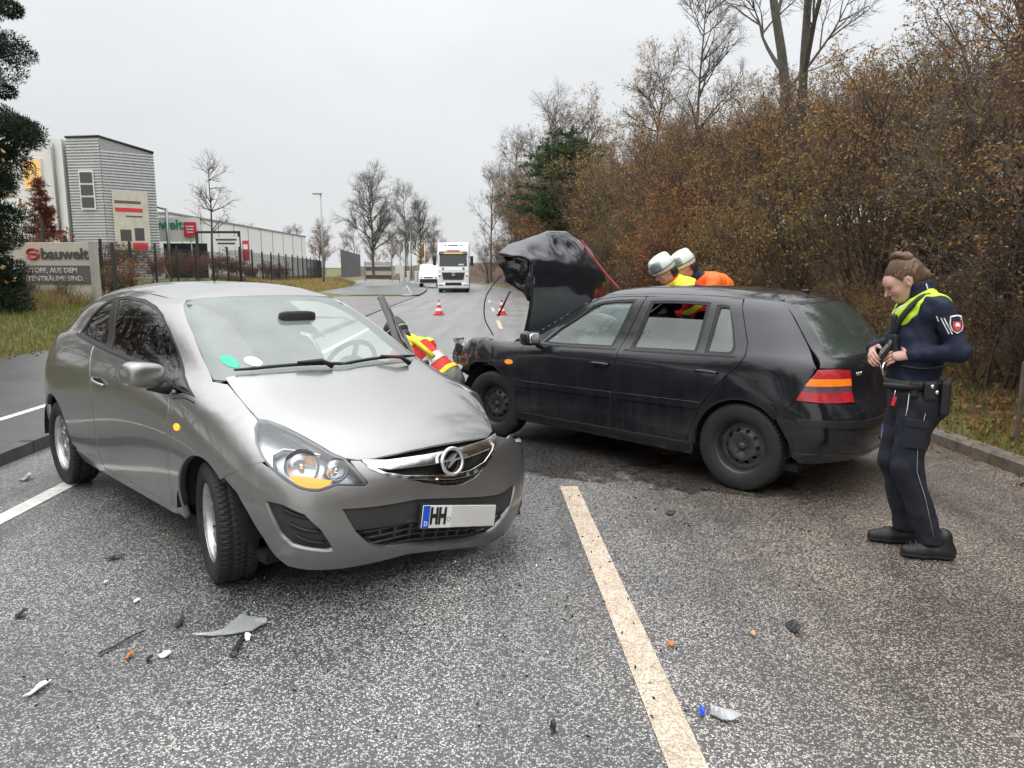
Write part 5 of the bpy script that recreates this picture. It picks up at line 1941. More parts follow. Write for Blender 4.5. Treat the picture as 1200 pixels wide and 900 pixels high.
def shoe(sd, heel, toe, hgt=.06):
  h, t = np.array(heel, float), np.array(toe, float)
  d = (t - h) / np.linalg.norm(t - h)
  m = h + (t - h) * .55
  sd.cone(h + (0, 0, .045), m + (0, 0, .045), .040, .046, .02)
  sd.cone(m + (0, 0, .042), t - d * .035 + (0, 0, .036), .046, .036, .02)
  sd.cone(h + d * .02 + (0, 0, .05), h + d * .035 + (0, 0, .125), .045, .048, .03)

def make_officer():
  root = empty('person', (2.27, 3.90, 0), R_(-15))
  root.scale = (.93, .95, 1.0)
  hc, hR = (-.180, .0, 1.500), rotm('Y', -31)
  # body: head, neck, trunk, arms with hands, legs in one skin
  b = SDF((-.42, -.36, .05), (.30, .36, 1.66), .0062)
  b.cone((-.06, 0, .92), (-.07, 0, 1.25), .11, .115, .05)
  b.cone((-.07, 0, 1.25), (-.075, 0, 1.38), .11, .07, .05)
  b.cone((-.080, 0, 1.38), (-.125, 0, 1.475), .052, .050, .03)
  for sh, el, wr in (((-.015, -.145, 1.355), (.082, -.211, 1.145), (-.145, -.150, 1.120)), ((-.108, .145, 1.350), (-.178, .218, 1.13), (-.300, .085, 1.125))):
    b.cone(sh, el, .036, .030, .02)
    b.cone(el, wr, .030, .025, .02)
  for hp, kn, an in (((-.05, -.085, .90), (-.105, -.10, .50), (.055, -.105, .10)), ((-.07, .085, .90), (-.125, .105, .50), (-.03, .115, .10))):
    b.cone(hp, kn, .075, .052, .03)
    b.cone(kn, an, .05, .035, .02)
  head_sdf(b, hc, hR, 1.0)
  hand(b, (-.150, -.148, 1.118), (-.80, .42, -.16), (-.15, -.75, .55), 34, (.10, .25, .85))
  hand(b, (-.300, .080, 1.122), (-.22, -.85, -.32), (-.75, .05, .45), 40, (.35, -.25, .8))
  obj('body', b.mesh('body'), root, 'skin')
  face_parts(root, hc, hR)
  # hair pulled back into a bun
  P = lambda x, y, z: np.array(hc) + hR @ np.array([x, y, z])
  hs = SDF((-.36, -.15, 1.36), (.02, .15, 1.68), .005)
  hs.ell(P(.020, 0, .030), (.104, .083, .099), .01, R=hR)
  hs.cone(P(.095, 0, -.03), P(.075, 0, -.075), .045, .030, .03)
  hs.ell(P(-.088, 0, -.012), (.080, .12, .086), .012, 'sub', R=hR)
  for y in (-1, 1):
    hs.ell(P(.008, y * .085, -.012), (.034, .022, .040), .012, 'sub', R=hR)
  hs.ell(np.array((-.200, 0, 1.600)), (.055, .055, .030), .02)
  hs.ell(np.array((-.200, 0, 1.622)), (.046, .046, .034), .012)
  x, y, z = hs.grid()
  hs.D = hs.D + (.0022 * np.sin(150 * y + 30 * np.sin(14 * x) + 12 * z)).astype(np.float32)
  obj('hair', hs.mesh('hair'), root, 'hair')
  # strands combed back to the bun
  st = MB()
  rs = random.Random(2)
  for k in range(420):
    a = rs.uniform(-1.45, 1.45)
    el = rs.uniform(-.15, .75)
    p0 = Vector((-math.cos(a) * math.cos(el), math.sin(a) * math.cos(el), math.sin(el)))
    if p0.x < -.2 and p0.z < .42 + .25 * abs(p0.y):
      p0.z = .45 + rs.uniform(0, .25)
      p0.normalize()
    pe = Vector((.35, rs.uniform(-.25, .25), .95)).normalized()
    pts = []
    for i in range(5):
      q = p0.lerp(pe, i / 4).normalized()
      w_ = 1.012 + rs.uniform(-.004, .012)
      pts.append(tuple(P(.020 + q.x * .104 * w_, q.y * .083 * w_, .030 + q.z * .099 * w_)))
    st.tube(pts, .0013, 3, caps=False)
  st.build('hair_strands', 'hair', root)
  bn = MB()
  ring = [(-.200 + .043 * math.cos(a), .043 * math.sin(a), 1.630 + .010 * math.sin(2 * a)) for a in [2 * PI * k / 20 for k in range(21)]]
  bn.tube(ring, .020, 8, caps=False)
  bn.build('hair_bun', 'hair', root)
  # jacket
  j = SDF((-.42, -.36, .90), (.28, .36, 1.52), .0075)
  j.cone((-.085, 0, .98), (-.085, 0, 1.12), .133, .136, .05, flat=((0, 1, 0), 1.08))
  j.cone((-.085, 0, 1.12), (-.080, 0, 1.29), .136, .128, .06, flat=((0, 1, 0), 1.15))
  j.cone((-.06, -.10, 1.37), (-.09, .10, 1.37), .075, .075, .06)
  j.cone((-.155, 0, 1.24), (-.150, 0, 1.30), .085, .07, .05, flat=((0, 1, 0), 1.3))
  j.cone((-.070, 0, 1.40), (-.080, 0, 1.445), .088, .080, .03)
  j.cone((-.015, -.148, 1.366), (.085, -.213, 1.145), .060, .048, .03)
  j.cone((.085, -.213, 1.145), (-.130, -.155, 1.125), .049, .040, .02)
  j.cone((-.11, .150, 1.36), (-.18, .220, 1.13), .062, .052, .03)
  j.cone((-.18, .220, 1.13), (-.290, .100, 1.128), .052, .042, .03)
  j.wrinkle(.0040, 56, 1.3)
  # neck opening
  j.ell((-.115, 0, 1.475), (.066, .062, .070), .008, 'sub')
  j.cut(lambda x, y, z: .945 - z)
  obj('jacket', j.mesh('jacket'), root, 'navy_cloth')
  yk = j.copy(.004)
  def region(x, y, z):
    def cap(a, b_, r):
      a, b_ = np.array(a), np.array(b_)
      ab = b_ - a
      t = np.clip(((x - a[0]) * ab[0] + (y - a[1]) * ab[1] + (z - a[2]) * ab[2]) / (ab @ ab), 0, 1)
      return np.sqrt((x - a[0] - t * ab[0]) ** 2 + (y - a[1] - t * ab[1]) ** 2 + (z - a[2] - t * ab[2]) ** 2) - r
    return np.minimum(cap((-.185, -.075, 1.325), (.02, -.115, 1.445), .062), cap((-.195, .075, 1.325), (-.02, .115, 1.445), .062))
  yk.cut(region)
  yk.cut(lambda x, y, z: np.abs(y) - .155 - .0 * x)
  obj('shoulder_yoke', yk.mesh('shoulder_yoke'), root, 'neon_yellow')
  cl = SDF((-.24, -.15, 1.36), (.06, .15, 1.53), .006)
  cl.cone((-.075, 0, 1.40), (-.098, 0, 1.468), .090, .082, .02)
  cl.cone((-.070, 0, 1.36), (-.112, 0, 1.53), .070, .068, .01, 'sub')
  obj('collar', cl.mesh('collar'), root, 'navy_cloth')
  # trousers
  t = SDF((-.32, -.28, .06), (.22, .28, 1.02), .0075)
  t.cone((-.070, 0, .96), (-.062, 0, .88), .140, .150, .05, flat=((0, 1, 0), 1.12))
  t.cone((-.015, -.06, .84), (-.03, .06, .84), .105, .105, .06)
  for hp, kn, an in (((-.068, -.088, .86), (-.110, -.10, .51), (.050, -.105, .10)), ((-.080, .088, .86), (-.135, .105, .51), (-.030, .115, .10))):
    t.cone(hp, kn, .108, .078, .04)
    t.cone(kn, an, .078, .066, .04)
  t.wrinkle(.0042, 44, .4)
  t.cut(lambda x, y, z: z - .985)
  t.cut(lambda x, y, z: .085 - z)
  obj('trousers', t.mesh('trousers'), root, 'trouser_cloth')
  for hl, to in (((.150, -.105, 0), (-.110, -.125, 0)), ((.030, .115, 0), (-.245, .100, 0))):
    sh = SDF((min(hl[0], to[0]) - .08, hl[1] - .10, -.02), (max(hl[0], to[0]) + .08, hl[1] + .10, .20), .006)
    shoe(sh, hl, to)
    sh.cut(lambda x, y, z: -z + .012)
    o = obj('shoe', sh.mesh('shoe'), root, 'boot_leather')
    so = SDF((min(hl[0], to[0]) - .08, hl[1] - .10, -.02), (max(hl[0], to[0]) + .08, hl[1] + .10, .20), .006)
    shoe(so, hl, to)
    so.D = so.D - .004
    so.cut(lambda x, y, z: z - .026)
    so.cut(lambda x, y, z: -z + .001)
    obj('sole', so.mesh('sole'), o, 'belt_nylon')
  MB().tube([(-.06, -.196, .82), (-.085, -.192, .66), (-.075, -.186, .50), (-.02, -.184, .36), (.045, -.178, .14)], .0014, 5).build('side_seam', 'reflective_band', root)
  # belt with holster, pouches, baton, key fob
  bl = MB()
  for z in (.955,):
    ring = [(-.072 + .168 * math.cos(a), .178 * math.sin(a), z) for a in [2 * PI * k / 40 for k in range(41)]]
    V, Fc = [], []
    for p in ring:
      V += [(p[0], p[1], z - .025), (p[0], p[1], z + .025)]
    for i in range(40):
      Fc.append((2 * i, 2 * i + 2, 2 * i + 3, 2 * i + 1))
    bl.add(V, Fc, True)
  be = bl.build('duty_belt', 'belt_nylon', root)
  md = be.modifiers.new('thickness', 'SOLIDIFY')
  md.thickness = .008
  MB().box((-.045, -.188, .935), (.075, .04, .11), bev=.018).build('pouch', 'belt_nylon', root)
  MB().box((.035, -.182, .900), (.055, .045, .19), bev=.018).build('holster', 'belt_nylon', root)
  MB().box((.062, .185, .93), (.06, .045, .10), bev=.015).build('pouch', 'belt_nylon', root)
  MB().box((-.125, -.185, .940), (.045, .04, .085), bev=.012).build('pouch', 'belt_nylon', root)
  MB().tube([(-.285, -.175, .958), (-.20, -.195, .958), (-.10, -.212, .955)], [.014, .015, .013], 10).build('baton', 'belt_nylon', root)
  for sx in (-.045, -.02):
    MB().lathe([(.0001, -.004), (.009, -.003), (.010, .002)], 12, 'y', c=(sx, -.226, .965 if sx < -.03 else .935)).build('press_stud', 'chrome', root)
  MB().tube([(-.215, -.165, .93), (-.222, -.172, .90)], .003, 5).build('key_ring', 'chrome', root)
  MB().box((-.222, -.175, .872), (.020, .010, .052), M=Matrix.Rotation(R_(14), 3, 'Y'), bev=.004).build('key_fob', 'fob_red', root)
  MB().tube([(-.150, -.190, .92), (-.156, -.200, .84), (-.160, -.198, .80)], .0022, 5).build('cord', 'badge_white', root)
  # thigh pocket with flap, knee panel
  MB().box((-.105, -.196, .70), (.115, .016, .15), M=Matrix.Rotation(R_(4), 3, 'Y'), bev=.007).build('thigh_pocket', 'trouser_cloth', root)
  MB().box((-.102, -.203, .762), (.122, .012, .045), M=Matrix.Rotation(R_(4), 3, 'Y'), bev=.005).build('pocket_flap', 'trouser_cloth', root)
  # load vest on the chest, jacket hem and cuff, shoe laces
  MB().box((-.222, -.02, 1.175), (.030, .20, .10), M=Matrix.Rotation(R_(-6), 3, 'Y'), bev=.012).build('vest_pouch', 'belt_nylon', root)
  MB().tube(smooth_curve([(-.225, -.075, 1.20), (-.205, -.115, 1.31), (-.10, -.125, 1.425), (.01, -.115, 1.40)], 4), [.016] * 13, 6).build('vest_strap', 'belt_nylon', root)
  MB().tube(smooth_curve([(-.20, -.11, 1.06), (-.10, -.165, 1.05), (.02, -.135, 1.06), (.055, -.05, 1.06)], 4), .007, 6).build('vest_hem', 'belt_nylon', root)
  for k in range(4):
    x_ = -.055 + .026 * k
    MB().tube([(x_, -.150, .062 + .010 * k), (x_ - .004, -.115, .088 + .010 * k), (x_, -.082, .062 + .010 * k)], .003, 5).build('lace', 'rib_plastic', root)
  # radio and microphone on the chest
  MB().box((-.232, -.065, 1.275), (.035, .05, .105), bev=.01).build('radio', 'device_grey', root)
  MB().tube(smooth_curve([(-.235, -.065, 1.33), (-.215, -.08, 1.36), (-.13, -.10, 1.40), (-.075, -.095, 1.44), (-.085, -.088, 1.49)], 4), .0035, 6).build('earpiece_cord', 'badge_white', root)
  # sleeve badge and chevrons (outer side of the left sleeve)
  def on_sleeve(px, pz, e=0.0):
    a, b_ = np.array((-.015, 1.368)), np.array((.085, 1.145))
    ab = b_ - a
    tt = np.clip(((px - a[0]) * ab[0] + (pz - a[1]) * ab[1]) / (ab @ ab), 0, 1)
    c = a + tt * ab
    d2 = (px - c[0]) ** 2 + (pz - c[1]) ** 2
    r = .060 + (.048 - .060) * tt + .008
    y0 = -.148 + (-.213 + .148) * tt
    return y0 - math.sqrt(max(r * r - d2, 1e-5)) - e
  def patch(poly, mt, nm, e):
    V2, T = fill2d(poly, [], .012)
    o = obj(nm, mesh_np(nm, [(a, on_sleeve(a, b_, e), b_) for a, b_ in V2], [(t_[0], t_[1], t_[2]) for t_ in T], True), root, mt)
    return o
  cx, cz = .046, 1.290
  def shield(s_):
    return [(cx + s_ * a, cz + s_ * b_) for a, b_ in ((-.036, .040), (0, .046), (.036, .040), (.038, .0), (.026, -.032), (0, -.048), (-.026, -.032), (-.038, 0))]
  patch(shield(1.0), 'badge_white', 'sleeve_badge', .0015)
  patch(shield(.86), 'navy_cloth', 'sleeve_badge', .0030)
  patch([(cx + .62 * a, cz - .008 + .62 * b_) for a, b_ in ((-.034, .034), (.034, .034), (.036, 0), (.024, -.03), (0, -.044), (-.024, -.03), (-.036, 0))], 'badge_red', 'sleeve_badge', .0045)
  patch([(cx - .012, cz - .004), (cx - .004, cz + .008), (cx + .010, cz + .004), (cx + .014, cz - .010), (cx + .004, cz - .014), (cx, cz - .008), (cx - .008, cz - .014)], 'badge_white', 'sleeve_badge', .0060)
  for dx in (-.014, 0.0):
    patch([(-.020 + dx, 1.318), (-.016 + dx, 1.320), (.026 + dx, 1.240), (.021 + dx, 1.238)], 'badge_white', 'sleeve_stripe', .0015)
  patch([(-.052, 1.326), (-.048, 1.328), (-.036, 1.300), (-.041, 1.300)], 'badge_white', 'sleeve_stripe', .0015)
  tag(root, 'police officer in navy uniform with neon shoulders looking down at a handheld device', 'person')
  # the device held in both hands: a thing of its own
  _q = Matrix.Rotation(R_(-15), 3, 'Z') @ Vector((-.262 * .93, -.055 * .95, 1.125))
  dv = empty('handheld_device', (2.27 + _q.x, 3.90 + _q.y, 1.125), 0)
  dv.rotation_euler = (R_(14), R_(32), R_(-8))
  MB().box((0, 0, .045), (.024, .058, .165), bev=.006).build('housing', 'device_grey', dv)
  MB().box((-.0135, 0, .085), (.002, .046, .060)).build('screen', 'black_gloss', dv)
  for r in range(4):
    for q in range(3):
      MB().box((-.0135, -.015 + .015 * q, .030 - .014 * r), (.004, .010, .008), bev=.0015).build('key', 'bare_metal', dv)
  tag(dv, 'small black handheld device with keypad held by the police officer', 'handheld device')

def helmet(root, c, R, black=False):
  """fire helmet: shell with rear brim, reflective line, visor pushed up and neck guard"""
  R = np.array(R)
  P = lambda x, y, z: np.array(c) + R @ np.array([x, y, z])
  lo, hi = np.array(c) - .30, np.array(c) + .30
  s = SDF(lo, hi, .0075)
  s.ell(P(.010, 0, .028), (.143, .119, .132), .02, R=R)
  s.cone(P(-.085, 0, .118), P(.095, 0, .122), .030, .030, .05)
  n = R @ np.array((.10, 0, 1.0))
  n = n / np.linalg.norm(n)
  q = P(0, 0, -.022)
  s.cut(lambda x, y, z: -((x - q[0]) * n[0] + (y - q[1]) * n[1] + (z - q[2]) * n[2]))
  s.ell(P(.01, 0, .0), (.105, .088, .10), .01, 'sub', R=R)
  o = obj('helmet', s.mesh('helmet'), root, 'helmet_black' if black else 'helmet_white')
  # dark line round the shell
  ring = [tuple(P(.010 + .144 * math.cos(a), .120 * math.sin(a), .022)) for a in [2 * PI * k / 36 for k in range(37)]]
  MB().tube(ring, .005, 6, caps=False).build('helmet_band', 'helmet_white' if black else 'helmet_black', o)
  # visor
  V, Fc = [], []
  nu, nv = 14, 6
  for i in range(nu + 1):
    a = R_(-72 + 144 * i / nu)
    for k in range(nv + 1):
      t = k / nv
      rr = .153 * math.cos(t * .75)
      V.append(tuple(P(.006 - rr * math.cos(a), .85 * rr * math.sin(a), .030 + .095 * t)))
  for i in range(nu):
    for k in range(nv):
      Fc.append((i * (nv + 1) + k, i * (nv + 1) + k + 1, (i + 1) * (nv + 1) + k + 1, (i + 1) * (nv + 1) + k))
  v = obj('visor', mesh_np('visor', V, Fc, True), o, 'visor')
  # neck guard
  g = SDF(lo, hi, .009)
  g.ell(P(.045, 0, -.065), (.100, .098, .105), .02, R=R)
  g.ell(P(-.04, 0, -.06), (.11, .14, .16), .01, 'sub', R=R)
  obj('neck_guard', g.mesh('neck_guard'), o, 'helmet_black')
  return o

def make_firefighter(J, label, jacket, bands, black_helmet=False, trousers='grey_trousers', face=True, group=None):
  """J: joint positions in metres around the thing's origin"""
  root = empty('person', J['at'])
  pel, chest, neck, hd = [np.array(J[k], float) for k in ('pelvis', 'chest', 'neck', 'head')]
  hR = J['headR']
  pts = np.array([J[k] for k in J if k not in ('at', 'headR')])
  lo, hi = pts.min(0) - .28, pts.max(0) + .28
  lo[2] = max(lo[2], -.02)
  b = SDF(lo, hi, .0085)
  b.cone(pel, chest, .12, .13, .05)
  b.cone(chest, neck, .10, .055, .05)
  b.cone(neck, hd, .055, .055, .03)
  for s in 'lr':
    b.cone(J['sh' + s], J['el' + s], .05, .042, .03)
    b.cone(J['el' + s], J['wr' + s], .04, .03, .02)
    b.cone(J['hip' + s], J['kn' + s], .08, .055, .03)
    b.cone(J['kn' + s], J['an' + s], .055, .04, .03)
    w, e = np.array(J['wr' + s], float), np.array(J['el' + s], float)
    d = (w - e) / np.linalg.norm(w - e)
    hand(b, w, d, (.2, .1, .9), 30, np.cross(d, (0, 0, 1)) * (1 if s == 'l' else -1) + (1e-3, 0, 0), 1.05)
  head_sdf(b, hd, hR, 1.0)
  obj('body', b.mesh('body'), root, 'skin')
  if face:
    face_parts(root, hd, hR)
  j = SDF(lo, hi, .010)
  side = np.array(J['shl'], float) - np.array(J['shr'], float)
  side /= np.linalg.norm(side)
  j.cone(pel + (chest - pel) * .02, chest, .165, .175, .06, flat=(side, 1.2))
  j.cone(np.array(J['shl']) * .72 + np.array(J['shr']) * .28, np.array(J['shl']) * .28 + np.array(J['shr']) * .72, .105, .105, .06)
  j.cone(chest, neck, .13, .085, .05)
  for s in 'lr':
    j.cone(J['sh' + s], J['el' + s], .088, .075, .05)
    j.cone(J['el' + s], J['wr' + s], .072, .052, .03)
  j.wrinkle(.005, 34, J['at'][0])
  j.ell(hd, (.10, .10, .13), .01, 'sub')
  obj('jacket', j.mesh('jacket'), root, jacket)
  ax = (neck - pel) / np.linalg.norm(neck - pel)
  for nm, t0, t1, mt, lift, rad in bands:
    c = j.copy(lift)
    L_ = np.linalg.norm(neck - pel)
    c.cut(lambda x, y, z: np.maximum(t0 * L_ - ((x - pel[0]) * ax[0] + (y - pel[1]) * ax[1] + (z - pel[2]) * ax[2]), ((x - pel[0]) * ax[0] + (y - pel[1]) * ax[1] + (z - pel[2]) * ax[2]) - t1 * L_))
    def near_axis(x, y, z):
      dx, dy, dz = x - pel[0], y - pel[1], z - pel[2]
      al = dx * ax[0] + dy * ax[1] + dz * ax[2]
      return np.sqrt(np.maximum(dx * dx + dy * dy + dz * dz - al * al, 0)) - rad
    c.cut(near_axis)
    obj(nm, c.mesh(nm), root, mt)
  for s in 'lr':
    e, w = np.array(J['el' + s], float), np.array(J['wr' + s], float)
    MB().tube([e + (w - e) * .45, e + (w - e) * .62], [.070, .066], 14, caps=False).build('sleeve_band', 'vest_yellow', root)
  t = SDF(lo, hi, .010)
  t.cone(pel, pel + (pel - chest) * .15, .165, .16, .05, flat=(side, 1.15))
  for s in 'lr':
    t.cone(J['hip' + s], J['kn' + s], .115, .088, .05)
    t.cone(J['kn' + s], J['an' + s], .088, .080, .04)
  t.wrinkle(.005, 30, 2.0)
  obj('trousers', t.mesh('trousers'), root, trousers)
  for s in 'lr':
    a = np.array(J['an' + s], float)
    f = np.array(J['toe' + s], float)
    sh = SDF(np.minimum(a, f) - .12, np.maximum(a, f) + .14, .009)
    sh.cone(a + (0, 0, -.03), f, .055, .048, .03)
    sh.cone(a, a + (0, 0, .10), .055, .062, .03)
    obj('boot', sh.mesh('boot'), root, 'boot_leather')
  helmet(root, hd + np.array(hR) @ np.array((.005, 0, .045)), hR, black_helmet)
  tag(root, label, 'person', group)
  return root

def make_firefighters():
  # two at the far side of the black car, leaning in over the sill
  A = dict(at=(1.98, 8.05, 0), pelvis=(.22, 0, .98), chest=(-.02, -.02, 1.30), neck=(-.20, -.03, 1.45), head=(-.315, -.04, 1.545), headR=rotm('Z', 12) @ rotm('Y', -34),
       shl=(-.10, -.20, 1.36), shr=(-.10, .18, 1.38), ell=(-.26, -.32, 1.12), elr=(-.36, .16, 1.14), wrl=(-.42, -.42, .98), wrr=(-.55, -.05, 1.06),
       hipl=(.22, -.10, .95), hipr=(.22, .10, .95), knl=(.14, -.12, .50), knr=(.16, .12, .50), anl=(.20, -.13, .10), anr=(.24, .14, .10), toel=(.03, -.15, .05), toer=(.06, .14, .05))
  make_firefighter(A, 'firefighter in white helmet with yellow and red jacket, nearer the windscreen behind the black car', 'vest_red',
           [('hood', .80, 1.05, 'vest_yellow', .012, .26), ('chest_band', .42, .52, 'vest_yellow', .006, .24), ('waist_band', .10, .20, 'vest_yellow', .006, .25)], trousers='helmet_black', group='firefighters')
  B = dict(at=(2.29, 8.40, 0), pelvis=(.26, 0, .98), chest=(.06, -.02, 1.36), neck=(-.19, -.03, 1.50), head=(-.325, -.04, 1.595), headR=rotm('Z', 8) @ rotm('Y', -30),
       shl=(-.02, -.21, 1.43), shr=(-.05, .19, 1.44), ell=(-.16, -.34, 1.15), elr=(-.33, .22, 1.18), wrl=(-.38, -.40, 1.05), wrr=(-.55, .05, 1.10),
       hipl=(.26, -.10, .95), hipr=(.26, .10, .95), knl=(.18, -.12, .50), knr=(.20, .12, .50), anl=(.24, -.13, .10), anr=(.28, .14, .10), toel=(.07, -.15, .05), toer=(.10, .14, .05))
  make_firefighter(B, 'firefighter in white helmet and orange vest, further back behind the black car', 'navy_cloth',
           [('vest', .02, .97, 'vest_orange', .008, .30), ('vest_band', .40, .49, 'reflective_band', .012, .30)], trousers='helmet_black', group='firefighters')
  C = dict(at=(-.77, 7.05, 0.03), pelvis=(.10, 0, .50), chest=(-.16, .10, .69), neck=(-.29, .16, .80), head=(-.375, .22, .86), headR=rotm('Z', -40) @ rotm('Y', -38),
       shl=(-.31, -.10, .74), shr=(-.09, .32, .76), ell=(-.38, -.06, .52), elr=(-.24, .46, .54), wrl=(-.54, .14, .40), wrr=(-.46, .52, .42),
       hipl=(.06, -.11, .46), hipr=(.16, .10, .46), knl=(-.30, -.05, .36), knr=(.02, .38, .10), anl=(-.12, -.14, .09), anr=(.36, .30, .09), toel=(-.30, -.08, .05), toer=(.46, .22, .05))
  make_firefighter(C, 'firefighter in red and yellow jacket crouching between the two crashed cars', 'vest_red',
           [('collar_hood', .74, 1.06, 'vest_yellow', .012, .30), ('back_band', .22, .42, 'reflective_band', .008, .27), ('hem_band', -.06, .04, 'vest_yellow', .008, .27)], black_helmet=True, face=False, group='firefighters')
  pc = [o for o in bpy.data.objects if o.name.startswith('person') and o.get('label', '').startswith('firefighter in red and yellow jacket crouching')][0]
  for dy in (-.10, .10):
    MB().tube([(-.26 - .03 * (dy < 0), .13 + dy * .9, .90), (-.16, .03 + dy, .86), (.02, -.06 + dy, .72)], [.024, .026, .026], 8).build('shoulder_strap', 'vest_yellow', pc)

# ------------------------------------------------------------------ plants
def unit(v):
  return v / np.maximum(np.linalg.norm(v, axis=-1, keepdims=True), 1e-9)

def grow(rng, stems, levels):
  """stems: dict(n, spread, base, L, r, up, P); levels: list of dict(n, t0, ang, L, r, up, wob, P). returns paths and radii per level"""
  out = []
  n = stems['n']
  az = rng.uniform(0, 2 * PI, n)
  tilt = np.abs(rng.normal(0, stems['spread'], n))
  d = np.stack([np.sin(tilt) * np.cos(az), np.sin(tilt) * np.sin(az), np.cos(tilt)], -1)
  base = rng.normal(0, stems['base'], (n, 3)) * np.array([1, 1, 0])
  L = stems['L'] * rng.uniform(.75, 1.1, n)
  par = (base, d, L, np.full(n, stems['r']) * rng.uniform(.7, 1.1, n))
  spec = [stems] + levels
  prev = None
  for li, sp in enumerate(spec):
    if li > 0:
      pp, pr = prev
      N = sp['n']
      w = np.linalg.norm(pp[:, -1] - pp[:, 0], axis=-1) + .01
      idx = rng.choice(len(pp), N, p=w / w.sum())
      t = rng.uniform(sp['t0'], 1.0, N) ** .85
      f = t * (pp.shape[1] - 1)
      k = np.minimum(f.astype(int), pp.shape[1] - 2)
      a = (f - k)[:, None]
      base = pp[idx, k] * (1 - a) + pp[idx, k + 1] * a
      tan = unit(pp[idx, k + 1] - pp[idx, k])
      rnd = unit(rng.normal(0, 1, (N, 3)))
      perp = unit(np.cross(tan, rnd))
      ang = np.radians(rng.normal(sp['ang'], sp['ang'] * .25, N))[:, None]
      d = unit(tan * np.cos(ang) + perp * np.sin(ang))
      L = sp['L'] * (1 - sp.get('short', .45) * t) * rng.uniform(.6, 1.15, N)
      r0 = np.minimum(sp['r'] * rng.uniform(.7, 1.2, N), (pr[idx, k] * .85))
      par = (base, d, L, r0)
    base, d, L, r0 = par
    N, P = len(base), sp['P']
    path = np.zeros((N, P, 3))
    path[:, 0] = base
    dd = d.copy()
    for q in range(1, P):
      dd = dd + rng.normal(0, sp['wob'], (N, 3)) + np.array([0, 0, sp['up']])
      dd = unit(dd)
      path[:, q] = path[:, q - 1] + dd * (L / (P - 1))[:, None]
    rad = r0[:, None] * (1 - (1 - sp.get('tip', .25)) * np.linspace(0, 1, P)[None])
    out.append((path, rad))
    prev = (path, rad)
  return out

def tubes_np(path, rad, sides):
  N, P = path.shape[:2]
  T = unit(np.gradient(path, axis=1))
  ref = np.where(np.abs(T[..., 2:3]) < .9, np.array([0, 0, 1.0]), np.array([1.0, 0, 0]))
  X = unit(np.cross(T, ref))
  Y = np.cross(T, X)
  a = 2 * PI * np.arange(sides) / sides
  V = path[:, :, None] + rad[:, :, None, None] * (X[:, :, None] * np.cos(a)[None, None, :, None] + Y[:, :, None] * np.sin(a)[None, None, :, None])
  V = V.reshape(-1, 3)
  i = np.arange(N)[:, None, None] * (P * sides)
  j = np.arange(P - 1)[None, :, None] * sides
  k = np.arange(sides)[None, None, :]
  k2 = (k + 1) % sides
  F = np.stack([i + j + k, i + j + k2, i + j + sides + k2, i + j + sides + k], -1).reshape(-1, 4)
  return V, F

def leaves_np(rng, pos, size, fold=.35, ratio=.55, updir=0.0):
  """folded pointed leaves"""
  n = len(pos)
  d = unit(rng.normal(0, 1, (n, 3)) + np.array([0, 0, updir]))
  s = unit(np.cross(d, rng.normal(0, 1, (n, 3))))
  nn = np.cross(d, s)
  sz = (size * rng.uniform(.6, 1.25, n))[:, None]
  tip = pos + d * sz
  a = pos + d * sz * .45 + s * sz * ratio * .5 + nn * sz * fold * .3
  b = pos + d * sz * .45 - s * sz * ratio * .5 + nn * sz * fold * .3
  V = np.stack([pos, a, tip, b], 1).reshape(-1, 3)
  i = np.arange(n)[:, None] * 4
  F = np.concatenate([i + np.array([[0, 1, 2]]), i + np.array([[0, 2, 3]])], 0)
  return V, F

def np_mesh(name, parts, mat, smooth=True):
  """parts: list of (V, F) with equal face size within each"""
  me = bpy.data.meshes.new(name)
  off = 0
  Vs, loops, starts, ls = [], [], [], 0
  for V, F in parts:
    Vs.append(V)
    k = F.shape[1]
    loops.append((F + off).reshape(-1))
    starts.append(ls + np.arange(len(F)) * k)
    ls += F.size
    off += len(V)
  V = np.concatenate(Vs)
  lp = np.concatenate(loops).astype(np.int32)
  st = np.concatenate(starts).astype(np.int32)
  me.vertices.add(len(V))
  me.vertices.foreach_set('co', V.reshape(-1).astype(np.float32))
  me.loops.add(len(lp))
  me.loops.foreach_set('vertex_index', lp)
  me.polygons.add(len(st))
  me.polygons.foreach_set('loop_start', st)
  if smooth:
    me.polygons.foreach_set('use_smooth', np.ones(len(st), bool))
  me.update(calc_edges=True)
  me.materials.append(MATS[mat] if isinstance(mat, str) else mat)
  return me

def leaf_mat(name, stops, trans=.25, rough=.6, objvar=.25):
  m, nt, b = _nodes(name)
  N, L = nt.nodes.new, nt.links.new
  ge = N('ShaderNodeNewGeometry')
  rp = ramp(nt, ge.outputs['Random Per Island'], stops)
  oi = N('ShaderNodeObjectInfo')
  mr = N('ShaderNodeMapRange')
  mr.inputs['To Min'].default_value = 1 - objvar
  mr.inputs['To Max'].default_value = 1 + objvar
  L(oi.outputs['Random'], mr.inputs[0])
  mx = N('ShaderNodeMix')
  mx.data_type = 'RGBA'
  mx.blend_type = 'MULTIPLY'
  mx.inputs['Factor'].default_value = 1
  L(rp.outputs[0], mx.inputs['A'])
  L(mr.outputs[0], mx.inputs['B'])
  L(mx.outputs['Result'], b.inputs['Base Color'])
  b.inputs['Roughness'].default_value = rough
  b.inputs['Specular IOR Level'].default_value = .3
  tr = N('ShaderNodeBsdfTranslucent')
  L(mx.outputs['Result'], tr.inputs[0])
  ms = N('ShaderNodeMixShader')
  ms.inputs[0].default_value = trans
  out = [n for n in nt.nodes if n.type == 'OUTPUT_MATERIAL'][0]
  L(b.outputs[0], ms.inputs[1])
  L(tr.outputs[0], ms.inputs[2])
  L(ms.outputs[0], out.inputs[0])

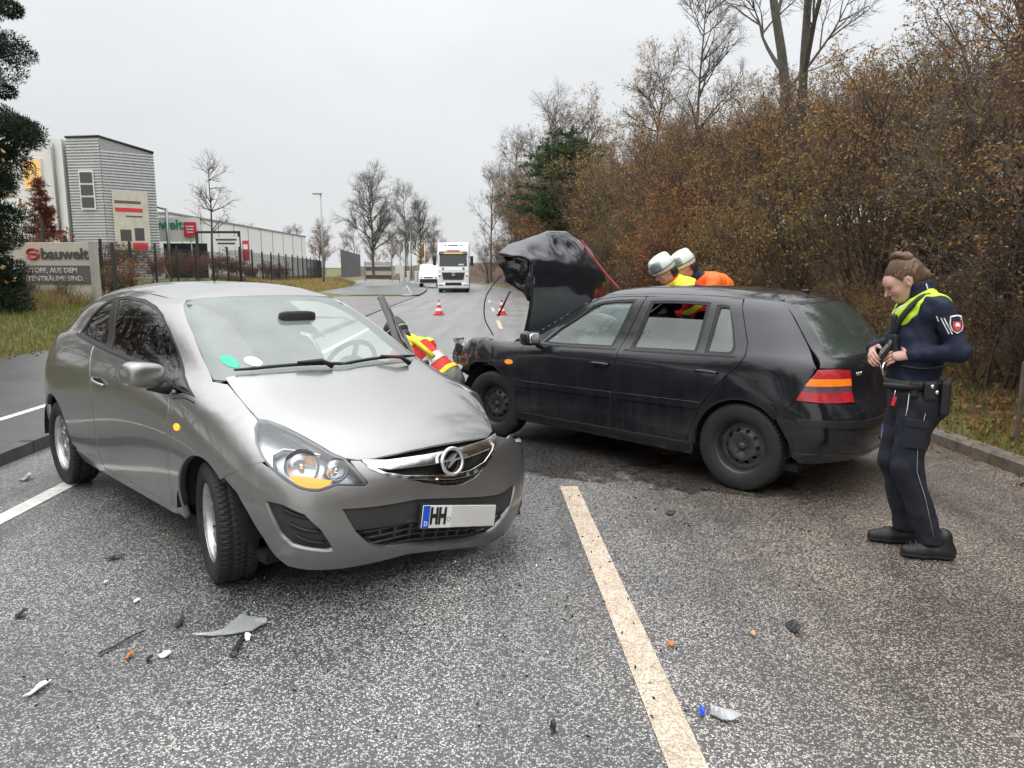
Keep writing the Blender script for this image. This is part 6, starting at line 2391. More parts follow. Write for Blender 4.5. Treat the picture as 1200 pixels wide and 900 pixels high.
def plant_materials():
  pmat('bark_grey', (.085, .075, .062), .85, var=.35, vscale=9, bump=.5, bscale=60)
  pmat('bark_brown', (.055, .042, .033), .85, var=.35, vscale=9, bump=.5, bscale=60)
  pmat('twig_brown', (.085, .060, .045), .8, var=.3, vscale=4)
  pmat('twig_grey', (.115, .100, .086), .8, var=.3, vscale=4)
  leaf_mat('leaf_brown', [(.0, (0.196, 0.102, 0.045)), (.45, (0.332, 0.177, 0.072)), (.8, (0.392, 0.243, 0.083)), (1.0, (0.166, 0.131, 0.045))])
  leaf_mat('leaf_olive', [(.0, (0.168, 0.124, 0.034)), (.5, (0.296, 0.191, 0.052)), (.8, (0.393, 0.225, 0.062)), (1.0, (0.148, 0.141, 0.039))])
  leaf_mat('leaf_rust', [(.0, (0.299, 0.095, 0.029)), (.5, (0.448, 0.152, 0.048)), (1.0, (0.329, 0.127, 0.042))])
  leaf_mat('leaf_dark', [(.0, (0.150, 0.089, 0.053)), (.5, (0.266, 0.144, 0.070)), (1.0, (0.174, 0.128, 0.056))])
  leaf_mat('needle_green', [(.0, (0.032, 0.064, 0.022)), (.5, (0.051, 0.096, 0.032)), (1.0, (0.072, 0.120, 0.042))], trans=.1)
  leaf_mat('needle_dark', [(.0, (.008, .018, .009)), (.5, (.014, .028, .012)), (1.0, (.022, .040, .016))], trans=.1)
  leaf_mat('needle_red', [(.0, (.14, .030, .016)), (.5, (.20, .05, .024)), (1.0, (.12, .04, .02))], trans=.1)
  leaf_mat('leaf_red', [(.0, (.20, .022, .016)), (.5, (.26, .05, .02)), (.8, (.16, .08, .03)), (1.0, (.10, .085, .025))])
  leaf_mat('leaf_yellow', [(.0, (.42, .26, .03)), (.6, (.50, .30, .04)), (1.0, (.34, .17, .03))])
  leaf_mat('grass_green', [(.0, (0.090, 0.138, 0.026)), (.5, (0.156, 0.180, 0.042)), (.85, (0.288, 0.228, 0.084)), (1.0, (0.408, 0.324, 0.144))], trans=.2)
  leaf_mat('grass_dry', [(.0, (0.312, 0.216, 0.090)), (.5, (0.408, 0.300, 0.132)), (.85, (0.240, 0.204, 0.066)), (1.0, (0.120, 0.144, 0.036))], trans=.2)
  leaf_mat('litter', [(.0, (0.144, 0.062, 0.025)), (.4, (0.258, 0.116, 0.044)), (.75, (0.358, 0.171, 0.063)), (1.0, (0.201, 0.137, 0.063))], trans=.1)

PLANT_MESH = {}

def shrub_meshes(key, seed, H=3.2, leaves=5200, leaf='leaf_brown', size=.05, spread=.42, twigs=1500, twig_mat='twig_brown', stems=9):
  rng = np.random.default_rng(seed)
  lv = grow(rng, dict(n=stems, spread=spread, base=.16 * H / 3, L=H * .85, r=.022 * H / 3, up=.05, wob=.10, P=8, tip=.35),
        [dict(n=60, t0=.15, ang=38, L=H * .48, r=.012, up=.05, wob=.13, P=6, tip=.3),
         dict(n=360, t0=.15, ang=42, L=H * .24, r=.006, up=.03, wob=.16, P=5, tip=.4),
         dict(n=twigs, t0=.1, ang=45, L=H * .115, r=.0032, up=.01, wob=.2, P=4, tip=.5)])
  wood = [tubes_np(*lv[0], 6), tubes_np(*lv[1], 5)]
  tw = [tubes_np(*lv[2], 3), tubes_np(*lv[3], 3)]
  p = lv[3][0]
  idx = rng.integers(0, len(p), leaves)
  t = rng.uniform(.1, 1, leaves) * (p.shape[1] - 1)
  k = np.minimum(t.astype(int), p.shape[1] - 2)
  a = (t - k)[:, None]
  pos = p[idx, k] * (1 - a) + p[idx, k + 1] * a + rng.normal(0, .015, (leaves, 3))
  LV = leaves_np(rng, pos, size, updir=-.3)
  PLANT_MESH[key] = [('trunk', np_mesh('trunk', wood, 'bark_brown')), ('twigs', np_mesh('twigs', tw, twig_mat)), ('crown', np_mesh('crown', [LV], leaf, smooth=False))]

def tree_meshes(key, seed, H=11.0, trunk=.16, leaves=0, leaf='leaf_brown', size=.06, clear=.25, spread=.05, limbs=34, twigs=2600, twig_mat='twig_grey', stems=1, ang=42, up=.06, limbL=.36, bark='bark_grey'):
  rng = np.random.default_rng(seed)
  lv = grow(rng, dict(n=stems, spread=spread, base=.1 if stems > 1 else .001, L=H, r=trunk, up=.03, wob=.035, P=14, tip=.12),
        [dict(n=limbs, t0=clear, ang=ang, L=H * limbL, r=trunk * .42, up=up, wob=.08, P=8, tip=.2, short=.62),
         dict(n=limbs * 8, t0=.2, ang=40, L=H * .15, r=trunk * .15, up=.05, wob=.10, P=6, tip=.3),
         dict(n=twigs, t0=.15, ang=40, L=H * .068, r=.0075, up=.03, wob=.14, P=4, tip=.5),
         dict(n=twigs * 2, t0=.1, ang=42, L=H * .035, r=.0050, up=.02, wob=.16, P=3, tip=.6)])
  wood = [tubes_np(*lv[0], 10), tubes_np(*lv[1], 6)]
  tw = [tubes_np(*lv[2], 4), tubes_np(*lv[3], 3), tubes_np(*lv[4], 3)]
  parts = [('trunk', np_mesh('trunk', wood, bark)), ('crown', np_mesh('crown', tw, twig_mat))]
  if leaves:
    p = lv[4][0]
    idx = rng.integers(0, len(p), leaves)
    a = rng.uniform(0, 1, leaves)[:, None]
    pos = p[idx, 0] * (1 - a) + p[idx, -1] * a + rng.normal(0, .03, (leaves, 3))
    parts.append(('foliage', np_mesh('foliage', [leaves_np(rng, pos, size)], leaf, smooth=False)))
  PLANT_MESH[key] = parts

def conifer_meshes(key, seed, H=9.0, R=2.2, trunk=.14, n=46, tufts=9000, mat='needle_green', clear=.2, droop=-.02, clump=True, size=.16, shape=1.0):
  """tiers of boughs carrying needle tufts"""
  rng = np.random.default_rng(seed)
  tp = np.zeros((1, 10, 3))
  tp[0, :, 2] = np.linspace(0, H, 10)
  tp[0, :, :2] = np.cumsum(rng.normal(0, .04, (10, 2)), 0)
  tr = trunk * (1 - .92 * np.linspace(0, 1, 10))[None]
  az = rng.uniform(0, 2 * PI, n)
  hh = np.sort(rng.uniform(clear, .98, n))
  L = R * (1 - hh) ** shape * rng.uniform(.65, 1.15, n) + .15
  if clump:
    L = R * np.sin(np.clip((1 - hh) * 1.25 + .12, 0, 1) * PI * .62) * rng.uniform(.45, 1.2, n) + .2
  P = 7
  path = np.zeros((n, P, 3))
  f = hh * 9
  k = np.minimum(f.astype(int), 8)
  a = (f - k)[:, None]
  path[:, 0] = tp[0, k] * (1 - a) + tp[0, k + 1] * a
  d = np.stack([np.cos(az), np.sin(az), np.full(n, .25)], -1)
  for q in range(1, P):
    d = unit(d + rng.normal(0, .07, (n, 3)) + np.array([0, 0, droop]))
    path[:, q] = path[:, q - 1] + d * (L / (P - 1))[:, None]
  rad = np.full((n, 1), trunk * .22) * (1 - .8 * np.linspace(0, 1, P))[None]
  # side sprays
  m = n * 14
  idx = rng.choice(n, m, p=L / L.sum())
  t = rng.uniform(.2, 1, m) * (P - 1)
  k = np.minimum(t.astype(int), P - 2)
  a = (t - k)[:, None]
  b0 = path[idx, k] * (1 - a) + path[idx, k + 1] * a
  dd = unit(path[idx, k + 1] - path[idx, k] + rng.normal(0, .75, (m, 3)) * np.array([1, 1, .55]))
  sl = .26 * R / 2 * rng.uniform(.6, 1.3, m) + .08
  sp = np.stack([b0 + dd * (sl * q / 3)[:, None] + np.array([0, 0, -.01 * q]) for q in range(4)], 1)
  pos_i = rng.integers(0, m, tufts)
  pt = rng.uniform(0, 1, tufts)[:, None]
  pos = sp[pos_i, 0] * (1 - pt) + sp[pos_i, 3] * pt + rng.normal(0, .03, (tufts, 3))
  nd = unit(dd[pos_i] + rng.normal(0, .8, (tufts, 3)))
  s = unit(np.cross(nd, rng.normal(0, 1, (tufts, 3))))
  sz = (size * rng.uniform(.5, 1.3, tufts))[:, None]
  w = .10
  V = np.stack([pos - s * sz * w, pos + s * sz * w, pos + nd * sz], 1).reshape(-1, 3)
  F = np.arange(tufts * 3).reshape(-1, 3)
  PLANT_MESH[key] = [('trunk', np_mesh('trunk', [tubes_np(tp, tr, 8), tubes_np(path, rad, 4)], 'bark_brown')),
             ('boughs', np_mesh('boughs', [tubes_np(sp, np.full((m, 4), .006), 3)], 'twig_brown')),
             ('crown', np_mesh('crown', [(V, F)], mat, smooth=False))]

def plant(key, name, x, y, z, rz, sc, label, cat, group=None, sz=None):
  e = empty(name, (x, y, z), rz)
  e.scale = (sc, sc, sz or sc)
  for nm, me in PLANT_MESH[key]:
    obj(nm, me, e)
  tag(e, label, cat, group)
  return e

def blades_np(rng, pos, hmin, hmax, w=.004, lean=.35):
  n = len(pos)
  az = rng.uniform(0, 2 * PI, n)
  s = np.stack([np.cos(az), np.sin(az), np.zeros(n)], -1)
  h = rng.uniform(hmin, hmax, n)[:, None]
  l = rng.normal(0, lean, (n, 3)) * np.array([1, 1, 0])
  m = pos + np.array([0, 0, 1]) * h * .55 + l * h * .4
  t = pos + np.array([0, 0, 1]) * h * (1 - .15 * np.linalg.norm(l, axis=-1, keepdims=True)) + l * h
  ww = (w * rng.uniform(.7, 1.4, n))[:, None]
  V = np.stack([pos - s * ww, pos + s * ww, m + s * ww * .7, m - s * ww * .7, t], 1).reshape(-1, 3)
  i = np.arange(n)[:, None] * 5
  F1 = i + np.array([[0, 1, 2]])
  F2 = i + np.array([[0, 2, 3]])
  F3 = i + np.array([[3, 2, 4]])
  return V, np.concatenate([F1, F2, F3])

def yew_meshes(key, seed, H=7.8, blobs=155, per=1150, mat='needle_dark'):
  """dense evergreen made of many rounded tufts on limbs"""
  rng = np.random.default_rng(seed)
  n = blobs
  hh = rng.uniform(.0, 1, n)
  rmax = np.interp(hh, [0, .12, .42, .55, .67, .80, .9, 1.0], [.75, .75, 1.0, 1.55, 1.95, 1.35, 1.65, .45])
  az = rng.uniform(0, 2 * PI, n)
  rr = rmax * np.sqrt(rng.uniform(.10, 1, n))
  c = np.stack([rr * np.cos(az), rr * np.sin(az), .1 + hh * H], -1)
  br = rng.uniform(.28, .62, n)
  idx = np.repeat(np.arange(n), per)
  m = len(idx)
  u = unit(rng.normal(0, 1, (m, 3)))
  rad = br[idx] * rng.uniform(.35, 1.05, m) ** .6
  pos = c[idx] + u * rad[:, None] * np.array([1, 1, .62])
  nd = unit(u + rng.normal(0, .7, (m, 3)) + np.array([0, 0, .25]))
  s = unit(np.cross(nd, rng.normal(0, 1, (m, 3))))
  sz = (.085 * rng.uniform(.5, 1.3, m))[:, None]
  V = np.stack([pos - s * sz * .16, pos + s * sz * .16, pos + nd * sz], 1).reshape(-1, 3)
  F = np.arange(m * 3).reshape(-1, 3)
  tp = np.zeros((1, 8, 3))
  tp[0, :, 2] = np.linspace(-.3, H * .97, 8)
  path = np.stack([np.stack([np.zeros(n), np.zeros(n), np.maximum(c[:, 2] - rr * .45, .05)], -1) * (1 - q / 4) + c * (q / 4) for q in range(5)], 1)
  PLANT_MESH[key] = [('trunk', np_mesh('trunk', [tubes_np(tp, np.linspace(.2, .03, 8)[None], 8), tubes_np(path, np.full((n, 5), .02), 4)], 'bark_brown')), ('crown', np_mesh('crown', [(V, F)], mat, smooth=False))]

ORD = ['first', 'second', 'third', 'fourth', 'fifth', 'sixth', 'seventh', 'eighth', 'ninth', 'tenth', 'eleventh', 'twelfth', 'thirteenth', 'fourteenth', 'fifteenth', 'sixteenth', 'seventeenth', 'eighteenth', 'nineteenth', 'twentieth',
     'twenty-first', 'twenty-second', 'twenty-third', 'twenty-fourth', 'twenty-fifth', 'twenty-sixth', 'twenty-seventh', 'twenty-eighth', 'twenty-ninth', 'thirtieth', 'thirty-first', 'thirty-second', 'thirty-third', 'thirty-fourth', 'thirty-fifth']

# ------------------------------------------------------------------ the place: road, pavements, verges, buildings
def cx(Y):
  """sideways shift of the road at distance Y (straight, then a gentle left bend)"""
  Y = np.asarray(Y, float)
  return -.047 * Y - .0016 * np.maximum(Y - 45, 0) ** 2

def ground_z(X, Y):
  """terrain height: bank on the right, raised site on the left"""
  X, Y = np.asarray(X, float), np.asarray(Y, float)
  t = X - cx(Y)
  def st(a, b, v):
    q = np.clip((v - a) / (b - a), 0, 1)
    return q * q * (3 - 2 * q)
  r = .10 + .10 * st(4.4, 5.4, t) + 2.5 * st(5.3, 9.5, t) + .8 * st(9, 16, t)
  drive = st(23, 26, Y) * (1 - st(44, 48, Y))
  l = .09 + (.62 * st(-8.0, -13.5, t) + .45 * st(-13.5, -17, t))
  cut = drive * (1 - st(-13.5, -16.5, t))
  l = l * (1 - cut) - .03 * cut
  far = st(46, 52, Y)
  l2 = .09 + .55 * st(-11.8, -14.5, t) + .45 * st(-14.5, -19, t)
  far = st(47.5, 52, Y)
  l = l * (1 - far) + l2 * far
  return np.where(t > 4.2, r, np.where(t < -4.1, l, -.03))

def strip(name, mat, t0, t1, y0, y1, z=0.0, ny=60, nt=6, zf=None):
  ys = np.linspace(y0, y1, ny + 1)
  ts = np.linspace(t0, t1, nt + 1)
  V = []
  for y in ys:
    for t in ts:
      x = t + float(cx(y))
      V.append((x, y, zf(x, y) if zf else z))
  m = nt + 1
  Fc = [(i * m + j, i * m + j + 1, (i + 1) * m + j + 1, (i + 1) * m + j) for i in range(ny) for j in range(nt)]
  return obj(name, mesh_np(name, V, Fc, True), None, mat)

def asphalt_mat(name, base, chip, chip_frac, scale, wet=.5, stain=True, brown=.5):
  m, nt, b = _nodes(name)
  N, L = nt.nodes.new, nt.links.new
  tc = N('ShaderNodeTexCoord')
  vo = N('ShaderNodeTexVoronoi')
  vo.inputs['Scale'].default_value = scale
  vo.inputs['Randomness'].default_value = 1
  L(tc.outputs['Object'], vo.inputs['Vector'])
  # stones: random value per cell decides how pale a chipping is
  sep = N('ShaderNodeSeparateColor')
  L(vo.outputs['Color'], sep.inputs[0])
  st = ramp(nt, sep.outputs[0], [(0.0, tuple(c * .55 for c in base)), (1 - chip_frac - .12, base), (1 - chip_frac, tuple(c * .55 for c in chip)), (1.0, chip)])
  # dark binder between angular stones
  ve = N('ShaderNodeTexVoronoi')
  ve.feature = 'DISTANCE_TO_EDGE'
  ve.inputs['Scale'].default_value = scale
  L(tc.outputs['Object'], ve.inputs['Vector'])
  ed = N('ShaderNodeMapRange')
  ed.inputs['From Min'].default_value = .04
  ed.inputs['From Max'].default_value = .17
  ed.inputs['To Min'].default_value = 1.0
  ed.inputs['To Max'].default_value = 0.0
  L(ve.outputs['Distance'], ed.inputs[0])
  mx = N('ShaderNodeMix'); mx.data_type = 'RGBA'
  L(ed.outputs[0], mx.inputs['Factor'])
  L(st.outputs[0], mx.inputs['A'])
  mx.inputs['B'].default_value = (*[c * .30 for c in base], 1)
  col = mx.outputs['Result']
  n1 = N('ShaderNodeTexNoise')
  n1.inputs['Scale'].default_value = .55
  n1.inputs['Detail'].default_value = 6
  n1.inputs['Roughness'].default_value = .6
  L(tc.outputs['Object'], n1.inputs['Vector'])
  if stain:
    # worn, muddy and oily areas
    r1 = ramp(nt, n1.outputs['Fac'], [(.34, (.58, .58, .60)), (.48, (.95, .95, .95)), (.66, (1.18, 1.16, 1.14))])
    m2 = N('ShaderNodeMix'); m2.data_type = 'RGBA'; m2.blend_type = 'MULTIPLY'
    m2.inputs['Factor'].default_value = 1
    L(col, m2.inputs['A']); L(r1.outputs[0], m2.inputs['B'])
    # streaks along the lanes where tyres run
    mps = N('ShaderNodeMapping')
    mps.inputs['Scale'].default_value = (2.2, .10, 1)
    mps.inputs['Rotation'].default_value = (0, 0, -.047)
    L(tc.outputs['Object'], mps.inputs['Vector'])
    n3 = N('ShaderNodeTexNoise')
    n3.inputs['Scale'].default_value = 1.0
    n3.inputs['Detail'].default_value = 4
    L(mps.outputs[0], n3.inputs['Vector'])
    r3 = ramp(nt, n3.outputs['Fac'], [(.34, (.62, .62, .63)), (.50, (.98, .98, .98)), (.66, (1.14, 1.14, 1.13))])
    m4 = N('ShaderNodeMix'); m4.data_type = 'RGBA'; m4.blend_type = 'MULTIPLY'
    m4.inputs['Factor'].default_value = 1
    L(m2.outputs['Result'], m4.inputs['A']); L(r3.outputs[0], m4.inputs['B'])
    m2 = m4
    sx = N('ShaderNodeSeparateXYZ')
    L(tc.outputs['Object'], sx.inputs[0])
    n2 = N('ShaderNodeTexNoise')
    n2.inputs['Scale'].default_value = .9
    n2.inputs['Detail'].default_value = 5
    L(tc.outputs['Object'], n2.inputs['Vector'])
    ad = N('ShaderNodeMath'); ad.operation = 'MULTIPLY_ADD'
    L(n2.outputs['Fac'], ad.inputs[0]); ad.inputs[1].default_value = 3.2
    L(sx.outputs['X'], ad.inputs[2])
    mr = N('ShaderNodeMapRange')
    mr.inputs['From Min'].default_value = 1.5
    mr.inputs['From Max'].default_value = 3.6
    mr.inputs['To Max'].default_value = brown
    L(ad.outputs[0], mr.inputs[0])
    m3 = N('ShaderNodeMix'); m3.data_type = 'RGBA'; m3.blend_type = 'MULTIPLY'
    L(mr.outputs[0], m3.inputs['Factor'])
    L(m2.outputs['Result'], m3.inputs['A'])
    m3.inputs['B'].default_value = (1.0, .82, .66, 1)
    col = m3.outputs['Result']
  L(col, b.inputs['Base Color'])
  rr = N('ShaderNodeMapRange')
  rr.inputs['From Min'].default_value = .35
  rr.inputs['From Max'].default_value = .65
  rr.inputs['To Min'].default_value = max(.12, .62 - min(wet, .7) * .42)
  rr.inputs['To Max'].default_value = .72 - min(wet, .7) * .25
  L(n1.outputs['Fac'], rr.inputs[0])
  L(rr.outputs[0], b.inputs['Roughness'])
  b.inputs['Specular IOR Level'].default_value = .5
  bp = N('ShaderNodeBump')
  bp.inputs['Strength'].default_value = .4
  bp.inputs['Distance'].default_value = .003
  bp.invert = True
  b.inputs['Coat Weight'].default_value = wet
  b.inputs['Coat Roughness'].default_value = .42
  b.inputs['Coat IOR'].default_value = 1.5
  L(vo.outputs['Distance'], bp.inputs['Height'])
  L(bp.outputs[0], b.inputs['Normal'])
  return m

def soil_mat(name, c0, c1, scale=3.0, bump=.6):
  m, nt, b = _nodes(name)
  N, L = nt.nodes.new, nt.links.new
  tc = N('ShaderNodeTexCoord')
  nz = N('ShaderNodeTexNoise')
  nz.inputs['Scale'].default_value = scale
  nz.inputs['Detail'].default_value = 9
  nz.inputs['Roughness'].default_value = .7
  L(tc.outputs['Object'], nz.inputs['Vector'])
  rp = ramp(nt, nz.outputs['Fac'], [(.32, c0), (.68, c1)])
  L(rp.outputs[0], b.inputs['Base Color'])
  b.inputs['Roughness'].default_value = .9
  n2 = N('ShaderNodeTexNoise')
  n2.inputs['Scale'].default_value = scale * 12
  n2.inputs['Detail'].default_value = 5
  L(tc.outputs['Object'], n2.inputs['Vector'])
  bp = N('ShaderNodeBump')
  bp.inputs['Strength'].default_value = bump
  bp.inputs['Distance'].default_value = .03
  L(n2.outputs['Fac'], bp.inputs['Height'])
  L(bp.outputs[0], b.inputs['Normal'])

def place_materials():
  asphalt_mat('road_asphalt', (.104, .102, .101), (.62, .605, .585), .39, 134, wet=.62, brown=.80)
  asphalt_mat('path_asphalt', (.075, .074, .073), (.20, .19, .18), .25, 130, wet=.75, stain=False)
  asphalt_mat('drive_paving', (.20, .165, .145), (.30, .26, .23), .3, 60, wet=.45, stain=False)
  pmat('kerb_stone', (.135, .112, .088), .75, var=.45, vscale=7, bump=.4, bscale=90)
  pmat('kerb_dark', (.075, .070, .065), .55, var=.3, vscale=7, bump=.4, bscale=90)
  soil_mat('bank_soil', (.030, .019, .012), (.095, .050, .024), 2.5)
  soil_mat('lawn_soil', (.060, .070, .020), (.15, .13, .045), 2.0)
  soil_mat('far_ground', (.060, .060, .030), (.12, .10, .06), .4)
  # worn road paint
  m, nt, b = _nodes('road_paint')
  N, L = nt.nodes.new, nt.links.new
  tc = N('ShaderNodeTexCoord')
  nz = N('ShaderNodeTexNoise')
  nz.inputs['Scale'].default_value = 9
  nz.inputs['Detail'].default_value = 9
  nz.inputs['Roughness'].default_value = .75
  L(tc.outputs['Object'], nz.inputs['Vector'])
  n2 = N('ShaderNodeTexNoise')
  n2.inputs['Scale'].default_value = 130
  n2.inputs['Detail'].default_value = 3
  L(tc.outputs['Object'], n2.inputs['Vector'])
  rp = ramp(nt, nz.outputs['Fac'], [(.30, (.42, .33, .25)), (.55, (.60, .50, .40)), (.75, (.68, .62, .54))])
  r2 = ramp(nt, n2.outputs['Fac'], [(.40, (.55, .52, .48)), (.56, (1, 1, 1))])
  mm = N('ShaderNodeMix'); mm.data_type = 'RGBA'; mm.blend_type = 'MULTIPLY'
  mm.inputs['Factor'].default_value = 1
  L(rp.outputs[0], mm.inputs['A']); L(r2.outputs[0], mm.inputs['B'])
  L(mm.outputs['Result'], b.inputs['Base Color'])
  b.inputs['Roughness'].default_value = .5
  bp = N('ShaderNodeBump')
  bp.inputs['Strength'].default_value = .4
  bp.inputs['Distance'].default_value = .004
  L(n2.outputs['Fac'], bp.inputs['Height'])
  L(bp.outputs[0], b.inputs['Normal'])
  pmat('white_line', (.60, .60, .56), .5, var=.25, vscale=9, bump=.3, bscale=120)
  pmat('render_white', (.66, .66, .64), .8, var=.06, vscale=.6)
  pmat('hall_panel', (.72, .73, .72), .55, var=.05, vscale=.3)
  pmat('concrete', (.36, .34, .30), .85, var=.2, vscale=2, bump=.3, bscale=40)
  pmat('fence_steel', (.018, .020, .020), .5)
  pmat('galvanised', (.30, .31, .31), .45, metal=.6, var=.15)
  pmat('dark_glass', (.02, .025, .03), .08, coat=.5)
  pmat('sign_white', (.70, .70, .68), .5, var=.05)
  pmat('sign_beige', (.50, .47, .40), .75, var=.12, vscale=1.5)
  pmat('sign_grey', (.10, .10, .105), .6, var=.15, vscale=2)
  pmat('sign_red', (.55, .03, .05), .5)
  pmat('sign_letter_grey', (.06, .06, .06), .6)
  pmat('sign_letter_pale', (.62, .60, .56), .6)
  pmat('sign_green', (.02, .26, .12), .5)
  pmat('sign_blue', (.02, .10, .38), .45)
  pmat('lit_window', (.7, .42, .14), .5, emit=(1.0, .58, .20), estr=.22)
  pmat('poster_ink', (.10, .09, .09), .7)
  pmat('cone_red', (.62, .035, .03), .5)
  pmat('cone_white', (.78, .77, .75), .4)
  pmat('gold_letter', (.50, .33, .10), .5)
  pmat('door_red', (.40, .03, .03), .5)

def kerb_run(name, t, w, y0, y1, top, mat, n, tf=None):
  """kerb as a structure with its stones as pieces"""
  root = empty(name)
  root['kind'] = 'structure'
  ys = np.linspace(y0, y1, n + 1)
  rnd = random.Random(int(abs(t) * 100) + n)
  for i in range(n):
    a, b = ys[i] + .006, ys[i + 1] - .006
    ta = tf(a) if tf else t
    tb = tf(b) if tf else t
    dz = rnd.uniform(-.004, .004)
    Xa, Xb = float(cx(a)) + ta, float(cx(b)) + tb
    V = [(Xa, a, -.06), (Xb, b, -.06), (Xb, b, top - .02 + dz), (Xa, a, top - .02 + dz), (Xa + w * .15, a, top + dz), (Xb + w * .15, b, top + dz), (Xa + w, a, top + dz), (Xb + w, b, top + dz), (Xa + w, a, -.06), (Xb + w, b, -.06)]
    Fc = [(0, 1, 2, 3), (3, 2, 5, 4), (4, 5, 7, 6), (6, 7, 9, 8), (0, 3, 4, 6, 8), (1, 9, 7, 5, 2), (0, 8, 9, 1)]
    mb = MB().add(V, Fc)
    mb.build('kerb_stone', mat, root)
  return root

def build_ground():
  # terrain sheet to the horizon, dipping under the carriageway
  xs = np.concatenate([[-600, -300, -150, -90, -60, -45, -36, -30], np.arange(-27, 24.1, .75), [27, 32, 40, 60, 100, 200, 400, 600]])
  ys = np.concatenate([[-300, -120, -60, -30, -20], np.arange(-14, 60, 1.0), np.arange(60, 140, 4.0), [150, 180, 220, 300, 450, 700, 1200]])
  V, nx = [], len(xs)
  for y in ys:
    z = ground_z(xs, np.full(nx, y))
    for x, zz in zip(xs, z):
      n = mnoise.noise(Vector((x * .5, y * .5, 0))) * .05 + mnoise.noise(Vector((x * 1.7, y * 1.7, 4))) * .02
      t = x - float(cx(y))
      V.append((x, y, zz - .035 + (n if (t > 5.2 or t < -8.6) else 0)))
  Fc = [(i * nx + j, i * nx + j + 1, (i + 1) * nx + j + 1, (i + 1) * nx + j) for i in range(len(ys) - 1) for j in range(nx - 1)]
  me = mesh_np('ground', V, Fc, True)
  me.materials.append(MATS['lawn_soil'])
  me.materials.append(MATS['bank_soil'])
  mi = []
  for p in me.polygons:
    c = p.center
    mi.append(1 if c.x - float(cx(c.y)) > 5.0 else 0)
  me.polygons.foreach_set('material_index', mi)
  g = obj('ground', me)
  g['kind'] = 'structure'
  r = strip('road', 'road_asphalt', -4.0, 4.17, -20, 240, 0.0, 120, 8)
  r['kind'] = 'structure'
  # pavement with cycle path on the left: near part, drive entrance, far part
  p = strip('pavement', 'path_asphalt', -8.15, -3.86, -20, 23.2, .10, 60, 6)
  p['kind'] = 'structure'
  p = strip('driveway', 'drive_paving', -34, -3.99, 22.5, 48.5, .03, 20, 20, zf=lambda x, y: .030 + .0 * x)
  p['kind'] = 'structure'
  p = strip('pavement', 'path_asphalt', -11.9, -3.86, 48, 240, .10, 60, 6)
  p['kind'] = 'structure'
  kerb_run('kerb', 4.17, .14, -3, 45, .11, 'kerb_stone', 48)
  kerb_run('kerb', -4.0, .14, -2, 22.4, .105, 'kerb_dark', 24)
  kerb_run('kerb', -4.0, .14, 48.2, 104, .105, 'kerb_dark', 40)
  # rounded kerb at the drive entrance
  root = empty('kerb')
  root['kind'] = 'structure'
  for k in range(8):
    a0, a1 = R_(k * 11.0 + .6), R_(k * 11.0 + 10.4)
    c = (-6.0 + float(cx(22.4)), 22.4)
    poly = [(c[0] + 2.0 * math.cos(a0), c[1] + 2.0 * math.sin(a0)), (c[0] + 2.0 * math.cos(a1), c[1] + 2.0 * math.sin(a1)), (c[0] + 1.86 * math.cos(a1), c[1] + 1.86 * math.sin(a1)), (c[0] + 1.86 * math.cos(a0), c[1] + 1.86 * math.sin(a0))]
    MB().prism(poly, -.05, .105).build('kerb_stone', 'kerb_dark', root)
  # markings
  def mark(t, w, y0, y1, mat, z=.004):
    o = strip('road_marking', mat, t - w / 2, t + w / 2, y0, y1, z, max(2, int((y1 - y0) * 2)), 1)
    o['kind'] = 'structure'
    return o
  mark(.655, .128, -3.3, 5.13, 'road_paint')
  for y in np.arange(11.1, 75, 9.0):
    mark(.645, .12, y, y + 3.6, 'road_paint')
  mark(-3.035, .13, -12, 21, 'white_line')
  mark(-4.76, .10, -12, 20.5, 'white_line', .104)
  # grass in the verges, dead leaves on the bank
  rng = np.random.default_rng(5)
  def scatter(n, t0, t1, y0, y1, pw=1.0):
    y = y0 + (y1 - y0) * rng.uniform(0, 1, n) ** pw
    t = rng.uniform(t0, t1, n)
    x = t + cx(y)
    return np.stack([x, y, ground_z(x, y) - .03], -1)
  pos = np.concatenate([scatter(26000, 4.32, 6.2, 3.2, 14, 1.3), scatter(9000, 4.32, 6.0, 14, 34)])
  dens = np.array([mnoise.noise(Vector((p[0] * .9, p[1] * .9, 2))) for p in pos]) + .45 - .35 * np.clip((pos[:, 0] - cx(pos[:, 1]) - 5.2), 0, 1)
  dens -= .9 * np.clip(4.75 - (pos[:, 0] - cx(pos[:, 1])), 0, .45)
  pos = pos[rng.uniform(0, 1, len(pos)) < np.clip(dens + .25, .05, 1)]
  o = obj('grass', np_mesh('grass', [blades_np(rng, pos, .05, .17, .0035)], 'grass_green'))
  tag(o, 'short green grass on the strip beside the right kerb', 'grass', kind='stuff')
  pos = scatter(34000, -14.0, -8.1, 8, 24)
  o = obj('grass', np_mesh('grass', [blades_np(rng, pos, .06, .18, .006)], 'grass_green'))
  tag(o, 'green lawn behind the silver car on the left', 'grass', kind='stuff')
  pos = scatter(22000, -17.0, -11.8, 13, 24)
  o = obj('dry_grass', np_mesh('dry_grass', [blades_np(rng, pos, .20, .60, .007, .25)], 'grass_dry'))
  tag(o, 'tall dry straw-coloured grass in front of the sign wall', 'grass', kind='stuff')
  pos = scatter(26000, -17.5, -11.9, 48, 100, 1.5)
  o = obj('grass', np_mesh('grass', [blades_np(rng, pos, .15, .50, .016, .25)], 'grass_dry'))
  tag(o, 'rough yellow-green grass verge beside the far pavement', 'grass', kind='stuff')
  pos = scatter(24000, 4.5, 9.6, 2.5, 26, 1.2)
  pos[:, 2] += .03
  o = obj('leaf_litter', np_mesh('leaf_litter', [leaves_np(rng, pos, .075, updir=.1)], 'litter', smooth=False))
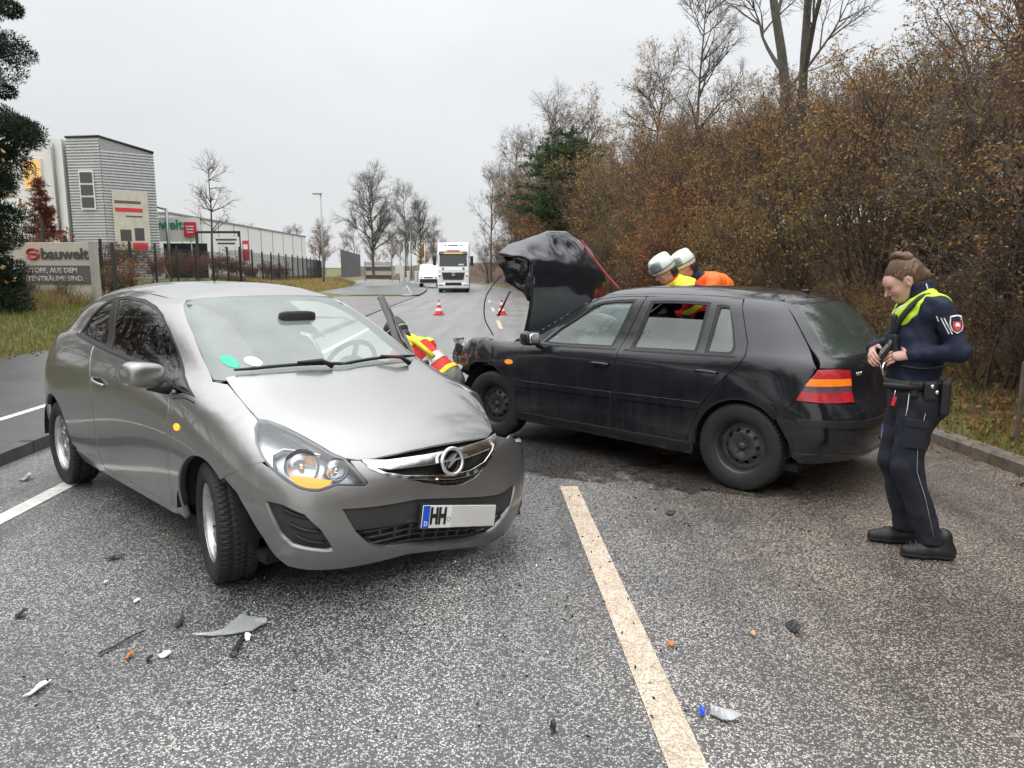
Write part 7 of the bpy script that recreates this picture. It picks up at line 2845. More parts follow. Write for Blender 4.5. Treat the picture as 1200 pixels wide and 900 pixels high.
  tag(o, 'fallen brown leaves covering the right bank', 'leaves', kind='stuff')
  pos = np.concatenate([scatter(420, -8.6, -7.7, 8, 20), scatter(1500, 3.95, 4.75, 2, 22)])
  pos[:, 2] = np.where(pos[:, 0] - cx(pos[:, 1]) < 0, .115, np.where(pos[:, 0] - cx(pos[:, 1]) < 4.15, .012, .125))
  o = obj('leaf_litter', np_mesh('leaf_litter', [leaves_np(rng, pos, .06, updir=.02)], 'litter', smooth=False))
  tag(o, 'fallen leaves along the pavement edge and right kerb', 'leaves', kind='stuff')

def build_right_bank():
  for i, (lf, sd, n, sz) in enumerate((('leaf_brown', 1, 5200, .050), ('leaf_olive', 2, 5600, .052), ('leaf_dark', 3, 3600, .046), ('leaf_brown', 4, 2600, .048), ('leaf_rust', 5, 6200, .055), ('leaf_olive', 6, 4200, .060))):
    shrub_meshes('shrub%d' % i, 100 + sd, 3.4, n, lf, sz, spread=.40, twigs=1700, twig_mat='twig_grey' if i == 3 else 'twig_brown', stems=9)
  kinds = {0: 'brown-leaved bank shrub', 1: 'olive-leaved bank shrub', 2: 'dark twiggy bank shrub', 3: 'nearly bare grey bank shrub', 5: 'yellowish-leaved bank shrub'}
  rnd = random.Random(21)
  rows = []
  # front row, middle row, back row along the bank
  y = .5
  while y < 60:
    for row, (t, s0) in enumerate(((6.2, .86), (7.7, .98), (9.6, 1.08), (12.2, 1.30))):
      if row == 3 and int(y * 10) % 3 == 0:
        continue
      tt = t + rnd.uniform(-.4, .4)
      yy = y + rnd.uniform(-.5, .5) + row * .4
      sc = s0 * rnd.uniform(.85, 1.15) * (1 + .009 * max(0, yy - 10)) * (1.16 if yy < 9 else 1)
      k = rnd.choice([0, 0, 0, 2, 2, 3, 3, 5, 1, 1])
      rows.append((tt, yy, sc, k, row))
    y += 1.55 * (1 + .022 * max(0, y - 6))
  cnt = {}
  rown = ('front row', 'second row', 'third row', 'rear row')
  for t, yy, sc, k, row in rows:
    cnt[row, k] = cnt.get((row, k), -1) + 1
    lb = '%s, %s of its kind in the %s, counted from near' % (kinds[k], ORD[cnt[row, k]], rown[row])
    x = t + float(cx(yy))
    plant('shrub%d' % k, 'shrub', x, yy, float(ground_z(x, yy)) - .06, rnd.uniform(0, 6.28), sc, lb, 'shrub', 'shrubs of the thicket on the right bank')
  # low undergrowth at the foot of the bank
  for k in range(30):
    yy = 3.6 + .85 * k * (1 + .012 * k)
    x = 5.75 + rnd.uniform(-.2, .35) + float(cx(yy))
    plant('shrub%d' % rnd.choice([0, 1, 2, 5]), 'low_bush', x, yy, float(ground_z(x, yy)) - .04, rnd.uniform(0, 6.28), rnd.uniform(.34, .52), 'low brown bush at the foot of the bank, %s from near' % ORD[k], 'bush', 'undergrowth at the foot of the bank')
  # the rust-coloured oak
  x, yy = 5.75 + float(cx(22)), 22.0
  plant('shrub4', 'young_oak', x, yy, float(ground_z(x, yy)) - .05, 1.0, 1.12, 'rust-orange leaved young oak standing in the thicket behind the helmets', 'tree')
  x, yy = 7.2 + float(cx(58)), 58
  plant('shrub4', 'young_oak', x, yy, float(ground_z(x, yy)), 2.0, 2.2, 'rust-brown leaved tree at the far end of the thicket beside the lorry', 'tree')
  # taller growth further along the bank
  for k in range(20):
    yy = 27 + 2.9 * k
    x = (7.4, 9.2)[k % 2] + rnd.uniform(-.5, .5) + float(cx(yy))
    plant('shrub%d' % (0, 2, 3, 2, 1)[k % 5], 'tall_shrub', x, yy, float(ground_z(x, yy)) - .05, rnd.uniform(0, 6.28), 1.55 + .022 * (yy - 27), 'tall grey-brown shrub far along the bank, %s from near' % ORD[k], 'shrub', 'tall shrubs far along the bank')
  # trees rising out of the thicket
  tree_meshes('bare_a', 31, 12.5, .17, clear=.22, spread=.14, stems=2, limbs=36, twigs=2600, ang=40)
  tree_meshes('bare_b', 32, 10.5, .11, clear=.15, spread=.08, stems=1, limbs=30, twigs=1500, ang=48, limbL=.42, twig_mat='twig_grey')
  tree_meshes('bare_c', 33, 11.0, .12, clear=.2, limbs=32, twigs=1700, limbL=.42, ang=48, leaves=5200, leaf='leaf_brown', size=.09, twig_mat='twig_brown')
  conifer_meshes('pine', 41, 10.5, 3.9, .17, n=84, tufts=34000, mat='needle_green', clear=.28, clump=True, size=.24)
  T = [('bare_a', 9.0, 21.0, 1.12, 'tall bare two-stemmed tree rising above the thicket on the right'), ('bare_b', 8.8, 30, .85, 'bare fine-twigged tree at the left edge of the near thicket'),
     ('bare_c', 9.5, 13, 1.0, 'brown-leaved tree high on the bank above the police officer'),
     ('bare_c', 11.5, 8.5, 1.0, 'brown-leaved tree at the right edge above the bank'), ('pine', 6.2, 50, 1.0, 'dark green pine in the thicket behind the raised bonnet'), ('pine', 7.6, 57, .95, 'second dark green pine further down the road'),
     ('bare_b', 7.0, 62, 1.2, 'bare brownish tree just beyond the pines'), ('bare_c', 6.5, 70, 1.25, 'brown-leaved tree beyond the pines above the lorry'), ('bare_b', 6.0, 80, 1.3, 'bare tree at the bend above the lorry'),
     ('bare_c', 9.0, 76, 1.3, 'brown-leaved tree behind the bend'), ('bare_b', 5.8, 95, 1.2, 'farthest bare tree on the right side of the bend'), ('bare_c', 7.5, 88, 1.2, 'brown tree near the end of the thicket'), ('bare_c', 8.5, 38, .95, 'brown-leaved tree in front of the pines'), ('bare_c', 9.0, 56, 1.1, 'brown-leaved tree behind the second pine')]
  for key, t, yy, sc, lb in T:
    x = t + float(cx(yy))
    plant(key, 'pine_tree' if key == 'pine' else 'bare_tree' if key != 'bare_c' else 'brown_tree', x, yy, float(ground_z(x, yy)) - .05, rnd.uniform(0, 6.28), sc, lb, 'tree', 'trees above the right bank')
  # low undergrowth at the foot of the far thicket
  for yy in (66, 72, 78, 86, 95):
    x = 5.2 + rnd.uniform(0, 1) + float(cx(yy))
    plant('shrub%d' % rnd.choice([0, 2, 5]), 'shrub', x, yy, float(ground_z(x, yy)), rnd.uniform(0, 6), 1.7, 'tall brown shrub at the bend beyond the lorry, %s from near' % ORD[(66, 72, 78, 86, 95).index(yy)], 'shrub', 'shrubs at the bend')

def build_left_side():
  rnd = random.Random(8)
  # sign wall
  base = .55
  w = empty('sign_wall', (-14.8, 22.6, base))
  MB().box((0, .15, .95), (3.7, .28, 1.92), bev=.01).build('wall_slab', 'sign_beige', w)
  MB().box((1.88, .15, .95), (.10, .34, 1.98)).build('end_post', 'concrete', w)
  MB().box((.22, -.005, .93), (3.2, .02, .56)).build('slogan_panel', 'sign_grey', w)
  def lettering(txt, size, x, z, mt, off=.004, align='LEFT'):
    o = obj('lettering', text_mesh(txt, size, .006, off, align), w, mt)
    o.rotation_euler = (R_(90), 0, 0)
    o.location = (x, -.012, z)
    return o
  lettering('bauwelt', .46, .34, 1.55, 'sign_letter_grey', .012)
  o = lettering('DER STOFF, AUS DEM', .205, 1.43, 1.06, 'sign_letter_pale', .005, 'RIGHT')
  o.location.y = -.022
  o = lettering('GARTENTRÄUME SIND.', .205, 1.62, .81, 'sign_letter_pale', .005, 'RIGHT')
  o.location.y = -.022
  lg = MB()
  for k, (a0, a1, r, zz) in enumerate(((20, 200, .17, .03), (200, 380, .17, -.03))):
    pts = [(.10 + r * math.cos(R_(a)) * 1.0, -.018, 1.57 + zz + r * .72 * math.sin(R_(a))) for a in np.linspace(a0, a1, 14)]
    lg.tube(pts, .035, 6)
  lg.tube([(-.04, -.018, 1.585), (.24, -.018, 1.555)], .032, 6)
  lg.build('logo', 'sign_red', w)
  tag(w, 'beige sign wall with red logo, grey lettering and a dark slogan panel', 'sign')
  # low box in front of the wall
  bx_ = MB().box((-14.3, 21.2, .95), (.7, .5, .5), bev=.02).build('utility_box', pmat('box_grey', (.09, .085, .09), .6, var=.2))
  tag(bx_, 'small dark utility box in the dry grass before the sign wall', 'box')
  # yew at the left edge
  yew_meshes('yew', 51)
  e = plant('yew', 'yew_tree', -13.3, 18.2, .45, .6, 1.0, 'dark evergreen tree at the left edge of the picture', 'tree')
  # reddish dying fir by the building
  conifer_meshes('fir', 52, 6.2, 1.55, .09, n=120, tufts=16000, mat='needle_red', clear=.06, clump=False, size=.22, shape=.9, droop=.02)
  plant('fir', 'fir_tree', -27.6, 43.5, 1.0, 0, .98, 'reddish-brown fir in front of the white office building', 'tree')
  # --- office building: white wing and corrugated tower
  b = empty('office_building', (-32.3, 60, .6))
  def part(nm, mt, c, d, par=None):
    return MB().box(c, d).build(nm, mt, par or b)
  part('white_wing', 'render_white', (-11.0, 5, 5.4), (16, 12, 11.8))
  for (x, z, ww, hh, mt) in ((-8.6, 9.0, 2.0, 1.9, 'lit_window'), (-5.4, 8.6, 1.3, 2.2, 'lit_window'), (-11.5, 9.0, 2.0, 1.9, 'dark_glass')):
    f = part('window', 'render_white', (x, -1.05, z), (ww + .2, .14, hh + .2))
    part('pane', mt, (x, -1.135, z), (ww, .03, hh), f)
  for x in (-6.4, -8.3, -10.2):
    f = part('window', 'dark_glass', (x, -1.05, 2.6), (1.3, .1, 1.9))
    part('shutter', 'door_red', (x + .25, -1.12, 2.6), (.7, .04, 1.9), f)
  MB().tube([(-3.75, -1.15, 11.0), (-3.62, -1.2, 10.5), (-3.55, -1.2, 1.0)], .11, 8).build('downpipe', 'galvanised', b)
  # tower with horizontal corrugations: every profile rib is a piece
  tw = empty('corrugated_tower')
  tw.parent = b
  tw.location = (-.35, -1.4, 0)
  x0, x1, yb = -2.9, .6, 6.0
  x2 = 3.6
  # plan: front face from A to B, right face from B to C
  A, B, Cc, Dd = (-2.3, .4), (.55, 0.0), (3.55, 2.4), (-2.3, 7.5)
  core = MB().prism([A, B, Cc, (.4, 7.5), Dd], 0, 11.4)
  core.V = [(x * .995, y + .02, z - (.9 * max(0, (x - .55) / 3.0) if z > 5 else 0)) for x, y, z in core.V]
  core.build('tower_core', 'galvanised', tw)
  rib_n = 50
  for k in range(rib_n):
    z = .2 + 11.1 * k / rib_n
    for (p, q, tilt) in ((A, B, 0), (B, Cc, 1)):
      d = Vector((q[0] - p[0], q[1] - p[1], 0))
      ln = d.length
      d.normalize()
      nrm = Vector((d.y, -d.x, 0))
      V, Fc = [], []
      zt = z
      if tilt and z > 10.4:
        continue
      for i, (o_, dz) in enumerate(((0, 0), (.055, .045), (.055, .12), (0, .165))):
        V += [tuple(Vector((p[0], p[1], zt + dz)) + nrm * o_), tuple(Vector((q[0], q[1], zt + dz)) + nrm * o_)]
      for i in range(3):
        Fc.append((2 * i, 2 * i + 1, 2 * i + 3, 2 * i + 2))
      mb = MB().add(V, Fc)
      mb.build('cladding_rib', 'cladding', tw)
  MB().tube([(A[0], A[1] - .02, 11.42), (B[0], B[1] - .05, 11.42)], .09, 6).tube([(B[0], B[1] - .05, 11.42), (Cc[0] + .05, Cc[1] - .05, 10.55)], .09, 6).build('roof_edge', 'fence_steel', tw)
  fr = MB().box((-.70, .08, 7.35), (1.15, .20, 3.0)).build('tower_window', 'render_white', tw)
  for z in (8.3, 7.35, 6.4):
    MB().box((-.70, -.03, z), (.95, .06, .80)).build('pane', 'dark_glass', fr)
  # banner on the right face
  d = Vector((Cc[0] - B[0], Cc[1] - B[1], 0)).normalized()
  n = Vector((d.y, -d.x, 0))
  ban = empty('banner')
  ban.parent = tw
  ang = math.atan2(d.y, d.x)
  ban.location = tuple(Vector((B[0], B[1], 0)) + d * 1.85 + n * .10)
  ban.rotation_euler = (0, 0, ang)
  MB().box((0, 0, 5.05), (2.6, .05, 4.6)).build('banner_sheet', 'sign_beige', ban)
  MB().box((-.15, -.035, 5.9), (2.0, .02, .30)).build('banner_stripe', 'sign_red', ban)
  for k, (x, z, ww, hh) in enumerate(((-.2, 6.5, 1.9, .22), (.2, 5.4, 1.2, .12), (-.5, 3.9, .8, .9), (.5, 4.0, .7, 1.0))):
    MB().box((x, -.032, z), (ww, .012, hh)).build('banner_print', 'poster_ink' if k < 2 else 'sign_letter_grey', ban)
  MB().box((.5, -.036, 3.05), (1.1, .02, .55)).build('banner_stripe', 'sign_red', ban)
  tag(b, 'white office building with a grey corrugated tower and poster', 'building')
  # --- entrance canopy with shop sign
  c = empty('shop_canopy', (-31.1, 66, 1.0))
  MB().box((1.0, .3, 4.35), (4.4, .12, 2.1)).build('sign_board', 'sign_white', c)
  o = obj('lettering', text_mesh('bauwelt', 1.15, .02, .03), c, 'sign_green')
  o.rotation_euler = (R_(90), 0, 0)
  o.location = (-.15, .21, 4.75)
  MB().tube([(-2.4, 1, 6.3), (-1.2, .6, 6.5), (.3, .2, 6.1)], .12, 6).tube([(.3, .2, 6.1), (.3, .2, 0)], .13, 8).build('canopy_frame', 'galvanised', c)
  MB().box((1.0, 2.0, 1.6), (4.0, .1, 3.2)).build('glass_front', 'dark_glass', c)
  tag(c, 'white shop sign board with green lettering under a canopy', 'sign')
  s = MB().box((-28.7, 66, 5.35), (1.1, .08, 1.25)).build('red_sign', 'sign_red')
  s2 = MB().box((0, 0, 0), (.7, .01, .12))
  for k, zz in enumerate((5.6, 5.35, 5.1)):
    MB().box((-28.7, 65.95, zz), (.75 - .1 * k, .02, .10)).build('sign_print', 'sign_white', s)
  MB().tube([(-28.7, 66.1, 1.0), (-28.7, 66.1, 4.8)], .05, 6).build('sign_post', 'galvanised', s)
  tag(s, 'square red sign beside the shop sign board', 'sign')
  # --- long hall
  h = empty('warehouse_hall', (-35.5, 102, 1.0))
  MB().box((-6, 0, 3.3), (12, 50, 6.6)).build('hall_walls', 'hall_panel', h)
  for k in range(10):
    MB().box((.03, -22.5 + 5 * k, 3.25), (.06, .06, 6.5)).build('panel_joint', 'galvanised', h)
  MB().box((-6, 0, 6.65), (12.2, 50.3, .18)).build('roof_edge', 'galvanised', h)
  MB().box((-6, -24.97, 3.0), (9, .12, 2.6)).build('strip_window', 'dark_glass', h)
  for k in range(6):
    MB().box((-2.6 - 1.3 * k, -25.06, 3.0), (.1, .06, 2.6)).build('window_bar', 'hall_panel', h)
  tag(h, 'long pale warehouse hall receding behind the fence', 'building')
  # --- gate beam and white direction sign
  g = empty('gate_frame', (-18.5, 46.5, 1.0))
  MB().box((0, 0, 3.05), (2.8, .12, .14)).build('beam', 'fence_steel', g)
  for x in (-1.33, 1.33):
    MB().box((x, 0, 1.55), (.14, .14, 3.1)).build('post', 'fence_steel', g)
  tag(g, 'dark steel gate frame in front of the hall', 'gate')
  s = MB().box((-17.9, 46.3, 3.45), (1.6, .06, .62)).build('white_sign', 'sign_white')
  MB().box((-17.9, 46.26, 3.58), (1.3, .02, .10)).build('sign_print', 'sign_letter_grey', s)
  MB().box((-17.9, 46.26, 3.35), (1.1, .02, .10)).build('sign_print', 'sign_letter_grey', s)
  tag(s, 'small white direction sign hung on the gate frame', 'sign')
  s = MB().box((-18.05, 50, 3.0), (.42, .06, 1.35)).build('red_sign', 'sign_red')
  MB().box((-18.05, 49.96, 3.25), (.3, .02, .35)).build('sign_print', 'sign_white', s)
  tag(s, 'tall narrow red sign behind the fence', 'sign')
  # --- mesh fence along the site
  wire = MB()
  for k in range(21):
    wire.box((0, -1.25 + 2.5 * k / 20, 1.1), (.012, .016, 2.0))
  for k in range(9):
    wire.box((0, 0, .12 + 2.0 * k / 8), (.014, 2.5, .016))
  wm = wire.mesh('wire_mesh')
  wm.materials.append(MATS['fence_steel'])
  post = MB().box((0, -1.25, 1.15), (.09, .09, 2.3)).mesh('post')
  post.materials.append(MATS['fence_steel'])
  for k in range(22):
    yy = 28.5 + 2.5 * k
    xx = -15.2 + float(cx(yy))
    f = empty('fence_panel', (xx, yy, float(ground_z(xx, yy)) + .05), math.atan2(.047, 1) + (.0032 * max(0, yy - 45)))
    obj('wire_mesh', wm, f)
    obj('post', post, f)
    tag(f, 'dark mesh fence panel along the yard, %s counted from the sign wall' % ORD[k], 'fence', 'panels of the yard fence')
  for k in range(8):
    xx = -14.6 - 2.5 * k - 1.4
    f = empty('fence_panel', (xx + .0, 27.2, float(ground_z(xx, 27.2)) + .05), PI / 2)
    obj('wire_mesh', wm, f)
    obj('post', post, f)
    tag(f, 'dark mesh fence panel behind the sign wall, %s counted from the right' % ORD[k], 'fence', 'panels of the fence behind the sign wall')
  # red-brown hedge plants behind the fence
  shrub_meshes('hedge_red', 201, 1.9, 3600, 'leaf_red', .07, spread=.5, twigs=900, stems=10)
  shrub_meshes('hedge_brown', 202, 1.9, 3000, 'leaf_dark', .07, spread=.5, twigs=1200, stems=10)
  for k in range(16):
    xx = -15.5 - 1.15 * k - rnd.uniform(0, .3)
    yy = 28.6 + rnd.uniform(-.3, .5)
    plant('hedge_red' if k % 3 == 2 else 'hedge_brown', 'hedge_plant', xx, yy, float(ground_z(xx, yy)), rnd.uniform(0, 6), rnd.uniform(.9, 1.15), 'red-brown hedge plant behind the sign-wall fence, %s from the right' % ORD[k], 'hedge', 'hedge behind the fence')
  for k in range(16):
    yy = 30 + 2.2 * k + rnd.uniform(-.4, .4)
    xx = -16.2 + float(cx(yy)) + rnd.uniform(-.3, .3)
    plant('hedge_red' if k % 2 else 'hedge_brown', 'hedge_plant', xx, yy, float(ground_z(xx, yy)), rnd.uniform(0, 6), rnd.uniform(.75, 1.0), 'red-brown hedge plant along the yard fence, %s from the near end' % ORD[k], 'hedge', 'hedge along the yard fence')
  for k in range(4):
    xx, yy = -12.9 - .8 * k - rnd.uniform(0, .4), rnd.uniform(20.5, 21.8)
    plant('shrub3', 'thin_shrub', xx, yy, float(ground_z(xx, yy)), rnd.uniform(0, 6), .30, 'thin bare sapling in the dry grass before the sign wall, %s from the right' % ORD[k], 'shrub', 'saplings before the sign wall')
  # pruned young tree
  tree_meshes('pruned', 61, 6.6, .085, clear=.35, limbs=26, twigs=240, ang=62, up=.02, limbL=.34, spread=.03, bark='bark_brown', twig_mat='twig_brown')
  plant('pruned', 'pruned_tree', -18.1, 44.5, 1.0, .4, 1.0, 'small bare pruned tree in front of the long hall', 'tree')
  # bare street trees beyond the drive
  tree_meshes('bare_d', 71, 11.0, .15, clear=.2, limbs=44, twigs=3200, ang=46, limbL=.46, spread=.03, twig_mat='twig_grey')
  plant('bare_d', 'bare_tree', -14.3, 76, .9, 0, 1.12, 'large bare rounded tree left of the far road', 'tree')
  plant('bare_d', 'bare_tree', -12.9, 104, .9, 2.2, 1.1, 'bare tree just left of the lorry', 'tree')
  plant('bare_b', 'bare_tree', -14.2, 98, .9, 1.2, 1.0, 'bare slender tree between the round tree and the lorry', 'tree')
  tree_meshes('yellow', 72, 5.0, .08, clear=.2, limbs=26, twigs=900, leaves=2600, leaf='leaf_yellow', size=.10)
  plant('yellow', 'yellow_tree', -11.7, 96, .8, 0, .95, 'small tree with yellow leaves beyond the far pavement', 'tree')
  rows_ = [(-13.0 - 3.1 * k - (k % 3) * .8, 122 + (k * 37 % 50) + k * .6, 1.25 + .25 * ((k * 7) % 5) / 4) for k in range(24)]
  for k, (xx, yy, sc) in enumerate(rows_):
    plant('bare_c' if k % 2 else 'bare_b', 'distant_tree', xx, yy, .9, k * 1.3, sc * .62, 'distant brown tree beyond the yard, %s of the tree line from the road' % ORD[k], 'tree', 'distant tree line')
  # dark screen fence and hedge in the far yard
  f = empty('screen_fence', (-20.0, 92, 1.0), .12)
  for k in range(10):
    MB().box((0, -11 + 2.4 * k, 1.5), (.1, 2.3, 3.0)).build('screen_panel', 'sign_grey', f)
  tag(f, 'dark solid screen fence at the end of the yard', 'fence')
  # street lamp
  l = empty('street_lamp', (-15.4, 60, .8))
  MB().tube([(0, 0, 0), (0, 0, 3), (0, 0, 7.0)], [.085, .075, .055], 10).build('lamp_post', 'galvanised', l)
  MB().box((-.28, 0, 7.02), (.75, .22, .10), bev=.02).build('lamp_head', 'galvanised', l)
  MB().box((-.34, 0, 6.955), (.5, .16, .04)).build('lamp_glass', 'sign_white', l)
  tag(l, 'grey street lamp standing on the verge before the fence', 'lamp')
  l = empty('street_lamp', (-13.7, 100, .8))
  MB().tube([(0, 0, 0), (0, 0, 6.6)], [.08, .05], 8).build('lamp_post', 'galvanised', l)
  MB().box((.3, 0, 6.6), (.8, .22, .10), bev=.02).build('lamp_head', 'galvanised', l)
  tag(l, 'distant street lamp in front of the bare round tree', 'lamp')
  # notice boards, flag poles and traffic signs in the distance
  nb = empty('notice_board', (-14.9, 82, .6))
  for k, (z, mt) in enumerate(((1.9, 'sign_beige'), (1.35, 'sign_grey'), (.85, 'sign_beige'), (.45, 'rusty_iron'))):
    MB().box((0, 0, z), (2.9, .1, .42)).build('board', mt, nb)
  for x in (-1.5, 1.5):
    MB().box((x, 0, 1.1), (.12, .12, 2.2)).build('post', 'galvanised', nb)
  tag(nb, 'stacked notice boards between two posts beyond the verge', 'sign')
  s = MB().box((-12.6, 82, 1.9), (.95, .06, .95)).build('white_notice', 'sign_white')
  MB().tube([(-12.6, 82.05, .5), (-12.6, 82.05, 1.5)], .04, 6).build('sign_post', 'galvanised', s)
  tag(s, 'square white notice beside the notice boards', 'sign')
  for k, (x, yy) in enumerate(((-12.9, 88), (-12.3, 88.5), (-11.6, 90), (-10.9, 92))):
    p = MB().tube([(x, yy, .5), (x, yy, 5.2)], [.05, .03], 6).build('flag_pole', 'sign_white')
    tag(p, 'thin white flag pole beyond the notice boards, %s from the left' % ORD[k], 'pole', 'flag poles')
  s = empty('round_sign', (-11.6, 96, 0))
  MB().lathe([(.0001, -.02), (.48, -.02), (.48, .02), (.0001, .02)], 24, 'y', c=(0, 0, 2.1)).build('sign_disc', 'sign_blue', s)
  MB().tube([(0, .04, 0), (0, .04, 2.1)], .04, 6).build('sign_post', 'galvanised', s)
  MB().box((0, -.03, 2.1), (.12, .01, .5)).build('sign_symbol', 'sign_white', s)
  tag(s, 'round blue traffic sign left of the white van', 'sign')
  for k, x in enumerate((-14.6, -12.6)):
    b_ = MB().box((x, 100, 1.0), (1.3, .6, 1.5), bev=.05).build('white_box', 'sign_white')
    tag(b_, 'pale roadside cabinet beyond the flag poles' if k else 'pale roadside cabinet behind the notice boards', 'cabinet')
  for k, (xx, yy, key, sc) in enumerate(((-13.5, -16, 'bare_d', 1.0), (-14.2, -8, 'bare_c', 1.0), (-13.2, -1, 'bare_d', .95), (-14.5, 5, 'bare_c', 1.05), (-15.2, 11, 'bare_d', .9))):  # unseen trees, added to break up the reflections in the cars
    plant(key, 'bare_tree', xx, yy, .2, k * 1.7, sc, 'unseen bare tree added behind the tall hedge beside the near pavement, %s from the back' % ORD[k], 'tree', 'unseen trees added behind the near hedge')
  # unseen tall hedge, added along the near pavement, left of and behind the viewer (it darkens the reflections in the cars)
  for k in range(18):
    yy = -26 + 2.15 * k
    xx = -11.2 + rnd.uniform(-.6, .6) - .05 * max(0, yy)
    plant('shrub%d' % rnd.choice([0, 1, 2]), 'shrub', xx, yy, .1, rnd.uniform(0, 6), 1.75, 'brown shrub of the tall unseen hedge added beside the near pavement, %s from the back' % ORD[k], 'shrub', 'tall hedge beside the near pavement')
  for k in range(9):
    yy = -22 + 2.4 * k
    xx = 6.6 + rnd.uniform(-.4, .4) + float(cx(yy))
    plant('shrub%d' % rnd.choice([0, 1, 2]), 'shrub', xx, yy, float(ground_z(xx, yy)), rnd.uniform(0, 6), 1.3, 'brown shrub on the bank behind the viewer, %s from the back' % ORD[k], 'shrub', 'bank shrubs behind the viewer')

# ------------------------------------------------------------------ lorry, van, cones, debris
def make_lorry():
  r = empty('lorry', (-4.65, 58.5, 0), R_(3))
  # front faces -y
  W_ = 2.5
  def part(nm, mt, c, d, bev=.03, par=None):
    return MB().box(c, d, bev=bev).build(nm, mt, par or r)
  cab = MB()
  prof = [(-1.05, .45), (-1.12, .95), (-1.10, 1.75), (-1.02, 2.05), (-.86, 2.95), (-.62, 3.55), (-.30, 3.86), (.9, 3.88), (.9, .45)]
  n = len(prof)
  V, Fc = [], []
  for x in (-1.23, -1.16, 1.16, 1.23):
    ins = .06 if abs(x) > 1.2 else 0
    for y, z in prof:
      V.append((x, y + ins * (1 if y < 0 else 0), z - (ins if z > 3.5 else 0)))
  for i in range(3):
    for j in range(n):
      Fc.append((i * n + j, i * n + (j + 1) % n, (i + 1) * n + (j + 1) % n, (i + 1) * n + j))
  Fc += [tuple(range(n)), tuple(range(3 * n, 4 * n))]
  cab.add(V, Fc)
  cab.build('cab', 'white_paint', r)
  def quad(nm, mt, pts, th=.03, par=None):
    a = [Vector(p) for p in pts]
    nn = (a[1] - a[0]).cross(a[2] - a[0]).normalized()
    if nn.y > 0:
      nn = -nn
    V = [tuple(p) for p in a] + [tuple(p + nn * th) for p in a]
    m = len(a)
    return MB().add(V, [tuple(range(m)), tuple(range(m, 2 * m))] + [(i, (i + 1) % m, m + (i + 1) % m, m + i) for i in range(m)]).build(nm, mt, par or r)
  quad('windscreen', 'dark_glass', [(-1.08, -1.03, 2.02), (1.08, -1.03, 2.02), (1.05, -.86, 2.92), (-1.05, -.86, 2.92)], .02)
  quad('sun_visor', 'sign_grey', [(-1.12, -.92, 2.93), (1.12, -.92, 2.93), (1.10, -.84, 3.14), (-1.10, -.84, 3.14)], .10)
  quad('name_board', 'gold_letter', [(-.75, -1.02, 2.97), (.75, -1.02, 2.97), (.74, -.95, 3.10), (-.74, -.95, 3.10)], .012)
  quad('roof_print', 'sign_red', [(-.5, -.80, 3.22), (.5, -.80, 3.22), (.49, -.77, 3.28), (-.49, -.77, 3.28)], .02)
  for x in (-.62, .62):
    part('roof_lamp', 'sign_grey', (x, -.56, 3.66), (.12, .08, .12), .02)
  part('roof_panel', 'galvanised', (0, -.56, 3.66), (.8, .05, .10), .01)
  g = quad('grille', 'black_plastic', [(-.90, -1.115, 1.55), (.90, -1.115, 1.55), (.78, -1.13, .98), (-.78, -1.13, .98)], .02)
  for k in range(4):
    part('grille_slat', 'sign_grey', (0, -1.16, 1.05 + .13 * k), (1.5 + .07 * k, .03, .035), .005, g)
  st = MB()
  st.tube([(.13 * math.cos(a), -1.19, 1.44 + .13 * math.sin(a)) for a in np.linspace(0, 2 * PI, 25)], .018, 6, caps=False)
  for a in (90, 210, 330):
    st.tube([(0, -1.19, 1.44), (.13 * math.cos(R_(a)), -1.19, 1.44 + .13 * math.sin(R_(a)))], .016, 5)
  st.build('star_emblem', 'chrome', r)
  part('bumper', 'white_paint', (0, -1.08, .52), (2.46, .42, .42), .08)
  part('lower_grille', 'black_plastic', (0, -1.30, .66), (1.25, .03, .22), .02)
  part('number_plate', 'plate_white', (0, -1.30, .44), (.52, .02, .11), .004)
  part('skirt', 'black_plastic', (0, -.95, .24), (2.3, .30, .16), .03)
  for x in (-1, 1):
    part('headlamp', 'lamp_inner', (x * .98, -1.27, .58), (.36, .05, .17), .03)
    part('corner_panel', 'white_paint', (x * 1.06, -1.10, 1.10), (.34, .14, .72), .06)
    part('corner_vent', 'sign_grey', (x * 1.06, -1.185, 1.28), (.10, .02, .12), .01)
    part('round_badge', 'sign_green', (x * .80, -1.125, 1.84), (.16, .02, .16), .02)
    m = part('mirror', 'black_plastic', (x * 1.45, -.98, 2.45), (.24, .16, .75), .06)
    MB().tube([(x * 1.2, -.9, 2.75), (x * 1.45, -.98, 2.75)], .03, 6).build('mirror_arm', 'black_plastic', m)
    w = MB().lathe([(.28, -.15), (.50, -.15), (.51, -.05), (.51, .05), (.50, .15), (.28, .15)], 28, 'x', c=(x * 1.05, .15, .51)).build('wheel', 'tyre_rubber', r)
  part('screen_card', 'sticker_pale', (.62, -1.04, 2.16), (.42, .012, .12), 0)
  part('trailer', 'white_paint', (0, 7.2, 2.55), (2.5, 12.4, 2.75), .04)
  part('trailer_chassis', 'underbody', (0, 6.8, .95), (2.2, 12.2, .35), .02)
  for yy in (9.5, 10.8, 12.1):
    MB().lathe([(.28, -1.2), (.5, -1.2), (.5, 1.2), (.28, 1.2)], 20, 'x', c=(0, yy, .5)).build('wheel', 'tyre_rubber', r)
  tag(r, 'white articulated lorry facing the camera on the far road', 'lorry')

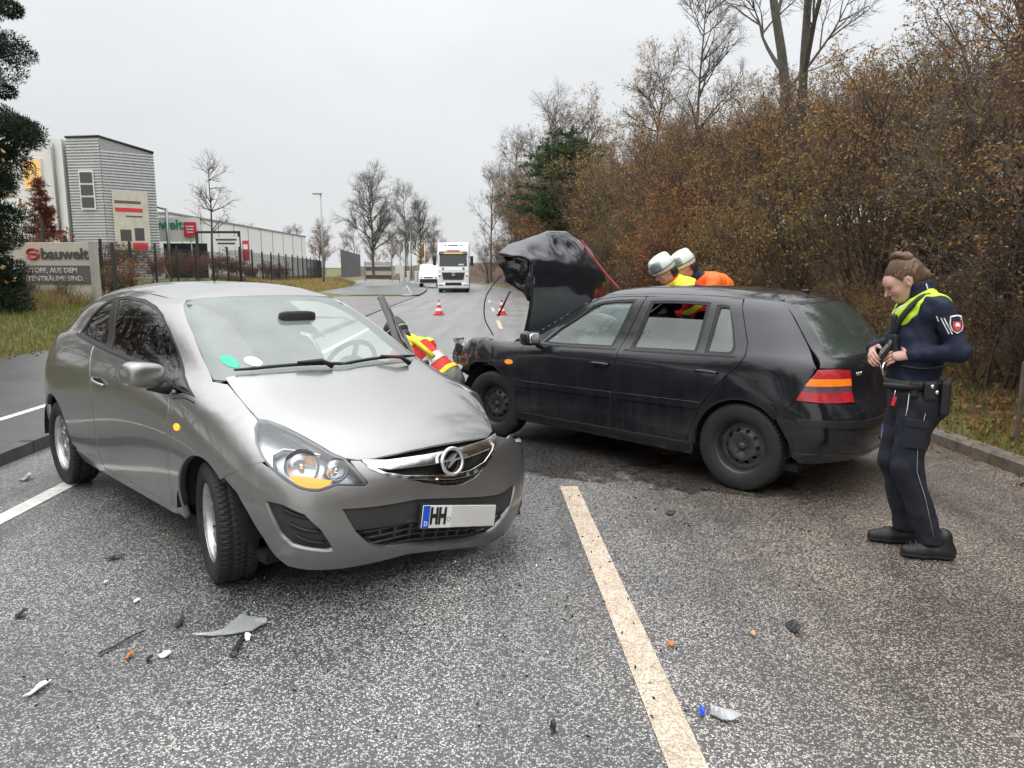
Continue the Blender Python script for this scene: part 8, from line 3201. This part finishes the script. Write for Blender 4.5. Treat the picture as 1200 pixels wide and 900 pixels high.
def make_van():
  r = empty('white_van', (-8.55, 76, .1), R_(4))
  prof = [(-2.4, .35), (-2.45, .85), (-2.25, 1.10), (-1.55, 1.35), (-.75, 2.05), (-.4, 2.25), (2.6, 2.28), (2.7, .35)]
  V, Fc, n = [], [], len(prof)
  for x in (-.95, -.90, .90, .95):
    for y, z in prof:
      V.append((x, y + (.05 if abs(x) > .92 and y < 0 else 0), z - (.05 if abs(x) > .92 and z > 2 else 0)))
  for i in range(3):
    for j in range(n):
      Fc.append((i * n + j, i * n + (j + 1) % n, (i + 1) * n + (j + 1) % n, (i + 1) * n + j))
  Fc += [tuple(range(n)), tuple(range(3 * n, 4 * n))]
  MB().add(V, Fc).build('van_body', 'white_paint', r)
  MB().add([(-.82, -1.56, 1.40), (.82, -1.56, 1.40), (.78, -.82, 2.04), (-.78, -.82, 2.04)], [(0, 1, 2, 3)]).build('windscreen', 'sticker_pale', r)
  MB().box((0, -2.47, .62), (1.7, .06, .35), bev=.02).build('bumper', 'black_plastic', r)
  MB().box((0, -2.42, .95), (.9, .05, .12), bev=.01).build('grille', 'black_plastic', r)
  for x in (-.72, .72):
    MB().box((x, -2.38, .98), (.28, .08, .16), bev=.03).build('headlamp', 'lamp_inner', r)
    for y in (-1.6, 1.8):
      MB().lathe([(.18, -.1), (.33, -.1), (.33, .1), (.18, .1)], 20, 'x', c=(x * 1.18, y, .33)).build('wheel', 'tyre_rubber', r)
  tag(r, 'white van parked behind the lorry on the left', 'van')

def make_cones():
  def cone(x, y, label):
    c = empty('traffic_cone', (x, y, .005))
    MB().box((0, 0, .02), (.40, .40, .04), bev=.012).build('cone_base', 'cone_red', c)
    prof = [(.15, .04), (.125, .14), (.095, .25), (.068, .36), (.045, .46), (.030, .53), (.022, .55)]
    mats = ['cone_red', 'cone_white', 'cone_red', 'cone_white', 'cone_red', 'cone_red']
    for k in range(6):
      MB().lathe([prof[k], prof[k + 1]], 24, 'z').build('cone_band', mats[k], c)
    MB().lathe([(.022, .55), (.0001, .552)], 24, 'z').build('cone_tip', 'cone_red', c)
    tag(c, label, 'traffic cone', 'traffic cones')
  cone(-2.70, 26.9, 'red and white traffic cone on the left, in front of the lorry')
  cone(-.38, 26.9, 'red and white traffic cone on the right, beside the raised bonnet')
  t = empty('warning_triangle', (-6.75, 47.0, .03))
  a = [(-.34, 0, .08), (.34, 0, .08), (0, .02, .66), (-.34, 0, .08)]
  MB().tube(a, .045, 6).build('reflector_frame', 'cone_white', t)
  MB().tube([(-.3, -.15, .02), (.3, .15, .02)], .015, 5).tube([(-.3, .15, .02), (.3, -.15, .02)], .015, 5).build('foot', 'black_plastic', t)
  tag(t, 'pale warning triangle standing by the far kerb', 'warning triangle')

def make_debris():
  rnd = random.Random(77)
  def shard(x, y, sx, sy, mat, label, kind='debris', th=.006, rz=0, h=.01, n=6, sc=(.66, 1.2), poly=None):
    mb = MB()
    pts = poly or [(sx * math.cos(a) * rnd.uniform(.55, 1), sy * math.sin(a) * rnd.uniform(.55, 1)) for a in [2 * PI * k / n + rnd.uniform(-.2, .2) for k in range(n)]]
    V2, T = fill2d(pts, [], max(sx, sy) * .35)
    P = [np.array([a, b, .004 + h * (.5 + .5 * math.sin(a / max(sx, 1e-3) * 3 + b / max(sy, 1e-3) * 2))]) for a, b in V2]
    me = mesh_np('shard', P, T, False)
    o = obj(label[1], me, None, mat)
    so = o.modifiers.new('thickness', 'SOLIDIFY')
    so.thickness = th
    so.offset = 1
    o.location = (x, y, .002)
    o.rotation_euler = (0, 0, rz)
    o.scale = (sc[0], sc[1], .8)
    tag(o, label[0], kind, 'crash debris on the road')
    return o
  fork = [(-.20, -.03), (-.05, -.005), (.02, .05), (.05, .09), (.04, .045), (.10, .03), (.17, .035), (.19, .01), (.13, -.03), (.02, -.03), (-.06, -.03)]
  shard(-1.225, 2.98, .2, .06, 'clear_plastic', ('clear forked headlamp splinter lying in front of the silver car', 'lens_splinter'), poly=fork, rz=.12, h=.02, sc=(.75, 2.0))
  shard(-1.145, 2.85, .017, .085, 'black_plastic', ('black plastic strip next to the clear forked splinter', 'plastic_strip'), poly=[(-.016, .09), (.014, .09), (.018, -.07), (.03, -.09), (-.02, -.09), (-.014, -.06)], rz=.1, h=.012)
  shard(-1.13, 2.897, .03, .03, 'cone_white', ('white splinter beside the black strip', 'splinter'), rz=.4)
  shard(-1.473, 3.026, .045, .03, 'black_plastic', ('black lump left of the clear splinter', 'plastic_lump'), h=.02)
  shard(-1.64, 2.855, .14, .010, 'black_plastic', ('long thin black rod left of the white splinter', 'plastic_rod'), poly=[(-.15, -.010), (.13, .004), (.15, .012), (-.14, .0)], rz=1.1, h=.01, sc=(.75, 1.0))
  shard(-1.414, 2.757, .045, .028, 'cone_white', ('white splinter right of the orange fragment', 'splinter'), rz=.2)
  shard(-1.553, 2.744, .025, .025, 'orange_bit', ('orange lens fragment left of the white splinter', 'lens_fragment'), h=.015)
  shard(-1.461, 2.718, .025, .02, 'black_plastic', ('tiny black piece between the orange and white fragments', 'plastic_piece'), h=.015)
  shard(-1.778, 2.507, .045, .05, 'cone_white', ('pointed white splinter nearest the lower left corner', 'splinter'), poly=[(-.04, -.05), (.0, .03), (.045, .05), (.02, -.005)], rz=.2)
  shard(-2.231, 3.099, .045, .035, 'black_plastic', ('black fragment with a tail at the left edge', 'plastic_piece'), h=.025)
  shard(-2.16, 3.775, .10, .018, 'black_plastic', ('dark bent strip below the silver car door', 'plastic_strip'), rz=.5, h=.02)
  shard(-3.672, 5.312, .10, .05, 'clear_plastic', ('clear crumpled fragment by the edge line behind the rear wheel', 'lens_fragment'), rz=.1, h=.04)
  shard(-1.782, 3.245, .03, .02, 'cone_white', ('small white chip below the silver car sill', 'splinter'))
  shard(-2.044, 3.455, .02, .015, 'cone_white', ('second small white chip below the sill', 'splinter'))
  shard(1.231, 2.979, .055, .03, 'black_plastic', ('black fragment on the right lane', 'plastic_piece'), rz=-.6, h=.03, poly=[(-.06, .02), (-.02, .035), (.05, .0), (.055, -.03), (.03, -.035), (-.03, -.005)])
  shard(1.04, 2.934, .018, .018, 'leaf_chip', ('small yellow leaf left of the black fragment', 'fallen_leaf'), kind='leaf')
  shard(.666, 2.839, .018, .018, 'orange_bit', ('tiny orange fragment beside the dashed line', 'lens_fragment'))
  shard(.745, 2.349, .09, .024, 'clear_plastic', ('clear pointed lamp splinter near the lower centre', 'lens_splinter'), poly=[(-.06, .03), (-.02, .02), (.10, -.01), (.09, -.02), (-.02, -.03), (-.07, -.005)], rz=-.12, h=.02)
  shard(.672, 2.359, .022, .02, 'plate_blue', ('blue fragment attached to the clear splinter', 'lens_fragment'), h=.02)
  shard(.14, 2.267, .026, .024, 'black_plastic', ('black piece left of the dashed line near the bottom', 'plastic_piece'), h=.03)
  shard(1.021, 4.51, .07, .02, 'black_plastic', ('black splinter behind the dashed line end', 'plastic_piece'), rz=.35, h=.02)
  shard(1.396, 5.051, .06, .04, 'black_plastic', ('black fragment beside the rear wheel of the black car', 'plastic_piece'), rz=.2, h=.02)
  rg = MB().lathe([(.040, 0), (.055, 0), (.055, .02), (.040, .02)], 20, 'z', c=(.0, 4.544, .003)).build('black_ring', 'black_plastic')
  tag(rg, 'black plastic ring right of the number plate', 'debris', 'crash debris on the road')
  # spilled fluids: thin glossy films with ragged edges
  m, nt, b = _nodes('fluid_film')
  N, L = nt.nodes.new, nt.links.new
  b.inputs['Base Color'].default_value = (.010, .009, .008, 1)
  b.inputs['Roughness'].default_value = .08
  tcn = N('ShaderNodeTexCoord')
  nz = N('ShaderNodeTexNoise')
  nz.inputs['Scale'].default_value = 4.5
  nz.inputs['Detail'].default_value = 7
  L(tcn.outputs['Object'], nz.inputs['Vector'])
  gr = N('ShaderNodeVectorMath')
  gr.operation = 'LENGTH'
  mpn = N('ShaderNodeMapping')
  mpn.inputs['Scale'].default_value = (.95, 1.25, 1)
  L(tcn.outputs['Object'], mpn.inputs['Vector'])
  L(mpn.outputs[0], gr.inputs[0])
  ma = N('ShaderNodeMath')
  ma.operation = 'SUBTRACT'
  L(nz.outputs['Fac'], ma.inputs[0])
  L(gr.outputs['Value'], ma.inputs[1])
  mr = N('ShaderNodeMapRange')
  mr.inputs['From Min'].default_value = -.20
  mr.inputs['From Max'].default_value = -.10
  mr.inputs['To Max'].default_value = .45
  L(ma.outputs[0], mr.inputs[0])
  L(mr.outputs[0], b.inputs['Alpha'])
  for x, y, s_, nm in ((.30, 6.1, 1.5, 'dark fluid spill under the front of the black car'), (1.5, 5.4, .9, 'small dark stain beside the rear wheel of the black car')):
    pl = obj('fluid_spill', mesh_np('fluid_spill', [(-1, -1, 0), (1, -1, 0), (1, 1, 0), (-1, 1, 0)], [(0, 1, 2, 3)]), None, 'fluid_film')
    pl.location = (x, y, .0065)
    pl.scale = (s_, s_, 1)
    tag(pl, nm, 'stain', kind='stuff')
  # fine chips
  rng = np.random.default_rng(9)
  n = 620
  pos = np.stack([rng.normal(-.5, .8, n), rng.normal(3.1, .75, n), np.full(n, .006)], -1)
  pos2 = np.stack([rng.normal(.5, .8, 320), rng.normal(4.4, 1.0, 320), np.full(320, .006)], -1)
  for nm, P, mt, lb, sz in (('glass_crumbs', pos[:220], 'cone_white', 'scattered white splinter crumbs on the road', .014), ('plastic_crumbs', np.concatenate([pos[220:], pos2]), 'black_plastic', 'scattered black plastic crumbs on the road', .018)):
    o = obj(nm, np_mesh(nm, [leaves_np(rng, P, sz, updir=0)], mt, smooth=False))
    tag(o, lb, 'debris', kind='stuff')

def make_roadside():
  p = MB().box((4.31, 6.05, .45), (.035, .035, .72), bev=.008).build('marker_post', pmat('weathered_wood', (.11, .085, .06), .85, var=.35, bump=.4, bscale=60))
  tag(p, 'weathered thin post on the grass at the right edge', 'post')

# ------------------------------------------------------------------ assemble
car_materials()
glass_mat('rear_glass', (.30, .38, .33), .7, haze=.20, hazecol=(.20, .26, .23))
glass_mat('clear_plastic', (.9, .93, .95), .7, haze=.45, rough=.1, hazecol=(.6, .62, .62))
pmat('blue_black', (.02, .025, .07), .3)
pmat('orange_bit', (.55, .16, .03), .3)
pmat('leaf_chip', (.45, .30, .10), .7)
pmat('cladding', (.50, .51, .52), .42, metal=.5, var=.06, vscale=.8)
people_materials()
plant_materials()
place_materials()
build_ground()
make_corsa()
make_golf()
make_officer()
make_firefighters()
build_right_bank()
build_left_side()
make_lorry()
make_van()
make_cones()
make_debris()
make_roadside()
